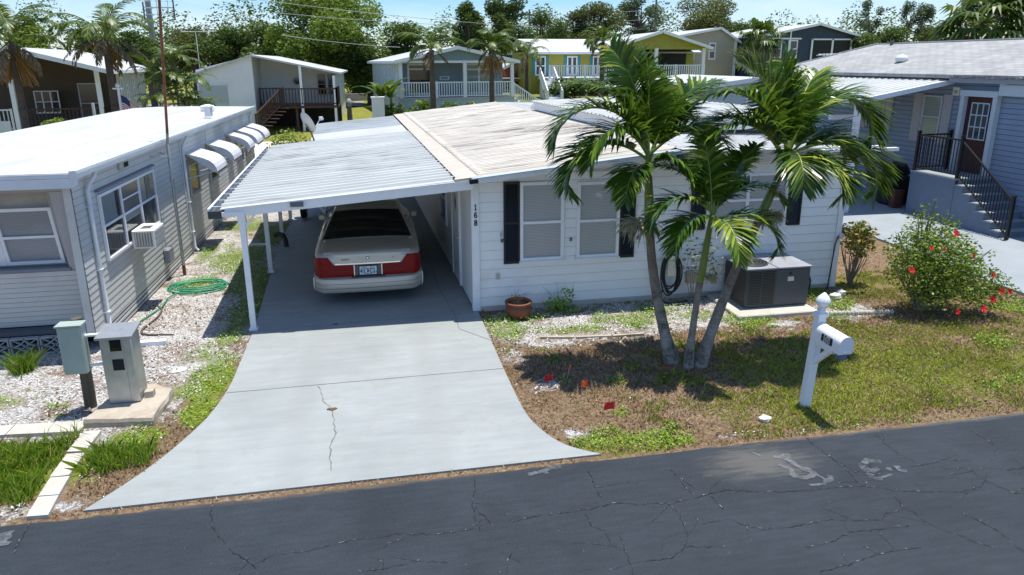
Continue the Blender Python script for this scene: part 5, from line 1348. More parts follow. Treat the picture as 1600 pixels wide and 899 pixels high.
# utility pedestal on its rough footing
s = MB(); top = .11
pl = [(-3.72, 8.52), (-2.90, 8.42), (-2.85, 9.22), (-3.2, 9.50), (-3.62, 9.05)]
rgp = random.Random(9); ring = []
for a, b_ in zip(pl, pl[1:] + pl[:1]):
    for k in range(6): t = k / 6; ring.append((a[0] + (b_[0] - a[0]) * t + rgp.uniform(-.012, .012), a[1] + (b_[1] - a[1]) * t + rgp.uniform(-.012, .012)))
n_ = len(ring); cxr, cyr = -3.25, 8.95
vs = [(x, y, -.03) for x, y in ring] + [(x + rgp.uniform(-.01, .01), y, top * .6) for x, y in ring] + [(cxr + (x - cxr) * .97, cyr + (y - cyr) * .97, top + rgp.uniform(-.008, .008)) for x, y in ring]
s.add(vs, [(k * n_ + i, k * n_ + (i + 1) % n_, (k + 1) * n_ + (i + 1) % n_, (k + 1) * n_ + i) for k in range(2) for i in range(n_)] + [tuple(range(2 * n_, 3 * n_))])
tag(s.build('concrete_footing', M['slab'], loc=(-3.25, 8.95, 0)), 'rough stained concrete footing under the grey utility pedestal', 'footing')
PED = thing('utility_pedestal', 'grey steel utility pedestal with a dark square window on the concrete footing', 'utility box', (-3.36, 9.06, .11))
x0, x1, y0, y1 = -3.54, -3.17, 8.90, 9.22
s = MB(); s.bbox(x0, x1, y0, y1, .112, 1.0, .012)
s.prism([(x0 + .10, y0 - .006, .15), (x0 + .27, y0 - .006, .15), (x0 + .27, y0 - .006, .97), (x0 + .10, y0 - .006, .97)], (0, .005, 0))
s.build('cabinet', M['steel'], PED)
s = MB(); s.prism([(x0 - .03, y0 - .05, 1.0), (x0 - .03, y1 + .02, 1.06), (x0 - .03, y1 + .02, 1.085), (x0 - .03, y0 - .05, 1.03)], (x1 - x0 + .06, 0, 0)); s.build('lid', M['steel'], PED)
s = MB(); s.box(x0 + .12, x0 + .25, y0 - .012, y0 - .007, .83, .98, 0); s.build('meter_window', M['darkglass'], PED)
s = MB(); s.box(x0 + .12, x0 + .25, y0 - .011, y0 - .007, .57, .72, 0); s.build('opening', M['dark_gap'], PED)
s = MB(); s.prism([(x1 + .02, 9.0, .10), (x1 + .12, 9.02, .10), (x1 + .12, 9.12, .10), (x1 + .02, 9.12, .10)], (0, 0, .09)); tag(s.build('brick_piece', M['slab'], loc=(x1 + .07, 9.06, .11)), 'small concrete lump beside the grey utility pedestal', 'rubble')
PB = thing('meter_post', 'weathered wooden post carrying a grey green meter box at the pedestal', 'meter post', (-3.84, 9.12, 0))
s = MB(); s.tube([(-3.85, 9.12, -.05), (-3.84, 9.12, .6), (-3.84, 9.13, 1.22)], [.075, .07, .068], 10); s.build('post', M['grey_wood'], PB)
s = MB(); s.bbox(-3.985, -3.715, 8.88, 9.05, .56, 1.19, .012); s.box(-4.0, -3.70, 8.865, 9.06, 1.19, 1.21); s.build('meter_box', M['green_box'], PB)
s = MB()
for z in (1.03, .63): s.tube([(-3.715, 8.99, z), (-3.54, 9.0, z)], .022, 8)
s.build('conduit', M['white_trim'], PB)
g = np.random.default_rng(21); n_ = 260
tx = g.normal(-5.2, .07, n_); ty = g.normal(10.45, .06, n_)
tuft = np_mesh('grass_tuft', blades(tx, ty, .30, .016, .9, 22), 5, M['tall_blades'], loc=(-5.2, 10.45, 0), tint=np.clip(g.normal(.4, .2, n_), 0, 1)); tag(tuft, 'round green grass tuft on white shells below the breeze blocks', 'plant')

# ================================================================== FRONT YARD THINGS
MX = thing('mailbox', 'white mailbox marked 168 on a leaning white post by the road', 'mailbox', (5.26, 7.35, 0))
def lean(p): return Vector((p[0] + p[2] * .075, p[1] + p[2] * .02, p[2]))
s = MB(); s.T = lean
s.bbox(5.205, 5.315, 7.295, 7.405, -.05, 1.22, .008); s.box(5.19, 5.33, 7.28, 7.42, 1.22, 1.26); s.box(5.225, 5.295, 7.31, 7.38, 1.26, 1.30)
s.box(5.225, 5.295, 6.98, 7.30, .86, .93); s.beam((5.26, 7.31, .62), (5.26, 7.06, .87), .06, .06, 0)
s.build('post', M['white_trim'], MX)
s = MB(); s.T = lean; s.lathe([(.035, 1.30), (.05, 1.32), (.03, 1.335), (.082, 1.38), (.09, 1.42), (.062, 1.47), (.02, 1.515), (.004, 1.525)], (5.26, 7.345), 14); s.build('finial', M['white_trim'], MX)
s = MB(); s.T = lean
pr = [(-.088, .935), (.088, .935), (.088, 1.06)] + [(math.cos(a) * .088, 1.06 + math.sin(a) * .088) for a in [R(k * 18) for k in range(1, 10)]] + [(-.088, 1.06)]
s.prism([(5.26 + x, 6.80, z) for x, z in pr], (0, .49, 0)); s.build('box', M['white_paint'], MX)
s = MB(); s.T = lean
s.prism([(5.26 + x * 1.04, 6.785, .935 + (z - .935) * 1.03) for x, z in pr], (0, .014, 0)); s.box(5.225, 5.295, 6.775, 6.785, .95, .97); dd = s.build('door', M['white_paint'], MX)
s = MB(); s.T = lean; s.box(5.22, 5.30, 6.80, 6.90, .86, .93); s.build('bracket', plain('slate_bracket', (0.12, 0.17, 0.26), 0.5), MX)
s = MB(); s.T = lean; s.box(5.166, 5.171, 6.93, 7.14, .985, 1.075); s.build('number_plate', M['digit'], MX)
s = MB(); s.T = lambda p: lean((5.166 - p[1], 7.12 - p[0], p[2])); strokes(s, '168', .022, .995, .07, .011, gap=.5, depth=.003); s.build('house_number', M['light_grey_plastic'], MX)

PT = thing('flower_pot', 'round terracotta pot with dry stems against the white house wall', 'flower pot', (2.26, 11.27, 0))
s = MB(); s.lathe([(.15, 0), (.20, .06), (.225, .14), (.225, .20), (.20, .225), (.20, .24), (.235, .255), (.24, .29), (.225, .30), (.20, .295), (.19, .25)], (2.26, 11.27), 22); s.build('pot', M['terracotta'], PT)
s = MB(); s.lathe([(.19, .255), (.02, .27)], (2.26, 11.27), 18); s.build('soil', M['leaf_litter'], PT)
s = MB(); g = random.Random(12)
for k in range(26):
    a = g.uniform(0, 6.3); r_ = g.uniform(0, .15); h = g.uniform(.08, .28); x, y = 2.26 + math.cos(a) * r_, 11.27 + math.sin(a) * r_
    s.tube([(x, y, .26), (x + g.uniform(-.05, .05), y + g.uniform(-.05, .03), .26 + h * .6), (x + g.uniform(-.1, .1), y + g.uniform(-.1, .05), .26 + h)], .0025, 4)
s.build('dry_stems', pm('straw', (0.33, 0.22, 0.12), (0.22, 0.14, 0.08), 9, 0.8), PT)

def yard_flag(x, y, h, ang, mat, label, tilt=0.0, dy=.02):
    t = thing('survey_flag', label, 'marker flag', (x, y, 0), 'survey flags in the brown grass')
    s = MB(); s.tube([(x, y, -.02), (x + tilt * h, y + dy, h)], .003, 5); s.build('wire', M['steel'], t)
    s = MB(); c, q = math.cos(R(ang)), math.sin(R(ang)); vs = []
    for i in range(4):
        for j in range(3):
            u = i / 3 * .125; v = h - j / 2 * .10 - .03 * (i / 3)
            wv = .012 * math.sin(i * 2 + j)
            vs.append((x + tilt * v + c * u - q * wv, y + dy + q * u + c * wv, v))
    s.add(vs, [(i * 3 + j, i * 3 + j + 1, (i + 1) * 3 + j + 1, (i + 1) * 3 + j) for i in range(3) for j in range(2)])
    s.build('flag', M[mat], t)
yard_flag(2.23, 8.64, .13, 190, 'flag_red', 'small red marker flag farthest from the road, left of an orange one', -.1)
yard_flag(2.40, 8.60, .25, 60, 'flag_orange', 'bright orange marker flag leaning beside a small red one', .25)
yard_flag(2.47, 8.09, .25, 30, 'flag_orange', 'orange red marker flag second from the road, midway in brown grass', .05)
yard_flag(2.72, 7.52, .21, 160, 'flag_red', 'deep red marker flag nearest the road', .12)
def rock(name, x, y, r_, sz, label, mat='rock', cat='rock', group=None, seed=0):
    g = random.Random(seed); s = MB(); prof = []
    n_ = 9; vs = []
    for i, (rr, z) in enumerate(((.75, 0), (1, .35), (.85, .75), (.4, 1.0))):
        for j in range(n_):
            a = j / n_ * 6.283; q = rr * r_ * g.uniform(.75, 1.15); vs.append((x + math.cos(a) * q * 1.2, y + math.sin(a) * q, z * sz * g.uniform(.85, 1.1) - .01))
    s.add(vs, [(k * n_ + i, k * n_ + (i + 1) % n_, (k + 1) * n_ + (i + 1) % n_, (k + 1) * n_ + i) for k in range(3) for i in range(n_)] + [tuple(range(3 * n_, 4 * n_))])
    return tag(s.build(name, M[mat], loc=(x, y, 0)), label, cat, group)
rock('white_rock', 4.54, 7.08, .075, .075, 'single white rock on the lawn edge between the palms and the road', seed=1)
rock('white_rock', 8.28, 11.05, .10, .12, 'white rock left in the pair beside the tall reddish shrub', group='white rocks by the shrub', seed=2)
rock('white_rock', 8.50, 11.2, .09, .13, 'white rock right in the pair beside the tall reddish shrub', group='white rocks by the shrub', seed=3)
rock('shell_piece', -3.02, 10.1, .10, .03, 'flat white shell lump on the gravel near the green weeds', cat='shell', seed=5)
rock('red_stone', 4.32, 9.22, .07, .05, 'rust red stone between the palm trunks', 'terracotta', seed=6)
rock('red_stone', 3.98, 8.78, .09, .03, 'flat rust red stone left of the palm trunk bases', 'terracotta', seed=8)
s = MB()
for a, b_, w in (((2.42, 10.24), (2.95, 10.13), .06), ((2.98, 10.12), (3.55, 10.07), .055), ((3.58, 10.06), (4.1, 10.05), .05)): s.beam((a[0], a[1], .01), (b_[0], b_[1], .01), w, .05)
tag(s.build('edging_log', M['slab'], loc=(3.2, 10.1, 0)), 'low pale edging timber along the shell bed behind the palm shadow', 'edging')
s = MB()
for k in range(17):
    x = 7.5 + k * .078; s.lathe([(.045, -.02), (.045, .05), (.03, .07), (.005, .078)], (x, 10.30 - k * .010), 8)
tag(s.build('scalloped_edging', M['kerb_slab'], loc=(8.1, 10.2, 0)), 'pale scalloped edging strip in front of the hibiscus bush', 'edging')
s = MB(); lf = [(0, -.03), (.03, -.012), (.055, .01), (.03, .03), (-.01, .022), (-.05, .03), (-.065, 0), (-.03, -.012)]
s.prism([(-.75 + x * 1.1, 8.37 + y * 1.3, .027) for x, y in lf], (0, 0, .008)); tag(s.build('dead_leaf', M['leaf_litter'], loc=(-.75, 8.37, .025)), 'brown dead leaf lying on the driveway crack', 'leaf')
s = MB(); s.prism([(-.86 + x * .7, 11.46 + y * 1.0, .027) for x, y in lf], (0, 0, .006)); tag(s.build('dead_leaf', M['leaf_litter'], loc=(-.86, 11.46, .025)), 'small dead leaf behind the car on the driveway joint', 'leaf')

# packaged air conditioner on its pad
s = MB(); s.bbox(5.95, 7.48, 10.36, 11.6, -.05, .07, .015)
tag(s.build('concrete_pad', M['kerb_slab'], loc=(6.7, 10.9, 0)), 'pale concrete pad under the large dark air conditioner', 'pad')
AU = thing('air_conditioner', 'large charcoal packaged air conditioner on a concrete pad by the white wall', 'air conditioner', (6.85, 11.1, .07))
ax0, ax1, ay0, ay1 = 6.24, 7.46, 10.70, 11.52
s = MB(); s.bbox(ax0, ax1, ay0, ay1, .085, .775, .01); s.build('cabinet', M['ac_grey'], AU)
s = MB(); s.box(ax0 - .02, ax1 + .02, ay0 - .02, ay1 + .02, .776, .80, 0); s.box(ax0 + .56, ax0 + .575, ay0 - .02, ay1 + .02, .801, .812, 0); s.build('top_panel', M['ac_top'], AU)
s = MB()
for r_ in (.10, .16, .22, .27): s.tube([(ax0 + .28 + math.cos(a) * r_, ay0 + .38 + math.sin(a) * r_, .815) for a in [k * 6.2832 / 20 for k in range(21)]], .008, 5, 1, False)
s.lathe([(.285, .8015), (.285, .815), (.27, .8155), (.26, .803), (.01, .803)], (ax0 + .28, ay0 + .38), 22, 0); s.build('fan_grille', [M['black'], M['carlow']], AU)
s = MB(); s.box(ax0 + .03, ax0 + .53, ay0 - .006, ay0 - .001, .13, .74); s.box(ax0 - .006, ax0 - .001, ay0 + .05, ay1 - .05, .13, .74); s.build('coil_face', M['coil'], AU)
s = MB()
for k in range(21): s.box(ax0 + .025, ax0 + .535, ay0 - .014, ay0 - .008, .13 + k * .0295, .136 + k * .0295)
for k in range(3): s.box(ax0 + .02 + k * .255, ax0 + .03 + k * .255, ay0 - .016, ay0 - .007, .12, .75)
s.build('guard', M['carlow'], AU)
s = MB(); s.box(ax0 + .55, ax1 - .02, ay0 - .008, ay0 - .001, .11, .755); s.build('service_panel', M['ac_grey'], AU)
s = MB(); s.box(ax0 + .78, ax0 + .90, ay0 - .012, ay0 - .009, .54, .62, 0); s.lathe([(.03, 0), (.03, .004)], (0, 0), 6, 1) if False else None
s.box(ax0 + .80, ax0 + .85, ay0 - .012, ay0 - .009, .66, .70, 1); s.build('sticker', [M['light_grey_plastic'], M['black']], AU)
s = MB(); s.tube([(ax1 + .03, ay0 + .1, .62), (ax1 + .06, ay0 + .06, .5), (ax1 + .05, ay0 + .05, .35), (ax1 + .02, ay0 + .08, .22)], .018, 6); s.build('power_cable', M['black'], AU)

# hose on its wall hanger
HG = thing('hose_hanger', 'metal wall hanger with coiled black hose between palm trunks and white wall', 'hose hanger', (5.18, 11.6, 0))
s = MB(); s.box(5.06, 5.28, 11.55, 11.685, .86, .90); s.lathe([(.12, 0.80), (.135, .86), (.10, .93), (.02, .97)], (5.17, 11.58), 10); s.box(5.10, 5.24, 11.50, 11.53, .5, .95); s.build('bracket', M['alu'], HG)
s = MB(); g = random.Random(2); p = []
for i in range(8 * 24):
    k = i // 24; a = i / 24 * 6.2832; g2 = random.Random(k + 40); rw = .15 + g2.uniform(-.02, .06); rh = .36 + g2.uniform(-.04, .07)
    p.append((5.17 + math.sin(a) * rw + g2.uniform(-.01, .01), 11.57 - .018 * k + .02 * math.cos(a), .93 - rh + math.cos(a) * rh))
for _ in range(2): p = [p[0]] + [tuple((p[i - 1][c] + 2 * p[i][c] + p[i + 1][c]) / 4 for c in range(3)) for i in range(1, len(p) - 1)] + [p[-1]]
s.tube(p, .014, 6); s.tube([(5.02, 11.5, .3), (4.98, 11.45, .1), (5.05, 11.4, .02), (5.3, 11.38, .02), (5.5, 11.45, .02)], .014, 6); s.build('hose', M['hose_black'], HG)

# ================================================================== PALMS
M['frond'] = leaf_mat('palm_frond', [(0.0, (0.016, 0.048, 0.005)), (0.45, (0.040, 0.098, 0.009)), (0.75, (0.10, 0.18, 0.015)), (1.0, (0.36, 0.39, 0.06))], 0.30, 0.22, (0.22, 0.38, 0.03))
M['rachis'] = plain('palm_rachis', (0.16, 0.22, 0.035), 0.4)
M['crownshaft'] = pm('palm_crownshaft', (0.16, 0.22, 0.03), (0.11, 0.16, 0.025), 4, 0.35, stretch=(6, 6, 1))
M['flower_stalk'] = pm('palm_flowers', (0.42, 0.40, 0.22), (0.26, 0.22, 0.13), 14, 0.7)
def palm_trunk_mat():
    m, n, l, b = new_mat('palm_trunk')
    tc = n.new('ShaderNodeTexCoord').outputs['Object']
    sx = n.new('ShaderNodeSeparateXYZ'); l.new(tc, sx.inputs[0])
    t = noise_tex(n, l, 5, 6, .65, .5, tc); t2 = noise_tex(n, l, 30, 5, .7, 0, tc)
    w = math_n(n, l, 'FRACT', math_n(n, l, 'ADD', math_n(n, l, 'MULTIPLY', sx.outputs['Z'], 17), math_n(n, l, 'MULTIPLY', t.outputs['Fac'], 2.2)))
    r = ramp(n, [(0.34, (0.07, 0.06, 0.05)), (0.46, (0.23, 0.215, 0.185)), (0.66, (0.38, 0.365, 0.325))]); l.new(t.outputs['Fac'], r.inputs['Fac'])
    rw = ramp(n, [(0.0, 0.74), (0.10, 0.78), (0.18, 1.0), (1.0, 1.0)]); l.new(w, rw.inputs['Fac'])
    r2 = ramp(n, [(0.3, .75), (0.7, 1.1)]); l.new(t2.outputs['Fac'], r2.inputs['Fac'])
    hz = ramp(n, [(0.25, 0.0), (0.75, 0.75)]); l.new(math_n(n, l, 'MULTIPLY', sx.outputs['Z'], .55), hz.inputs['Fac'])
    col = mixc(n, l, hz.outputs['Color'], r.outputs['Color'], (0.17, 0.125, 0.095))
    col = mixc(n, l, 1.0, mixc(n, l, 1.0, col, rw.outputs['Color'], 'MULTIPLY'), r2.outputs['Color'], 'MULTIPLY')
    l.new(col, b.inputs['Base Color']); b.inputs['Roughness'].default_value = .9
    bump_n(n, l, w, .25, .015, b)
    return m
M['palm_trunk'] = palm_trunk_mat()

def frond_mesh(base, az, el, L, droop, leaf, n, seed, width=.046, sparse=0.0, vee=.66, roll=0.0, tip_t=0.0, base_gap=.16):
    """one pinnate frond: an arching rachis and two rows of narrow leaflets"""
    g = random.Random(seed); mb = MB(); K = 22
    p = Vector(base); pts = [p.copy()]; tans = []
    azr = R(az)
    for i in range(K):
        t = (i + .5) / K; e = R(el - droop * t ** 1.55)
        d = Vector((math.cos(azr) * math.cos(e), math.sin(azr) * math.cos(e), math.sin(e)))
        azr += R(g.uniform(-1.2, 1.2)); tans.append(d); p = p + d * (L / K); pts.append(p.copy())
    tans.append(tans[-1])
    mb.tube(pts, [.021 * (1 - .85 * i / K) + .003 for i in range(K + 1)], 5, 1)
    for i in range(n):
        t = base_gap + (1 - base_gap) * (i + .5) / n
        f = t * K; a = int(min(f, K - 1)); w = f - a
        P = pts[a].lerp(pts[a + 1], w); T = tans[a].lerp(tans[min(a + 1, K)], w).normalized()
        S = T.cross(Vector((0, 0, 1)))
        if S.length < .05: S = Vector((math.sin(azr), -math.cos(azr), 0))
        S.normalize(); N = S.cross(T).normalized()
        if roll:
            S, N = S * math.cos(R(roll)) + N * math.sin(R(roll)), N * math.cos(R(roll)) - S * math.sin(R(roll))
        prof = min(1, (t - base_gap) * 4 + .45) * (1 - .62 * max(0, t - .55) / .45)
        for sg in (1, -1):
            if g.random() < sparse: continue
            ll = leaf * prof * g.uniform(.82, 1.12); wd = width * g.uniform(.8, 1.15) * (.7 + .3 * prof)
            fw = .62 + .45 * t + g.uniform(-.12, .12); v = vee + g.uniform(-.18, .2)
            D = (T * fw + S * sg * .85 + N * v).normalized()
            up = (N - D * N.dot(D)).normalized(); sd = D.cross(up).normalized()
            q = P.copy(); rows = []
            dr = g.uniform(.5, 1.1)
            for k, ww in ((0, .35), (1, 1.0), (2, .85), (3, .08)):
                rows.append((q + sd * wd * ww / 2, q - sd * wd * ww / 2))
                D2 = (D + Vector((0, 0, -1)) * dr * .27 * (k + 1) ** 1.1).normalized(); q = q + D2 * ll / 3
            vs = [x for r_ in rows for x in r_]
            tn = min(1, max(0, g.gauss(.47, .23) + tip_t + (.12 if v > vee + .1 else 0)))
            mb.add(vs, [(0, 1, 3, 2), (2, 3, 5, 4), (4, 5, 7, 6)], 0, False, tn)
    return mb

def palm(label, trunk, rad, shaft, fronds, leaf, n, seed, flowers):
    t = thing('palm_tree', label, 'palm tree', (trunk[0][0], trunk[0][1], 0), 'palms growing from one clump')
    pp = []; rr = []
    for i in range(len(trunk) - 1):
        p0, p1, p2, p3 = trunk[max(i - 1, 0)], trunk[i], trunk[i + 1], trunk[min(i + 2, len(trunk) - 1)]
        for j in range(8):
            u = j / 8; pp.append(tuple(.5 * (2 * p1[c] + (p2[c] - p0[c]) * u + (2 * p0[c] - 5 * p1[c] + 4 * p2[c] - p3[c]) * u * u + (3 * p1[c] - p0[c] - 3 * p2[c] + p3[c]) * u ** 3) for c in range(3)))
            rr.append(rad[i] + (rad[i + 1] - rad[i]) * u)
    pp.append(trunk[-1]); rr.append(rad[-1])
    rr = [r_ * (1 + .03 * math.sin(i * 2.1)) for i, r_ in enumerate(rr)]
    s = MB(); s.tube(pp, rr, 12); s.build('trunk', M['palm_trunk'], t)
    a, c = Vector(trunk[-1]), Vector(shaft)
    s = MB(); d = c - a
    s.tube([a - d * .04, a + d * .12, a + d * .4, a + d * .75, c, c + d.normalized() * .18], [rad[-1] * 1.0, rad[-1] * 1.18, rad[-1] * 1.08, rad[-1] * .85, rad[-1] * .6, .012], 12); s.build('crownshaft', M['crownshaft'], t)
    for k, (az, el, L, dr, *o) in enumerate(fronds):
        o = o[0] if o else {}
        fm = frond_mesh(c - d.normalized() * .06 * (k % 3), az, el, L, dr, leaf * o.get('leaf', 1), n, seed * 50 + k, sparse=o.get('sparse', 0), vee=o.get('vee', .66), roll=o.get('roll', 0), tip_t=o.get('tint', 0))
        fm.build('frond', [M['frond'], M['rachis']], t)
    for (az, L) in flowers:
        s = MB(); g = random.Random(int(az)); b0 = a + d * .03
        e = b0 + Vector((math.cos(R(az)) * L * .5, math.sin(R(az)) * L * .5, .02)); s.tube([b0, b0.lerp(e, .5) + Vector((0, 0, .05)), e], [.016, .012, .008], 6)
        for k in range(90):
            q = b0.lerp(e, g.uniform(.35, 1)); v = Vector((math.cos(R(az)) + g.uniform(-.9, .9), math.sin(R(az)) + g.uniform(-.9, .9), g.uniform(-.9, .35))).normalized() * g.uniform(.1, .3) * L * 1.6
            s.tube([q, q + v * .5 + Vector((0, 0, .02)), q + v + Vector((0, 0, -.05))], [.007, .006, .003], 4)
        s.build('flower_stalk', M['flower_stalk'], t)
    return t
palm('palm with the tallest straight green crownshaft, leftmost trunk of the clump, curving left', [(4.14, 8.98, -.03), (4.03, 9.04, .4), (3.90, 9.12, 1.0), (3.82, 9.2, 1.55), (3.78, 9.26, 2.08)], [.135, .084, .073, .065, .060], (3.73, 9.3, 3.02),
     [(183, 66, 2.0, 160), (190, 36, 1.75, 145), (14, 72, 1.75, 75), (350, 46, 1.25, 95), (128, 82, 1.7, 40, {'roll': 40}), (225, 8, .95, 95, {'leaf': .75}), (75, 78, 1.6, 50, {'roll': -40}), (158, 76, 1.75, 90), (300, 30, .9, 110, {'leaf': .75}), (205, 52, 1.5, 140), (38, 60, 1.45, 95)],
     .62, 76, 1, [(225, .8), (200, .75), (250, .6)])
palm('smallest palm of the clump, thin middle trunk with low bright crown', [(4.28, 8.74, -.03), (4.30, 8.73, .5), (4.33, 8.71, 1.0), (4.36, 8.70, 1.35)], [.085, .052, .046, .046], (4.46, 8.70, 2.30),
     [(186, 42, 1.2, 140), (110, 84, 1.25, 20, {'roll': 35}), (22, 64, 1.3, 35), (8, 44, 1.4, 110), (270, 10, 1.0, 95, {'tint': .25}), (332, 24, 1.25, 130, {'tint': .1}), (150, 64, 1.1, 70), (205, 15, .95, 110)],
     .44, 54, 2, [(350, .3)])
palm('palm with the thick ringed trunk leaning right and drooping right hand crown', [(4.46, 8.76, -.03), (4.62, 8.80, .45), (4.86, 8.88, 1.05), (5.10, 8.95, 1.6), (5.36, 8.98, 2.15)], [.12, .080, .070, .062, .057], (5.72, 9.02, 3.02),
     [(177, 68, 1.95, 112), (186, 50, 1.55, 90), (2, 74, 2.45, 190), (355, 26, 2.0, 130, {'tint': .12}), (18, 66, 2.1, 120), (70, 80, 1.65, 45, {'roll': 45}), (125, 78, 1.65, 60, {'roll': -40}), (45, 68, 1.7, 55), (300, 22, 1.15, 120, {'tint': .2}), (335, 30, 1.35, 120, {'tint': .1}), (20, 40, 1.6, 110), (160, 62, 1.6, 115), (255, 20, 1.0, 110)],
     .62, 76, 3, [(250, .5), (330, .4), (30, .4)])

# ------------------------------------------------------------------ shrubs
def leaf_cloud(blobs, n, size, seed, flat=.6):
    """(n,4,3) leaf quads spread through ellipsoids (x, y, z, rx, ry, rz)"""
    g = np.random.default_rng(seed); B = np.array(blobs, float)
    vol = B[:, 3] * B[:, 4] * B[:, 5]; k = g.choice(len(B), n, p=vol / vol.sum())
    d = g.normal(size=(n, 3)); d /= np.linalg.norm(d, axis=1)[:, None]
    r = g.uniform(0, 1, n) ** .42
    c = B[k, :3] + d * r[:, None] * B[k, 3:6]
    a = g.normal(size=(n, 3)); a[:, 2] = np.abs(a[:, 2]) * .5 - .1; a /= np.linalg.norm(a, axis=1)[:, None]
    h = g.normal(size=(n, 3)); b_ = np.cross(a, h); b_ /= np.linalg.norm(b_, axis=1)[:, None]
    s = (size * g.uniform(.6, 1.35, n))[:, None]
    cl = g.normal(0, .12, len(B))[k]
    tint = np.clip(.45 + cl + g.normal(0, .16, n) + .12 * d[:, 2] * r, 0, 1)
    return np.stack([c - a * s * .5, c + b_ * s * .26, c + a * s * .5, c - b_ * s * .26], 1), tint
M['hibiscus_leaf'] = leaf_mat('hibiscus_leaf', [(0.0, (0.05, 0.09, 0.012)), (0.45, (0.14, 0.21, 0.022)), (0.8, (0.29, 0.36, 0.05)), (1.0, (0.44, 0.42, 0.12))], .45, .25)
M['croton_leaf'] = leaf_mat('croton_leaf', [(0.0, (0.08, 0.11, 0.02)), (0.4, (0.20, 0.20, 0.03)), (0.65, (0.36, 0.28, 0.05)), (0.85, (0.36, 0.11, 0.03)), (1.0, (0.52, 0.42, 0.14))], .45, .2)
M['petal'] = plain('red_petal', (0.62, 0.012, 0.012), 0.5)
def stems(base, tips, r0, seed, mat, parent, name='stem'):
    g = random.Random(seed); s = MB()
    for tp in tips:
        b_ = Vector(base) + Vector((g.uniform(-.06, .06), g.uniform(-.06, .06), 0)); tp = Vector(tp); m_ = b_.lerp(tp, .5) + Vector((g.uniform(-.1, .1), g.uniform(-.1, .1), .08))
        s.tube([b_, m_, tp], [r0, r0 * .65, r0 * .25], 6)
    return s.build(name, M[mat], parent)
HB = thing('hibiscus_bush', 'big leafy hibiscus bush with red flowers in front of the grey house', 'bush', (9.45, 10.1, 0))
hb = [(9.45, 10.1, .95, .70, .65, .55), (9.0, 10.15, 1.15, .5, .5, .38), (9.75, 10.2, 1.05, .55, .55, .45), (9.3, 10.25, 1.5, .42, .4, .28), (9.95, 9.9, .65, .55, .5, .38), (8.95, 10.0, .75, .42, .45, .35), (9.5, 9.8, .45, .75, .5, .30), (10.2, 10.2, .8, .3, .35, .3), (9.2, 10.3, 1.78, .14, .14, .2), (9.85, 10.3, 1.45, .16, .16, .25), (9.35, 10.2, 1.92, .05, .05, .2), (9.05, 10.2, 1.62, .06, .06, .22), (9.6, 10.2, 1.68, .05, .05, .2), (10.0, 10.1, 1.2, .1, .1, .25), (8.62, 10.1, 1.35, .08, .08, .25), (10.45, 10.0, 1.02, .09, .09, .2), (8.5, 10.0, .9, .15, .15, .2), (10.35, 9.85, .55, .35, .3, .3), (10.15, 9.7, .4, .4, .3, .25), (10.42, 9.62, .48, .28, .25, .26)]
q, tn = leaf_cloud(hb, 9000, .062, 31); np_mesh('foliage', q, 4, M['hibiscus_leaf'], HB, tint=tn)
g = random.Random(4)
stems((9.35, 10.2, 0), [(b_[0], b_[1], b_[2] + b_[5] * .5) for b_ in hb for _ in range(2)], .022, 5, 'pale_bark', HB)
def flower(x, y, z, r_, parent, seed):
    g = random.Random(seed); s = MB(); a0 = g.uniform(0, 6)
    N = Vector((g.uniform(-.3, .3), -1, g.uniform(.2, .7))).normalized(); U = N.orthogonal().normalized(); V = N.cross(U); c = Vector((x, y, z))
    for k in range(5):
        a = a0 + k * 1.2566; e = U * math.cos(a) + V * math.sin(a); f_ = U * math.cos(a + 1.57) + V * math.sin(a + 1.57)
        s.add([c, c + e * r_ * .6 + f_ * r_ * .42 + N * r_ * .25, c + e * r_ * 1.05 + N * r_ * .12, c + e * r_ * .6 - f_ * r_ * .42 + N * r_ * .25], [(0, 1, 2, 3)])
    s.tube([c, c + N * r_ * .9], .006, 5); s.build('flower', M['petal'], parent)
for k, (x, y, z) in enumerate(((9.42, 9.75, 1.52), (8.68, 9.75, .92), (10.20, 9.65, .78), (10.28, 9.5, .52), (10.05, 9.42, .42), (10.55, 9.6, .47), (9.42, 9.45, .24), (9.90, 9.42, .26), (9.15, 9.65, 1.28), (9.7, 9.6, 1.15), (8.95, 9.7, 1.3))): flower(x, y, z, .07 if k < 8 else .04, HB, k)
CR = thing('croton_shrub', 'tall reddish shrub with bare lower stems at the white house corner', 'shrub', (9.1, 11.75, 0))
cb = [(9.1, 11.75, 1.15, .32, .25, .18), (9.3, 11.8, 1.0, .28, .25, .22), (8.98, 11.7, .95, .25, .22, .22), (9.2, 11.7, .78, .33, .22, .22)]
q, tn = leaf_cloud(cb, 900, .085, 33); np_mesh('foliage', q, 4, M['croton_leaf'], CR, tint=tn)
g = random.Random(6); stems((9.1, 11.75, 0), [(9.1 + g.uniform(-.4, .45), 11.75 + g.uniform(-.2, .2), g.uniform(.6, 1.2)) for _ in range(34)], .010, 7, 'pale_bark', CR)
SW = thing('wall_shrub', 'sparse grey green shrub against the wall behind the middle palm', 'shrub', (5.55, 11.4, 0))
q, tn = leaf_cloud([(5.55, 11.35, .8, .35, .15, .3), (5.75, 11.35, 1.0, .25, .15, .25), (5.5, 11.35, 1.15, .18, .12, .25), (5.9, 11.3, .7, .3, .15, .2)], 150, .08, 35)
M['olive_leaf'] = leaf_mat('olive_leaf', [(0.0, (0.07, 0.11, 0.05)), (1.0, (0.17, 0.23, 0.12))], .5, .15); np_mesh('foliage', q, 4, M['olive_leaf'], SW, tint=tn)
stems((5.6, 11.4, 0), [(5.6 + g.uniform(-.35, .4), 11.36, g.uniform(.7, 1.35)) for _ in range(9)], .007, 8, 'pale_bark', SW)
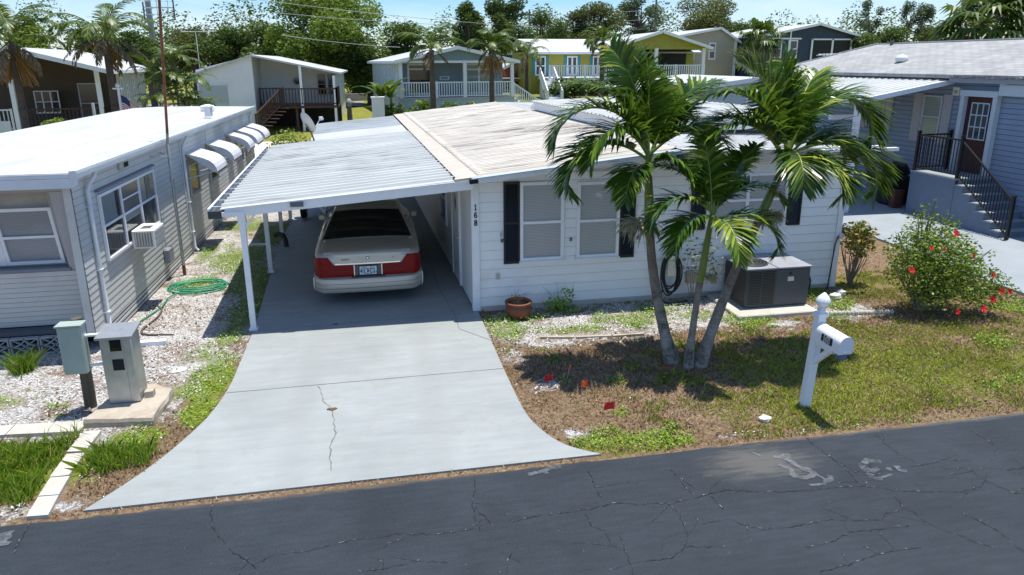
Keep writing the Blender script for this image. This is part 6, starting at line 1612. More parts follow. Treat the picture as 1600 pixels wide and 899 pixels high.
# thin seedlings growing against the white wall
SG = thing('weed_plant', 'thin weed plant by the pot with a few stalks against the wall', 'weed', (3.05, 11.45, 0))
q, tn = leaf_cloud([(3.0, 11.42, .16, .3, .15, .12), (3.2, 11.45, .3, .15, .1, .12)], 260, .06, 36); np_mesh('foliage', q, 4, M['weed_leaves'], SG, tint=tn)
stems((3.05, 11.45, 0), [(3.05 + g.uniform(-.35, .45), 11.48, g.uniform(.2, .55)) for _ in range(8)], .004, 9, 'leaf_litter', SG)

# ================================================================== RIGHT NEIGHBOUR: GREY BLUE HOUSE
GH_ = thing('grey_house', 'grey blue lap-sided house with shingle roof and maroon door, right of the white house', 'house', (18.5, 17, 0))
GX_ = 16.2
mb = MB().frame((GX_, 7.5, 0), (0, 1, 0), (-1, 0, 0))
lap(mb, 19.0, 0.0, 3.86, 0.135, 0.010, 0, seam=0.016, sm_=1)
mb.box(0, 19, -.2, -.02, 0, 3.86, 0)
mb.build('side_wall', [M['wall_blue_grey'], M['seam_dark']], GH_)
mb = MB(); mb.box(16.4, 22.3, 26.3, 26.5, 0, 3.86); mb.box(22.2, 22.4, 7.5, 26.5, 0, 3.86); mb.build('far_walls', M['wall_blue_grey'], GH_)
mb = MB()
def roofslab(mb, pts, th=.10, m=0):
    n_ = len(pts); vs = [Vector(p) for p in pts] + [Vector(p) - Vector((0, 0, th)) for p in pts]
    mb.add(vs, [tuple(range(n_)), tuple(range(2 * n_ - 1, n_ - 1, -1))] + [(i, (i + 1) % n_, n_ + (i + 1) % n_, n_ + i) for i in range(n_)], m)
roofslab(mb, [(15.83, 7.0, 3.93), (15.83, 26.9, 3.93), (19.2, 25.0, 4.93), (19.2, 7.0, 4.93)])
roofslab(mb, [(19.2, 7.0, 4.93), (19.2, 25.0, 4.93), (22.7, 26.9, 3.93), (22.7, 7.0, 3.93)])
roofslab(mb, [(15.83, 26.9, 3.93), (22.7, 26.9, 3.93), (19.2, 25.0, 4.93)])
mb.build('shingle_roof', M['shingle'], GH_)
s = MB(); s.beam((15.86, 26.88, 3.95), (19.2, 25.02, 4.96), .12, .03); s.box(19.13, 19.27, 7.0, 25.0, 4.925, 4.96); s.build('ridge_cap', plain('ridge_grey', (0.62, 0.62, 0.61), 0.8), GH_)
s = MB(); s.box(15.84, 15.90, 7.0, 17.5, 3.72, 3.83); s.box(15.9, 16.19, 7.0, 17.5, 3.72, 3.74); s.build('fascia', plain('fascia_blue', (0.28, 0.31, 0.36), 0.5), GH_)
s = MB(); g = random.Random(8); y = 14.8
while y < 17.4:
    s.prism([(15.80, y, 3.84), (15.80, y + .12, 3.835), (15.80, y + .12, 3.86 + g.uniform(0, .05)), (15.80, y, 3.86 + g.uniform(0, .05))], (.05, 0, 0)); y += .12
s.build('roof_edge', pm('torn_edge', (0.09, 0.085, 0.075), (0.35, 0.35, 0.33), 9, 0.9), GH_)
s = MB(); s.box(15.95, 16.18, 12.0, 15.92, 3.42, 3.82); s.box(15.93, 15.95, 12.0, 15.7, 3.70, 3.78, 1); s.build('shutter_box', [M['cyan_panel'], M['carlow']], GH_)
# door
dw = MB().frame((GX_, 16.02, 1.28), (0, 1, 0), (-1, 0, 0))
dw.box(0, .13, .012, .16, 0, 2.08); dw.box(1.07, 1.20, .012, .16, 0, 2.08); dw.box(-.02, 1.22, .012, .18, 2.08, 2.24)
dfr = dw.build('door_frame', M['cyan_panel'], GH_)
dw = MB().frame((GX_, 16.15, 1.28), (0, 1, 0), (-1, 0, 0)); dw.box(0, .94, .005, .03, 0, 2.08); do = dw.build('door', M['door_red'], GH_)
dw = MB().frame((GX_, 16.15, 1.28), (0, 1, 0), (-1, 0, 0)); dw.box(.17, .77, .031, .036, .92, 1.92, 1)
for u in (.17, .355, .545, .74): dw.box(u, u + .03, .036, .048, .92, 1.92)
for z in (.92, 1.25, 1.57, 1.89): dw.box(.17, .77, .036, .047, z, z + .03)
dw.build('door_window', [M['cyan_panel'], M['glass']], do)
s = MB(); s.tube([(16.16, 16.95, 2.2), (16.10, 16.95, 2.2)], .03, 8); s.build('handle', M['black'], do)
window(GH_, (GX_ - .01, 17.98, 2.08), (0, 1, 0), (-1, 0, 0), .72, 1.24, 'cyan_panel', 'blind_green', fw=.04, sill=False)
window(GH_, (GX_ - .01, 20.35, 2.22), (0, 1, 0), (-1, 0, 0), .8, 1.0, 'cyan_panel', 'blind_green', fw=.04, sill=False)
for (y0, z0, h, w) in ((17.62, 1.95, 1.42, .33), (18.73, 1.95, 1.42, .36), (19.98, 2.15, 1.12, .33), (21.2, 2.15, 1.12, .33)):
    s = MB().frame((GX_ - .01, y0, z0), (0, 1, 0), (-1, 0, 0)); s.box(0, w, .006, .03, 0, h)
    for (a, b_) in ((.06, h * .45), (h * .52, h - .06)): s.box(.05, w - .05, .0305, .038, a, b_)
    s.build('shutter', plain('pale_shutter', (0.40, 0.42, 0.44), 0.5) if y0 < 18 else bpy.data.materials['pale_shutter'], GH_)
s = MB(); s.box(16.06, 16.18, 17.32, 17.55, 3.36, 3.58, 0); s.box(16.04, 16.06, 17.38, 17.49, 3.42, 3.50, 1); s.build('wall_lamp', [plain('lamp_cream', (0.60, 0.60, 0.52), 0.4), plain('lamp_brass', (0.30, 0.30, 0.12), 0.4)], GH_)
s = MB(); s.lathe([(.18, 4.28), (.2, 4.38), (.14, 4.47), (.02, 4.5)], (17.0, 20.9), 14); s.build('roof_vent', M['far_white'], GH_)
s = MB(); s.tube([(19.0, 24.0, 4.85), (19.0, 24.0, 5.05)], .06, 8); s.build('vent_pipe', M['carlow'], GH_)
# porch, stairs, railing
PX0, PX1 = 15.02, 16.16
s = MB(); s.box(PX0, PX1, 15.86, 17.46, 0, 1.24, 0); s.box(PX0 - .015, PX1, 15.84, 17.475, 1.24, 1.285, 1)
s.build('porch', [M['porch_paint'], M['drive_right']], GH_)
s = MB(); n_ = 7
for k in range(n_):
    z1 = 1.285 - (k + 1) * 1.285 / (n_ + 0.0) + .0
    if z1 < .02: break
    y1 = 15.855 - k * .262
    s.box(PX0 + .01, PX1 - .02, y1 - .262, y1, 0, z1, 0); s.box(PX0 - .01, PX1 - .02, y1 - .285, y1 - .002, z1, z1 + .022, 1)
s.build('steps', [M['porch_paint'], M['drive_right']], GH_)
s = MB(); rx = PX0 + .06
def rail_run(p, q, zb, zt, step=.105):
    p, q = Vector(p), Vector(q)
    s.beam(p + Vector((0, 0, zt)), q + Vector((0, 0, zt)), .045, .04); s.beam(p + Vector((0, 0, zb)), q + Vector((0, 0, zb)), .035, .03)
    n2 = max(2, int((q - p).length / step))
    for k in range(1, n2):
        r_ = p.lerp(q, k / n2); s.beam(r_ + Vector((0, 0, zb)), r_ + Vector((0, 0, zt)), .018, .018)
rail_run((rx, 17.42, 1.29), (rx, 15.9, 1.29), .09, 1.0); rail_run((rx, 17.42, 1.29), (16.12, 17.42, 1.29), .09, 1.0); rail_run((rx, 15.86, 1.25), (rx, 14.1, .02), .12, 1.0)
for (x, y, a, b_) in ((rx, 17.42, 1.25, 2.38), (rx, 15.88, 1.1, 2.38), (rx, 14.08, 0.0, 1.12), (16.1, 17.42, 1.25, 2.38)):
    s.box(x - .035, x + .035, y - .035, y + .035, a, b_); s.box(x - .042, x + .042, y - .042, y + .042, b_, b_ + .025)
s.build('railing', M['rail_black'], GH_)
PA = thing('patio_cover', 'white sloping metal patio cover fixed to the grey house wall', 'patio cover', (13.5, 20.5, 0))
mb = MB(); mb.T = lambda p: p
ribbed(mb, 13.2, 3.28, 16.1, 3.80, 17.62, 24.0, .30, .03, 0, .3, .05, seed=12)
mb.build('roof_sheet', M['roof_white'], PA)
s = MB(); s.beam((13.18, 17.60, 3.22), (16.1, 17.60, 3.74), .05, .13); s.box(13.16, 13.22, 17.6, 24.0, 3.16, 3.27); s.build('fascia', M['gutter'], PA)
s = MB(); s.box(13.3, 14.3, 18.95, 19.08, 2.62, 2.76); s.build('cross_beam', M['white_trim'], PA)
for (x, y) in ((14.22, 19.0), (13.3, 17.8), (13.3, 23.8)):
    s = MB(); s.box(x - .07, x + .07, y - .06, y + .06, .03, 2.62 if x > 14 else 3.2); s.build('post', M['white_trim'], PA)
GR = thing('covered_grill', 'black covered grill standing in the shade under the patio cover', 'grill', (15.5, 18.6, .05))
s = MB(); s.bbox(15.15, 15.85, 18.35, 18.95, .05, .95, .06); s.build('cover', M['black'], GR)
s = MB(); s.tube([(15.2, 18.65, .95), (15.3, 18.65, 1.12), (15.5, 18.65, 1.18), (15.7, 18.65, 1.12), (15.8, 18.65, .95)], .2, 10); s.build('hood', M['black'], GR)
s = MB(); s.box(15.05, 15.35, 18.0, 18.2, .05, .55); s.box(15.03, 15.37, 17.98, 18.22, .55, .59)
tag(s.build('wooden_crate', pm('reddish_wood', (0.13, 0.045, 0.03), (0.08, 0.03, 0.02), 5, 0.7), loc=(15.2, 18.1, .05)), 'reddish brown wooden crate beside the covered grill in shade', 'crate')

# ================================================================== BACK ROW OF HOUSES
def gable_house(name, label, loc, rot, w, dpt, zb, ze, zr, xr, wall, roofm, ov=.35, porch=0, trim='white_trim', group=None):
    """local frame: front at y=0 facing -y, x 0..w, ridge along y at x=xr; z absolute"""
    t = thing(name, label, 'house', (0, 0, 0), group)
    s = MB()
    s.poly([(0, porch, zb), (w, porch, zb), (w, porch, ze), (xr, porch, zr), (0, porch, ze)]); s.poly([(w, dpt, zb), (0, dpt, zb), (0, dpt, ze), (xr, dpt, zr), (w, dpt, ze)])
    s.poly([(0, dpt, zb), (0, porch, zb), (0, porch, ze), (0, dpt, ze)]); s.poly([(w, porch, zb), (w, dpt, zb), (w, dpt, ze), (w, porch, ze)])
    s.build('wall', M[wall], t)
    s = MB(); sl = (zr - ze) / xr; sr_ = (zr - ze) / (w - xr)
    roofslab(s, [(-ov, -ov, ze - sl * ov + .06), (xr, -ov, zr + .06), (xr, dpt + ov, zr + .06), (-ov, dpt + ov, ze - sl * ov + .06)], .10)
    roofslab(s, [(xr, -ov, zr + .06), (w + ov, -ov, ze - sr_ * ov + .06), (w + ov, dpt + ov, ze - sr_ * ov + .06), (xr, dpt + ov, zr + .06)], .10)
    s.build('roof', M[roofm], t)
    s = MB(); y = -ov - .02
    s.beam((-ov, y, ze - sl * ov - .02), (xr, y, zr - .02), .04, .2); s.beam((xr, y, zr - .02), (w + ov, y, ze - sr_ * ov - .02), .04, .2)
    s.box(-ov - .06, -ov, -ov, dpt + ov, ze - sl * ov - .10, ze - sl * ov + .05); s.box(w + ov, w + ov + .06, -ov, dpt + ov, ze - sr_ * ov - .10, ze - sr_ * ov + .05)
    s.build('fascia', M[trim], t)
    return t
def place(t, loc, rot=0):
    t.location = loc; t.rotation_euler = (0, 0, R(rot)); return t
def rail(parent, pts, h, mat, post=.1, step=.16, name='railing', bal=.035):
    s = MB()
    for a, b_ in zip(pts[:-1], pts[1:]):
        a, b_ = Vector(a), Vector(b_); up = Vector((0, 0, 1))
        s.beam(a + up * h, b_ + up * h, .08, .07); s.beam(a + up * .1, b_ + up * .1, .06, .06)
        k = max(2, int((b_ - a).length / step))
        for i in range(1, k): q = a.lerp(b_, i / k); s.beam(q + up * .1, q + up * h, bal, bal)
    for a in pts: s.box(a[0] - post / 2, a[0] + post / 2, a[1] - post / 2, a[1] + post / 2, a[2], a[2] + h + .06)
    return s.build(name, M[mat], parent)
def postp(parent, x, y, z0, z1, r_=.07, mat='white_trim'):
    s = MB(); s.box(x - r_, x + r_, y - r_, y + r_, z0, z1); return s.build('post', M[mat], parent)

# house A, far left: tan porch under a long white roof
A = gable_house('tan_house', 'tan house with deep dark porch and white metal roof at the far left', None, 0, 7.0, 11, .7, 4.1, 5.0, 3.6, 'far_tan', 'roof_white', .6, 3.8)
s = MB(); s.box(0, 7.0, 0, 3.2, 1.15, 1.3, 0); s.box(0, 3.0, -.05, 0, .3, 1.75, 1); s.build('porch_floor', [M['brown_wood'], M['far_white']], A)
rail(A, [(3.2, .05, 1.3), (6.9, .05, 1.3)], .95, 'brown_wood'); rail(A, [(0.1, .05, 1.3), (3.1, .05, 1.3)], .95, 'far_white')
for x in (.1, 3.3, 6.85): postp(A, x, .05, .6, 4.0 + (.35 if x == 3.3 else 0), .09)
window(A, (5.2, 3.19, 1.35), (1, 0, 0), (0, -1, 0), .95, 2.0, 'far_grey', 'glass', name='door', sill=False); window(A, (3.2, 3.19, 1.9), (1, 0, 0), (0, -1, 0), 1.1, 1.1, 'far_white', 'glass', cols=3)
s = MB(); s.poly([(7.01, 3.2, .6), (7.01, 11, .6), (7.01, 11, 4.1), (7.01, 3.2, 4.1)], 0); s.poly([(7.02, 3.2, .6), (7.02, 11, .6), (7.02, 11, 1.9), (7.02, 3.2, 1.9)], 1); s.build('side_cladding', [M['far_grey'], M['far_white']], A)
for y in (3.9, 5.2, 7.0, 8.8): window(A, (7.02, y, 2.4), (0, 1, 0), (1, 0, 0), .45 if y != 5.2 else .4, 1.2 if y != 5.2 else .8, 'white_trim', 'glass', fw=.06)
s = MB()
for k in range(6): s.box(5.0, 6.8, -.25 - k * .28, -.0 - k * .28, .3, 1.2 - k * .17)
s.prism([(6.85, -.0, 1.4), (6.85, -1.7, .45), (6.85, -1.7, .2), (6.85, 0, .2)], (.08, 0, 0)); s.build('steps', M['far_white'], A)
place(A, (-19.7, 36.4, 0), 6.5)

# house B: white gable with timber deck
B = gable_house('white_gable_house', 'white gabled house with a round window and brown timber deck behind the trailer', None, 0, 7.7, 12, .4, 3.75, 4.72, 3.05, 'far_white', 'roof_white', .2, 0)
B.children[0].data.clear_geometry()
s = MB()
s.poly([(0, 0, .4), (3.05, 0, .4), (3.05, 0, 4.72), (0, 0, 3.95)]); s.poly([(3.05, 0, .4), (3.05, 3, .4), (3.05, 3, 4.7), (3.05, 0, 4.7)]); s.poly([(3.05, 3, .4), (7.6, 3, .4), (7.6, 3, 3.7), (3.05, 3, 4.7)])
s.poly([(0, 12, .4), (0, 0, .4), (0, 0, 3.95), (0, 12, 3.95)]); s.poly([(7.6, 3, .4), (7.6, 12, .4), (7.6, 12, 3.7), (7.6, 3, 3.7)])
wob = s.build('wall', M['far_white'], B)
bpy.data.objects.remove([c for c in B.children if c.name.startswith('wall') and c is not wob][0])
s = MB(); s.tube([(5.15, 2.98, 3.25), (5.15, 2.93, 3.25)], .27, 18, 0); s.tube([(5.15, 2.94, 3.25), (5.15, 2.925, 3.25)], .20, 18, 1); s.build('round_window', [M['far_grey'], M['darkglass']], B)
window(B, (6.35, 2.99, 2.4), (1, 0, 0), (0, -1, 0), .5, 1.25, 'far_grey', 'darkglass', fw=.03); window(B, (6.95, 2.99, 2.4), (1, 0, 0), (0, -1, 0), .55, 1.25, 'far_grey', 'darkglass', fw=.03)
s = MB(); s.box(.1, 1.6, -.03, -.004, 1.7, 3.1, 1); s.box(.05, 1.65, -.05, -.03, 3.1, 3.16, 0); s.box(.1, 1.6, -.036, -.031, 1.7, 2.1, 2); s.build('screen_panel', [M['far_white'], plain('panel_grey', (0.40, 0.45, 0.47), 0.3), plain('panel_teal', (0.45, 0.55, 0.52), 0.3)], B)
s = MB(); s.box(3.2, 7.7, -.2, 2.95, 1.78, 1.92, 0)
for x in (3.3, 5.3, 7.55): s.box(x - .07, x + .07, -.1, .05, .3, 1.78, 0)
s.box(3.2, 7.7, 2.6, 2.9, .4, 1.78, 1); s.build('deck', [M['brown_wood'], M['dark_opening']], B)
rail(B, [(4.6, -.15, 1.92), (7.6, -.15, 1.92)], .95, 'brown_wood', step=.17, bal=.06); rail(B, [(3.2, .9, 1.92), (4.5, .9, 1.92)], .95, 'brown_wood', step=.17, bal=.06); rail(B, [(7.6, -.15, 1.92), (7.6, 2.8, 1.92)], .95, 'brown_wood', step=.17, bal=.06)
rail(B, [(4.5, -.2, 1.92), (3.25, -1.7, .6)], .95, 'brown_wood', step=.17, bal=.06, name='stair_rail')
s = MB()
for k in range(7): s.beam((4.0 - k * .17, -.1 - k * .2, 1.8 - k * .18), (4.9 - k * .17, -.5 - k * .2, 1.8 - k * .18), .26, .05)
s.build('stairs', M['brown_wood'], B)
postp(B, 5.65, -.1, .3, 4.15); postp(B, 7.5, -.1, .3, 3.6); postp(B, 7.5, 2.8, 1.9, 3.6)
place(B, (-9.8, 43.0, .0), 0)

# house C: blue porch house
Cc = gable_house('blue_house', 'pale blue gabled house with white porch railing behind the white metal roof', None, 0, 7.3, 13, 1.0, 4.42, 5.2, 3.65, 'far_paleblue', 'roof_grey', .3, 2.4)
s = MB(); s.poly([(.05, .02, 4.42), (7.25, .02, 4.42), (3.65, .02, 5.16)], 0); s.box(0, 7.3, -.02, .1, 4.28, 4.42, 1); s.build('gable_front', [M['far_blue'], M['white_trim']], Cc)
s = MB(); s.box(.02, 7.28, 2.36, 2.395, 2.2, 4.42, 0); s.build('porch_wall', M['far_blue'], Cc)
s = MB(); s.box(-.05, 7.35, -.05, 2.35, 2.05, 2.2, 0); s.box(0, 7.3, .0, 2.3, .9, 2.05, 1); s.build('porch_floor', [M['far_grey'], M['far_paleblue']], Cc)
rail(Cc, [(.1, .02, 2.2), (2.3, .02, 2.2), (4.05, .02, 2.2), (5.95, .02, 2.2), (7.2, .02, 2.2)], .92, 'white_trim', .14, .15, bal=.05)
rail(Cc, [(.1, .02, 2.2), (.1, 2.3, 2.2)], .92, 'white_trim', .12, .16, bal=.05)
for x in (.1, 4.1, 7.2): postp(Cc, x, .02, 2.2, 4.3, .10)
for y in (1.1, 2.2): postp(Cc, .08, y, 2.2, 4.3, .08)
window(Cc, (.9, 2.36, 2.3), (1, 0, 0), (0, -1, 0), 1.75, 1.95, 'white_trim', 'darkglass', cols=1, split=.82, fw=.12, name='sliding_door', sill=False); window(Cc, (4.75, 2.36, 2.3), (1, 0, 0), (0, -1, 0), 1.8, 1.95, 'white_trim', 'blind_green', cols=2, split=.80, fw=.1, sill=False)
s = MB(); s.box(3.0, 3.65, 2.32, 2.355, 3.22, 3.45, 0); s.box(3.1, 3.55, 2.31, 2.32, 3.28, 3.39, 1); s.build('wall_plaque', [M['far_white'], M['far_blue']], Cc)
for y in (3.6, 5.4, 7.4): window(Cc, (-.01, y, 2.6), (0, 1, 0), (-1, 0, 0), .5, 1.5, 'white_trim', 'glass', fw=.08)
s = MB()
for k in range(6): s.box(7.35 + k * .3, 7.65 + k * .3, .2, 1.4, .9, 2.05 - k * .19)
s.build('steps', M['far_white'], Cc)
rail(Cc, [(7.35, .15, 2.1), (9.1, .15, 1.0)], .92, 'white_trim', .12, .16, name='stair_rail', bal=.05)
place(Cc, (1.5, 44.2, 0), 7)

# house D: chartreuse house with turquoise shutters
D = thing('yellow_green_house', 'chartreuse house with turquoise shutters and white veranda behind the palms', 'house', (0, 0, 0))
s = MB(); s.box(0, 13.5, 3.4, 11, 1.8, 5.1); s.build('wall', M['yellow_green'], D)
s = MB(); roofslab(s, [(-.4, 3.0, 5.05), (14, 3.0, 5.05), (14, 7.2, 6.15), (-.4, 7.2, 6.15)]); roofslab(s, [(-.4, 7.2, 6.15), (14, 7.2, 6.15), (14, 11.4, 5.05), (-.4, 11.4, 5.05)])
roofslab(s, [(5.5, -.4, 5.38), (9.2, -.4, 6.48), (9.2, 6, 6.48), (5.5, 6, 5.38)]); roofslab(s, [(9.2, -.4, 6.48), (13.3, -.4, 5.28), (13.3, 6, 5.28), (9.2, 6, 6.48)]); s.build('roof', M['roof_white'], D)
s = MB(); s.poly([(6.0, 0, 5.42), (12.8, 0, 5.30), (12.8, 0, 5.42), (9.2, 0, 6.4)]); s.box(6, 12.8, -.02, .1, 5.2, 5.42); s.build('gable_front', M['yellow_green'], D)
s = MB(); s.beam((5.5, -.42, 5.36), (9.2, -.42, 6.46), .04, .2); s.beam((9.2, -.42, 6.46), (13.3, -.42, 5.26), .04, .2); s.build('fascia', M['white_trim'], D); s = MB(); s.box(-.42, 5.6, 2.96, 3.0, 4.9, 5.06); s.build('eave_board', M['white_trim'], D)
s = MB(); s.box(6.0, 12.8, 3.3, 3.38, 3.2, 5.4); s.build('porch_screen', M['dark_opening'], D)
s = MB(); s.box(.6, 12.9, -.1, 3.35, 3.02, 3.2, 0); s.box(6.0, 12.8, 0, 3.3, 1.7, 3.0, 1); s.build('veranda_floor', [M['white_trim'], M['yellow_green']], D)
rail(D, [(.7, 0, 3.2), (3.4, 0, 3.2), (6.1, 0, 3.2), (8.3, 0, 3.2), (10.5, 0, 3.2), (12.8, 0, 3.2)], .85, 'white_trim', .14, .17, bal=.07)
for x in (6.1, 8.9, 12.7): postp(D, x, .02, 3.2, 5.3, .12)
for x in (1.2, 3.5): postp(D, x, .02, 1.4, 3.0, .08)
for x in (.35, 2.9, 5.0):
    window(D, (x, 3.385, 3.3), (1, 0, 0), (0, -1, 0), .85, 1.45, 'white_trim', 'glass', fw=.1, cols=2, sill=False)
    for q in (x - .28, x + .88): s = MB(); s.box(q + (.06 if q < x else .02), q + (.25 if q < x else .2), 3.34, 3.385, 3.3, 4.8); s.build('shutter', M['turquoise'], D)
s = MB()
for k in range(9): s.box(-.05 - k * .0, 1.0, -.3 - k * .3, -.0 - k * .3, 1.35, 3.0 - k * .18)
s.build('stairs', M['white_trim'], D); rail(D, [(-.05, 0, 3.1), (-.05, -2.6, 1.5)], .85, 'white_trim', .12, .17, name='stair_rail', bal=.06); rail(D, [(1.0, 0, 3.1), (1.0, -2.6, 1.5)], .85, 'white_trim', .12, .17, name='stair_rail', bal=.06)
place(D, (12.0, 51.5, 0), 0)

# house E: beige, house F: navy
E_ = gable_house('beige_house', 'beige house with white roof rising behind the chartreuse house', None, 0, 8.0, 12, 1.8, 6.2, 7.3, 6.2, 'cream', 'roof_white', .3, 0)
window(E_, (3.1, -.01, 4.5), (1, 0, 0), (0, -1, 0), .7, 1.5, 'white_trim', 'glass', fw=.12); s = MB(); s.box(7.75, 8.02, -.03, .02, 1.8, 6.2); s.build('corner_trim', M['white_trim'], E_)
window(E_, (5.2, -.01, 4.5), (1, 0, 0), (0, -1, 0), .7, 1.5, 'white_trim', 'glass', fw=.12); place(E_, (25.5, 63, 0), 0)
F_ = gable_house('navy_house', 'navy blue gabled house with dark screened porch beyond the grey shingle roof', None, 0, 8.3, 12, 2.0, 6.55, 7.45, 4.6, 'navy', 'roof_white', .35, 0)
s = MB(); s.box(4.2, 8.1, -.06, -.01, 3.6, 6.1, 0); s.build('porch_screen', M['dark_opening'], F_)
for x in (4.15, 6.15, 8.0): s = MB(); s.box(x - .08, x + .08, -.12, -.06, 3.4, 6.2); s.build('post', M['white_trim'], F_)
s = MB(); s.box(4.1, 8.1, -.12, -.06, 6.1, 6.22); s.box(.9, 1.02, -.05, -.01, 6.3, 6.9); s.box(2.0, 2.12, -.05, -.01, 3, 7.0); s.box(.2, 3.1, -.06, -.01, 6.15, 6.28); s.build('trim', M['white_trim'], F_)
for x in (.4, 1.9): window(F_, (x, -.01, 4.6), (1, 0, 0), (0, -1, 0), .9, 1.5, 'white_trim', 'glass', fw=.1)
place(F_, (33.8, 58, 0), 0)
# red shed, white roofed shed, white cabinet wall
RS = gable_house('red_shed', 'small red shed with a white awning between the blue and chartreuse houses', None, 0, 3.2, 4, 1.2, 3.6, 4.4, 1.6, 'red_wall', 'roof_grey', .2, 0)
s = MB(); s.beam((.1, -.5, 3.0), (3.3, -.5, 3.0), 1.0, .1); s.build('awning', M['far_white'], RS); window(RS, (.5, -.01, 2.0), (1, 0, 0), (0, -1, 0), 1.6, .8, 'white_trim', 'glass', cols=2); place(RS, (10.3, 60, 0))
WS = gable_house('white_roofed_shed', 'low building with bright white roof glimpsed between the palm crowns', None, 0, 9.0, 8, 0, 3.0, 3.55, 4.5, 'far_paleblue', 'roof_white', .3, 0)
window(WS, (5.5, -.01, 1.2), (1, 0, 0), (0, -1, 0), 1.2, 1.1, 'white_trim', 'glass'); place(WS, (12.9, 30.5, 0))
CS = thing('ribbed_canopy', 'white ribbed metal canopy edge showing behind the grey shingle roof', 'canopy', (24.5, 31, 0))
mb = MB(); ribbed(mb, 22.6, 4.62, 26.6, 4.72, 30, 34, .3, .05, 0, .4, .05); mb.T = None; mb.build('roof_sheet', M['roof_white'], CS)
for x in (22.8, 26.4):
    s = MB(); s.box(x - .06, x + .06, 30.2, 30.32, .1, 4.55); s.build('post', M['white_trim'], CS)
s = MB(); s.bbox(-0.21, 0.5, 41.5, 42.1, .3, 2.35, .02); s.box(-0.25, 0.53, 41.45, 42.15, 2.35, 2.42)
tag(s.build('white_cabinet', M['far_white'], loc=(.0, 41.8, .3)), 'tall white cabinet on the lawn beside the banana plants', 'cabinet')
BO = thing('stone_post', 'weathered grey stone post with round top on the sunny lawn', 'post', (-1.56, 44, .5))
s = MB(); s.lathe([(.17, .4), (.15, .7), (.16, 1.2), (.13, 1.7), (.10, 1.75)], (-1.56, 44), 10); s.build('shaft', M['pole_wood'], BO); s = MB(); s.lathe([(.10, 1.74), (.19, 1.85), (.19, 2.05), (.10, 2.2), (.02, 2.25)], (-1.56, 44), 10); s.build('cap', M['pole_grey'], BO)
s = MB(); s.box(-5.2, -.6, 66.4, 66.6, 1.0, 1.5); s.box(-5.2, -.6, 66.35, 66.65, 1.5, 1.62)
tag(s.build('low_wall', M['far_grey'], loc=(-3, 66.5, .9)), 'low grey wall along the far side of the lane', 'wall')
s = MB()
for k in range(7): s.box(-4.6, -2.6, 33.2 + k * .42, 33.58 + k * .42, .02, .38)
tag(s.build('timber_platform', M['pale_wood'], loc=(-3.6, 34.5, 0)), 'low pale timber platform behind the satellite dish', 'platform')
# flag post
FP = thing('flag_post', 'white post with lamp finial and hanging striped flag before the tan house', 'flag post', (-10.2, 31.5, 0))
fx = -10.2
s = MB(); s.tube([(fx, 31.5, 0), (fx, 31.5, 3.35)], .05, 8); s.box(fx - .2, fx + .2, 31.46, 31.54, 3.3, 3.36); s.build('pole', M['white_trim'], FP); s = MB(); s.lathe([(.06, 3.36), (.1, 3.44), (.06, 3.53), (.01, 3.56)], (fx, 31.5), 10); s.build('lamp', M['far_white'], FP)
s = MB(); nx, nz = 8, 13; vs = []
for i in range(nx + 1):
    for j in range(nz + 1):
        u = i / nx; v = j / nz; vs.append((fx + .06 + u * .62, 31.5 + .06 * math.sin(u * 7), 3.08 - v * .55 - u * .5 + .03 * math.sin(u * 6)))
for i in range(nx):
    for j in range(nz):
        a = i * (nz + 1) + j
        s.f.append((a, a + 1, a + nz + 2, a + nz + 1)); s.m.append(2 if (i < 4 and j < 7) else (j % 2)); s.s.append(False); s.t.append(.5)
s.v = vs; s.build('flag', [M['flag_red'], M['far_white'], plain('flag_blue', (0.02, 0.035, 0.13), 0.6)], FP)
s = MB(); s.tube([(-11.76, 33, 0), (-11.76, 33, 2.7)], .06, 8); tag(s.build('white_post', M['white_trim'], loc=(-11.76, 33, 0)), 'short plain white post left of the striped flag', 'post')
# satellite dish
DS = thing('satellite_dish', 'grey oval satellite dish at the step of the carport roof', 'satellite dish', (-1.75, 20.3, 2.16))
s = MB(); c = Vector((-1.87, 20.5, 2.72)); N = Vector((.72, .52, .46)).normalized(); U = N.cross(Vector((0, 0, 1))).normalized(); V = U.cross(N); vs = []; K = 20
for r_ in range(5):
    for j in range(K):
        a = j / K * 6.2832; q = r_ / 4; vs.append(c + U * math.cos(a) * .27 * q + V * math.sin(a) * .31 * q - N * (.09 * (1 - q * q)))
s.add(vs, [(i * K + j, i * K + (j + 1) % K, (i + 1) * K + (j + 1) % K, (i + 1) * K + j) for i in range(4) for j in range(K)], 0, True); s.add([v - N * .015 for v in vs], [(i * K + j, (i + 1) * K + j, (i + 1) * K + (j + 1) % K, i * K + (j + 1) % K) for i in range(4) for j in range(K)], 0, True)
s.build('reflector', M['dish'], DS)
s = MB(); s.tube([(-1.72, 20.35, 2.16), (-1.80, 20.42, 2.4), c - N * .1], .022, 8); s.box(-1.80, -1.62, 20.25, 20.45, 2.14, 2.17); s.build('mount', M['carlow'], DS)
s = MB(); s.tube([c - V * .3 - N * .02, c + N * .38 - V * .12], .012, 6); e = c + N * .38 - V * .12; s.box(e.x - .04, e.x + .06, e.y - .05, e.y + .05, e.z - .05, e.z + .05); s.tube([e + U * .03, e + U * .1], .045, 8); s.build('feed_arm', M['light_grey_plastic'], DS)

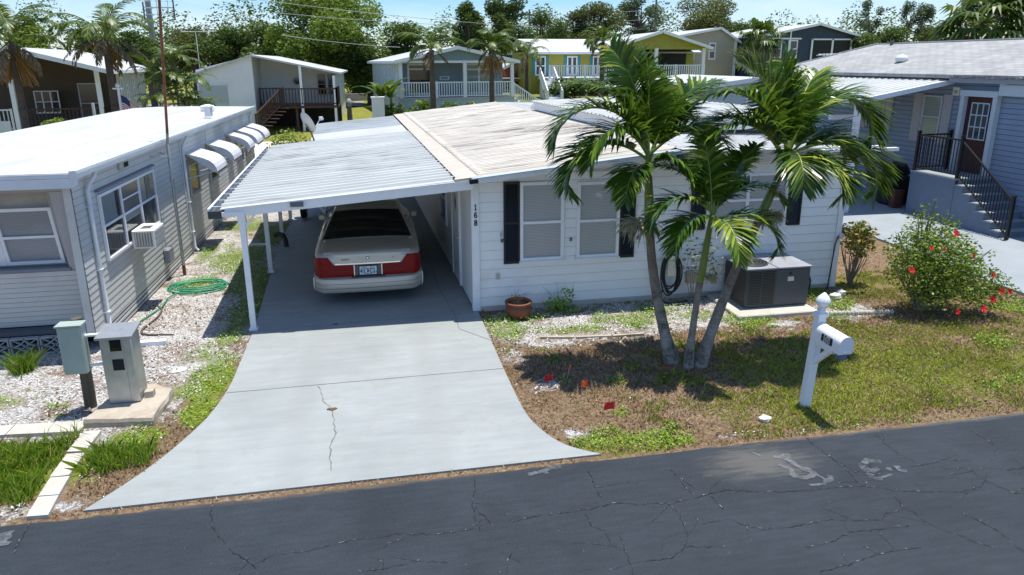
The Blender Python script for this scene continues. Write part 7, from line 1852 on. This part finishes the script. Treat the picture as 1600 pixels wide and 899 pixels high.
# ------------------------------------------------------------------ poles and wires
def pole(x, y, zt, label, mat='pole_grey', r_=.14, arms=()):
    t = thing('utility_pole', label, 'utility pole', (x, y, 0), 'utility poles beyond the houses')
    s = MB(); s.tube([(x, y, 0), (x, y, zt)], [r_, r_ * .7], 10); s.build('shaft', M[mat], t)
    for z in arms: s = MB(); s.box(x - 1.1, x + 1.1, y - .07, y + .07, z, z + .14); s.build('crossarm', M['pole_wood'], t)
pole(-19.21, 70, 14, 'thick grey utility pole behind the rusty aerial mast at far left', 'pole_grey', .30)
pole(28.95, 72, 11.5, 'thin utility pole standing above the chartreuse gable', 'pole_wood', .13, (10.6,))
pole(16.24, 75, 9.6, 'slim utility pole over the palms right of the blue house', 'pole_grey', .13, (9.0,))
pole(46.04, 60, 6.9, 'short wooden pole left of the thin trees above the shingle roof', 'pole_wood', .13)
TA = thing('roof_aerial', 'television aerial on a thin pole above the far left trees', 'aerial', (-11.1, 50, 0))
ax_ = -11.1; s = MB(); s.tube([(ax_, 50, 0), (ax_, 50, 6.3)], .03, 6); s.build('pole', M['alu'], TA); s = MB(); s.tube([(ax_ - .9, 50, 6.25), (ax_ + 1.2, 50, 6.3)], .02, 5)
for k in range(6): s.tube([(ax_ - .7 + k * .3, 49.5, 6.27), (ax_ - .7 + k * .3, 50.5, 6.27)], .012, 4)
s.build('aerial', M['alu'], TA)
def wire(a, b_, sag, label):
    s = MB(); p = []
    for i in range(25):
        t = i / 24; p.append((a[0] + (b_[0] - a[0]) * t, a[1] + (b_[1] - a[1]) * t, a[2] + (b_[2] - a[2]) * t - sag * 4 * t * (1 - t)))
    s.tube(p, .018, 5); tag(s.build('overhead_wire', M['wire'], loc=a), label, 'wire', 'overhead wires')
def PTX(x, z, y): return (x, y, z)
wire(PTX(-7.01, 8.24, 50), PTX(20.78, 7.59, 72), .3, 'upper overhead wire crossing in front of the big light green tree')
wire(PTX(-6.09, 7.47, 50), PTX(16.44, 8.02, 75), .3, 'middle overhead wire crossing in front of the big light green tree')
wire(PTX(-5.81, 6.08, 50), PTX(2.03, 5.42, 55), .1, 'lowest overhead wire, falling to the blue house roof')
wire(PTX(6.44, 8.7, 75), PTX(28.68, 9.45, 72), .15, 'top wire between the two thin far poles')
wire(PTX(7.06, 7.59, 75), PTX(28.72, 8.57, 72), .1, 'middle wire between the two thin far poles')
wire(PTX(17.13, 7.25, 75), PTX(28.35, 7.63, 72), .1, 'lower wire left of the chartreuse gable')

# ------------------------------------------------------------------ background trees
M['tree_light'] = leaf_mat('tree_leaf_light', [(0.0, (0.045, 0.085, 0.010)), (0.45, (0.13, 0.20, 0.022)), (0.8, (0.22, 0.29, 0.035)), (1.0, (0.31, 0.34, 0.06))], .55, .25)
M['tree_dark'] = leaf_mat('tree_leaf_dark', [(0.0, (0.016, 0.036, 0.007)), (0.5, (0.055, 0.098, 0.014)), (0.85, (0.125, 0.175, 0.024)), (1.0, (0.20, 0.23, 0.045))], .55, .2)
M['tree_olive'] = leaf_mat('tree_leaf_olive', [(0.0, (0.035, 0.045, 0.012)), (0.5, (0.085, 0.095, 0.020)), (0.85, (0.15, 0.15, 0.035)), (1.0, (0.21, 0.18, 0.06))], .55, .2)
M['tree_grey'] = leaf_mat('tree_leaf_grey', [(0.0, (0.03, 0.05, 0.03)), (0.5, (0.07, 0.10, 0.06)), (1.0, (0.15, 0.19, 0.12))], .55, .25)
def tree(label, px, py, base_y, rx, rz, mat, seed, n=4200, size=.36, nb=20, trunk=.28, bark='bark', loose=.34, name='tree', group='trees beyond the houses', tz=None):
    """crown centred at (px, py height), trunk with limbs reaching into leaf clumps"""
    x, z = px, py; y = base_y; g = random.Random(seed)
    zg = float(terrain_z(x, y)); t = thing(name, label, 'tree', (x, y, zg), group)
    blobs = []
    for k in range(nb):
        a = g.uniform(0, 6.283); r_ = math.sqrt(g.uniform(.05, 1)); h = g.uniform(-1, 1)
        bx = x + math.cos(a) * r_ * rx * math.sqrt(max(.1, 1 - h * h * .8)) * .8; by = y + math.sin(a) * r_ * rx * .8 * math.sqrt(max(.1, 1 - h * h * .8)); bz = z + h * rz * .8
        q = g.uniform(.65, 1.25) * loose * 1.25; blobs.append((bx, by, bz, rx * q * 1.12, rx * q, rz * q * g.uniform(.85, 1.25)))
    qd, tn = leaf_cloud(blobs, int(n * 3.2), size * .64, seed + 100); np_mesh('crown', qd, 4, M[mat], t, tint=tn)
    s = MB(); top = Vector((x + g.uniform(-.3, .3), y, max(zg + .5, z - rz * .35)))
    s.tube([(x, y, zg - .2), (x + g.uniform(-.2, .2), y, (zg + top.z) / 2), top], [trunk, trunk * .8, trunk * .6], 8)
    for b_ in blobs:
        e = Vector(b_[:3]); m_ = top.lerp(e, .5) + Vector((g.uniform(-.3, .3), g.uniform(-.3, .3), -.15 * rz)); s.tube([top - Vector((0, 0, g.uniform(0, rz * .3))), m_, e], [trunk * .42, trunk * .26, trunk * .08], 5)
    s.build('trunk', M[bark], t)
tree('big spreading light green tree with bare limbs, tallest over the lawn gap', -3.55, 7.0, 62, 4.57, 4.4, 'tree_light', 200, n=9000,size=.42,nb=26,trunk=.42,bark='pale_bark',loose=.26)
tree('dark bushy tree hiding the trunk of the big light tree on its right', -0.4, 4.63, 60, 2.47, 2.08, 'tree_dark', 201, n=4200)
tree('dark tree left of the big light green tree', -8.83, 5.39, 64, 2.33, 1.95, 'tree_dark', 202, n=3800)
tree('mid green tree behind the white gabled house roof', -12.28, 5.32, 66, 2.21, 1.58, 'tree_dark', 203, n=3600)
tree('olive tree behind the cane palms', -15.59, 5.25, 68, 2.39, 1.71, 'tree_olive', 204, n=3200)
tree('green tree between the two left feather palms', -17.47, 5.07, 62, 1.9, 1.74, 'tree_dark', 205, n=3200)
tree('low tree just right of the tan house roof peak', -22.36, 5.69, 64, 1.43, 0.98, 'tree_dark', 206, n=1600)
tree('pale tree behind the leftmost feather palm', -25.89, 5.93, 62, 1.78, 1.21, 'tree_light', 207, n=1800)
tree('dark tree behind the left end of the blue house roof', 2.75, 5.82, 64, 2.0, 1.8, 'tree_dark', 208, n=2800)
tree('tall dark tree rising left of centre over the blue roof ridge', 8.82, 7.1, 66, 1.88, 2.41, 'tree_dark', 209, n=3600,loose=.3)
tree('tall pine with loose crown above the blue house', 12.37, 7.78, 66, 2.52, 2.31, 'tree_dark', 210, n=3600,loose=.26,nb=18,size=.34)
tree('dark tree left of the thin far pole', 16.64, 6.58, 70, 2.6, 2.38, 'tree_dark', 211, n=3200)
tree('olive brown tree above the chartreuse roof', 22.13, 8.03, 72, 3.0, 2.21, 'tree_olive', 212, n=4200,loose=.3)
tree('open crowned pine beside the wooden far pole', 28.01, 8.81, 74, 3.31, 2.17, 'tree_grey', 213, n=2200,loose=.22,nb=20,size=.34)
tree('round olive tree above the beige roof', 36.62, 8.86, 76, 3.68, 2.26, 'tree_olive', 214, n=4400,loose=.3)
tree('low tree right of the round olive tree', 42.06, 7.47, 78, 2.26, 1.4, 'tree_dark', 215, n=1400)
tree('wispy slim tree left of three above the shingle roof', 44.8, 8.13, 60, 1.46, 1.65, 'tree_grey', 216, n=750,loose=.22,nb=14,size=.26,trunk=.12,bark='pale_bark')
tree('wispy slim tree in the middle of three above the shingle roof', 50.54, 8.4, 62, 0.84, 1.61, 'tree_grey', 217, n=480,loose=.3,nb=10,size=.26,trunk=.12,bark='pale_bark')
tree('wispy slim tree at the right of three above the shingle roof', 50.41, 7.83, 60, 1.36, 1.79, 'tree_grey', 218, n=1100,loose=.26,nb=12,size=.28,trunk=.14,bark='pale_bark')
tree('low bush tree at the foot of the wispy trees, left', 42.8, 5.83, 58, 1.67, 0.76, 'tree_dark', 219, n=1000,size=.3)
tree('low bush tree at the foot of the wispy trees, middle', 47.55, 6.34, 60, 1.75, 1.13, 'tree_dark', 220, n=1200,size=.3)
tree('low bush tree at the foot of the wispy trees, right', 49.91, 6.29, 58, 1.74, 0.88, 'tree_olive', 221, n=1000,size=.3)
tree('dark tree filling the gap behind the stone post', -1.45, 3.16, 70, 2.16, 1.99, 'tree_dark', 222, n=2600)
tree('dark tree behind the red shed', 13.8, 4.47, 72, 1.99, 2.23, 'tree_dark', 223, n=2200)
tree('green tree left of the chartreuse roof end', 18.97, 5.94, 74, 2.08, 1.92, 'tree_dark', 224, n=2000)
tree('dark tree behind the deck of the white gabled house', -6.31, 3.59, 66, 2.41, 1.84, 'tree_dark', 225, n=2800)
g2 = np.random.default_rng(77)
wb = [(-75 + k * 3.4 + g2.uniform(-1, 1), 88 + g2.uniform(-3, 3), 5.4 + g2.uniform(-1, 2.2), 3.2, 2.5, 3.8 + g2.uniform(-.5, 1.2)) for k in range(52)]
wb += [(-60 + k * 3.0 + g2.uniform(-1.2, 1.2), 79 + g2.uniform(-3, 3), 3.6 + g2.uniform(-1, 1.2), 2.8, 2.2, 2.6 + g2.uniform(-.6, 1.0)) for k in range(44)]
q, tn = leaf_cloud(wb, 80000, .36, 78)
np_mesh('far_woods', q, 4, M['tree_dark'], tint=tn)['kind'] = 'stuff'

# ------------------------------------------------------------------ background palms (feather and fan)
M['queen_leaf'] = leaf_mat('feather_palm_leaf', [(0.0, (0.018, 0.042, 0.007)), (0.45, (0.045, 0.085, 0.012)), (0.8, (0.10, 0.15, 0.022)), (1.0, (0.22, 0.22, 0.06))], .4, .2)
M['dead_frond'] = leaf_mat('dry_palm_leaf', [(0.0, (0.09, 0.06, 0.03)), (0.5, (0.17, 0.12, 0.065)), (1.0, (0.28, 0.21, 0.12))], .7, .1, (.3, .2, .1))
def feather_palm(label, x, y, zc, L, leaf, seed, nf=13, tr=.14, dead=4, zg=None, n=34, width=.065, group='feather palms around the back row of houses', fruit=False, lean_=0.0):
    g = random.Random(seed); zg = float(terrain_z(x, y)) if zg is None else zg
    t = thing('feather_palm', label, 'palm tree', (x, y, zg), group)
    s = MB(); s.tube([(x - lean_, y, zg - .1), (x - lean_ * .4, y, (zg + zc) / 2), (x, y, zc)], [tr * 1.2, tr, tr * .85], 10); s.build('trunk', M['bark'], t)
    c = (x, y, zc)
    for k in range(nf):
        az = k * 360 / nf * 1.0 + g.uniform(-14, 14); el = g.choice((75, 58, 42, 28)) + g.uniform(-8, 8)
        fm = frond_mesh(c, az, el, L * g.uniform(.85, 1.1), g.uniform(85, 125), leaf, n, seed * 70 + k, width=width, vee=.1); fm.build('frond', [M['queen_leaf'], M['rachis']], t)
    for k in range(dead):
        fm = frond_mesh(c, k * 360 / dead + g.uniform(-30, 30), g.uniform(-35, -5), L * .7, g.uniform(50, 80), leaf * .8, n - 6, seed * 90 + k, width=width, vee=.0, sparse=.15); fm.build('dead_frond', [M['dead_frond'], M['pole_wood']], t)
    if fruit:
        for az in (20, 200):
            s = MB()
            for q in range(40):
                b0 = Vector((x, y, zc - .5)); e = b0 + Vector((math.cos(R(az)) * g.uniform(.1, .9), g.uniform(-.3, .3), -g.uniform(.2, 1.2))); s.tube([b0, b0.lerp(e, .5) + Vector((0, 0, .15)), e], .02, 4)
            s.build('fruit_stalk', pm('orange_fruit', (0.36, 0.20, 0.05), (0.25, 0.13, 0.03), 8, .7) if 'orange_fruit' not in bpy.data.materials else bpy.data.materials['orange_fruit'], t)
    return t
def FPM(label, xz, y, L, leaf, seed, **k): return feather_palm(label, xz[0], y, xz[1], L, leaf, seed, **k)
FPM('feather palm cut by the left picture edge with orange fruit stalks', (-13.59, 5.11), 31, 2.5, .55, 3, fruit=True, zg=0)
FPM('tall feather palm in front of the tan house, thick brown skirt under its crown', (-10.57, 5.24), 32, 2.6, .55, 4, tr=.15, dead=9, zg=0)
FPM('feather palm on the left in front of the blue porch', (3.17, 4.98), 40, 2.3, .55, 5, tr=.16, zg=.3)
FPM('feather palm on the right in front of the blue porch, with yellow fruit', (6.67, 5.07), 41, 1.9, .5, 6, tr=.15, zg=.4, fruit=True)
FPM('slim feather palm beside the red shed', (11.07, 4.74), 52, 2.4, .55, 7, tr=.13, n=20)
FPM('short feather palm before the chartreuse veranda', (14.91, 5.57), 46, 1.9, .5, 8, tr=.16)
FPM('slim feather palm right of the red shed, nearer the stairs', (13.37, 4.38), 58, 2.2, .5, 9, tr=.12, n=18)
# clump of areca canes
AR = thing('cane_palm_clump', 'dense cane palm clump between the tan house and the white gabled house', 'palm clump', (-8.25, 33, 0))
g = random.Random(17); ac = -8.25
for k in range(10):
    x0, y0 = ac + g.uniform(-.6, .6), 33 + g.uniform(-.5, .5); zt = g.uniform(2.0, 4.4); xt = x0 + g.uniform(-.8, .8)
    s = MB(); s.tube([(x0, y0, 0), ((x0 + xt) / 2, y0, zt * .5), (xt, y0, zt)], [.05, .045, .04], 6); s.build('stem', M['pale_bark'], AR)
    for q in range(6):
        fm = frond_mesh((xt, y0, zt), q * 60 + g.uniform(-20, 20), g.uniform(35, 78), g.uniform(1.2, 1.8), g.uniform(80, 125), .42, 18, 700 + k * 10 + q, width=.06, vee=.3); fm.build('frond', [M['queen_leaf'], M['rachis']], AR)
# fan palms (cabbage palms)
def fan_palm(label, x, y, zc, rad, seed, nleaf=46, zg=0.0, tr=.2):
    g = random.Random(seed); t = thing('fan_palm', label, 'palm tree', (x, y, zg), 'round headed fan palms')
    s = MB(); s.tube([(x, y, zg - .1), (x, y, zc)], [tr * 1.1, tr], 10); s.build('trunk', M['bark'], t)
    s = MB()
    for k in range(nleaf):
        a = g.uniform(0, 6.283); e = math.asin(g.uniform(-.75, 1)); d = Vector((math.cos(a) * math.cos(e), math.sin(a) * math.cos(e), math.sin(e)))
        st = Vector((x, y, zc)); hub = st + d * rad * g.uniform(.45, .62); s.tube([st, st.lerp(hub, .6) + Vector((0, 0, .06)), hub], [.03, .022, .016], 4, 1)
        S = d.cross(Vector((0, 0, 1))); S = S.normalized() if S.length > .05 else Vector((1, 0, 0)); N = S.cross(d).normalized(); dead = e < -.45
        for q in range(15):
            f_ = R(-105 + q * 15); D = (d * math.cos(f_) + S * math.sin(f_) + N * .15).normalized(); ll = rad * g.uniform(.40, .55) * (1 - .25 * abs(f_) / 1.9); sd_ = D.cross(N).normalized() * rad * .035
            m_ = hub + D * ll * .55; tip = hub + D * ll + Vector((0, 0, -ll * g.uniform(.3, .6))); tn = min(1, max(0, g.gauss(.5, .15)))
            s.add([hub, m_ + sd_, tip, m_ - sd_], [(0, 1, 2, 3)], 2 if dead else 0, False, tn)
    s.build('crown', [M['queen_leaf'], M['rachis'], M['dead_frond']], t)
def FAN(label, xz, y, rad, seed, **k): fan_palm(label, xz[0], y, xz[1], rad, seed, **k)
FAN('round fan palm before the beige house', (25.04, 5.69), 44, 1.75, 41, zg=.8)
FAN('big fan palm with grey dead leaves at top right above the shingle roof', (31.31, 6.2), 33, 2.6, 42, nleaf=80)
# banana plants and bed shrubs in front of the blue house
def banana(label, x, y, z0, h, seed):
    g = random.Random(seed); t = thing('banana_plant', label, 'plant', (x, y, z0), 'banana plants by the white cabinet'); s = MB(); s.tube([(x, y, z0), (x, y, z0 + h * .6)], [.12, .07], 8); s.build('stem', M['crownshaft'], t)
    for k in range(7):
        a = k * .9 + g.uniform(-.3, .3); e = g.uniform(.7, 1.4); L = h * g.uniform(.5, .75); s = MB(); p = Vector((x, y, z0 + h * .55)); vs = []; S = Vector((-math.sin(a), math.cos(a), 0))
        for i in range(7):
            w = (0.02, .15, .22, .24, .20, .12, .01)[i] * h * .6; vs += [p + S * w * .5 + Vector((0, 0, -.02)), p, p - S * w * .5 + Vector((0, 0, -.02))]; d = Vector((math.cos(a) * math.cos(e), math.sin(a) * math.cos(e), math.sin(e))); p = p + d * L / 6; e -= .26
        s.add(vs, [(3 * i + j, 3 * i + 3 + j, 3 * i + 4 + j, 3 * i + 1 + j) for i in range(6) for j in (0, 1)], 0, True, g.uniform(.4, .8)); s.build('leaf', M['queen_leaf'], t)
banana('taller banana plant right behind the white cabinet', 0.4, 43, .5, 3.1, 51); banana('darker banana plant at the corner of the blue porch', 0.92, 43, .5, 3.2, 52)
def shrub(label, px, y, blobs, n, size, seed, mat='hibiscus_leaf', z0=0.0, name='shrub', group=None):
    t = thing(name, label, 'shrub', (px, y, z0), group); q, tn = leaf_cloud([(px + b_[0], y + b_[1], z0 + b_[2], b_[3], b_[4], b_[5]) for b_ in blobs], n, size, seed); np_mesh('foliage', q, 4, M[mat], t, tint=tn)
    stems((px, y, z0), [(px + b_[0], y + b_[1], z0 + b_[2]) for b_ in blobs for _ in range(3)], .02, seed, 'bark', t)
shrub('dense dark shrub at the left foot of the blue porch', 1.06, 42.6, [(0, 0, .8, 1.1, .6, .7), (1.0, 0, .6, .8, .5, .5), (-.6, 0, .6, .5, .5, .5)], 1500, .2, 61, z0=.5, group='shrubs along the blue porch')
shrub('loose yellow green shrub under the blue porch railing', 2.66, 42.8, [(0, 0, .9, .7, .4, .8), (.3, 0, 1.4, .35, .3, .35)], 700, .2, 62, 'tree_light', .5, group='shrubs along the blue porch')
shrub('bright green shrub right of the left porch palm', 4.43, 42.8, [(0, 0, .9, .9, .4, .75), (-.5, 0, .7, .6, .4, .6)], 1000, .2, 63, 'tree_light', .5, group='shrubs along the blue porch')
shrub('yellow tinged shrub below the middle porch column', 5.71, 43, [(0, 0, .9, .6, .4, .65)], 600, .2, 64, 'croton_leaf', .5, group='shrubs along the blue porch')
shrub('bushy flowering shrub behind the stepped carport roof', -3.07, 26, [(0, 0, 1.55, .62, .5, .55), (-.45, .1, 1.3, .4, .4, .5), (.45, 0, 1.3, .4, .4, .55), (0, 0, .8, .6, .5, .6)], 2600, .10, 65, 'hibiscus_leaf', 0, 'flowering_shrub')
shrub('leafy green shrub at the foot of the chartreuse stairs', 13.54, 50, [(0, 0, 1.0, 1.4, .8, .9), (1.0, 0, 1.2, 1.0, .8, .7), (-1.0, 0, .7, .7, .6, .6)], 1800, .25, 66, 'tree_dark', 1.4)
shrub('low green shrub by the steps of the tan house', -13.5, 33, [(0, 0, 1.1, .5, .4, .6), (.3, 0, 1.4, .35, .3, .35), (.75, 0, 1.0, .25, .25, .35)], 700, .14, 67, 'hibiscus_leaf', 0.4)
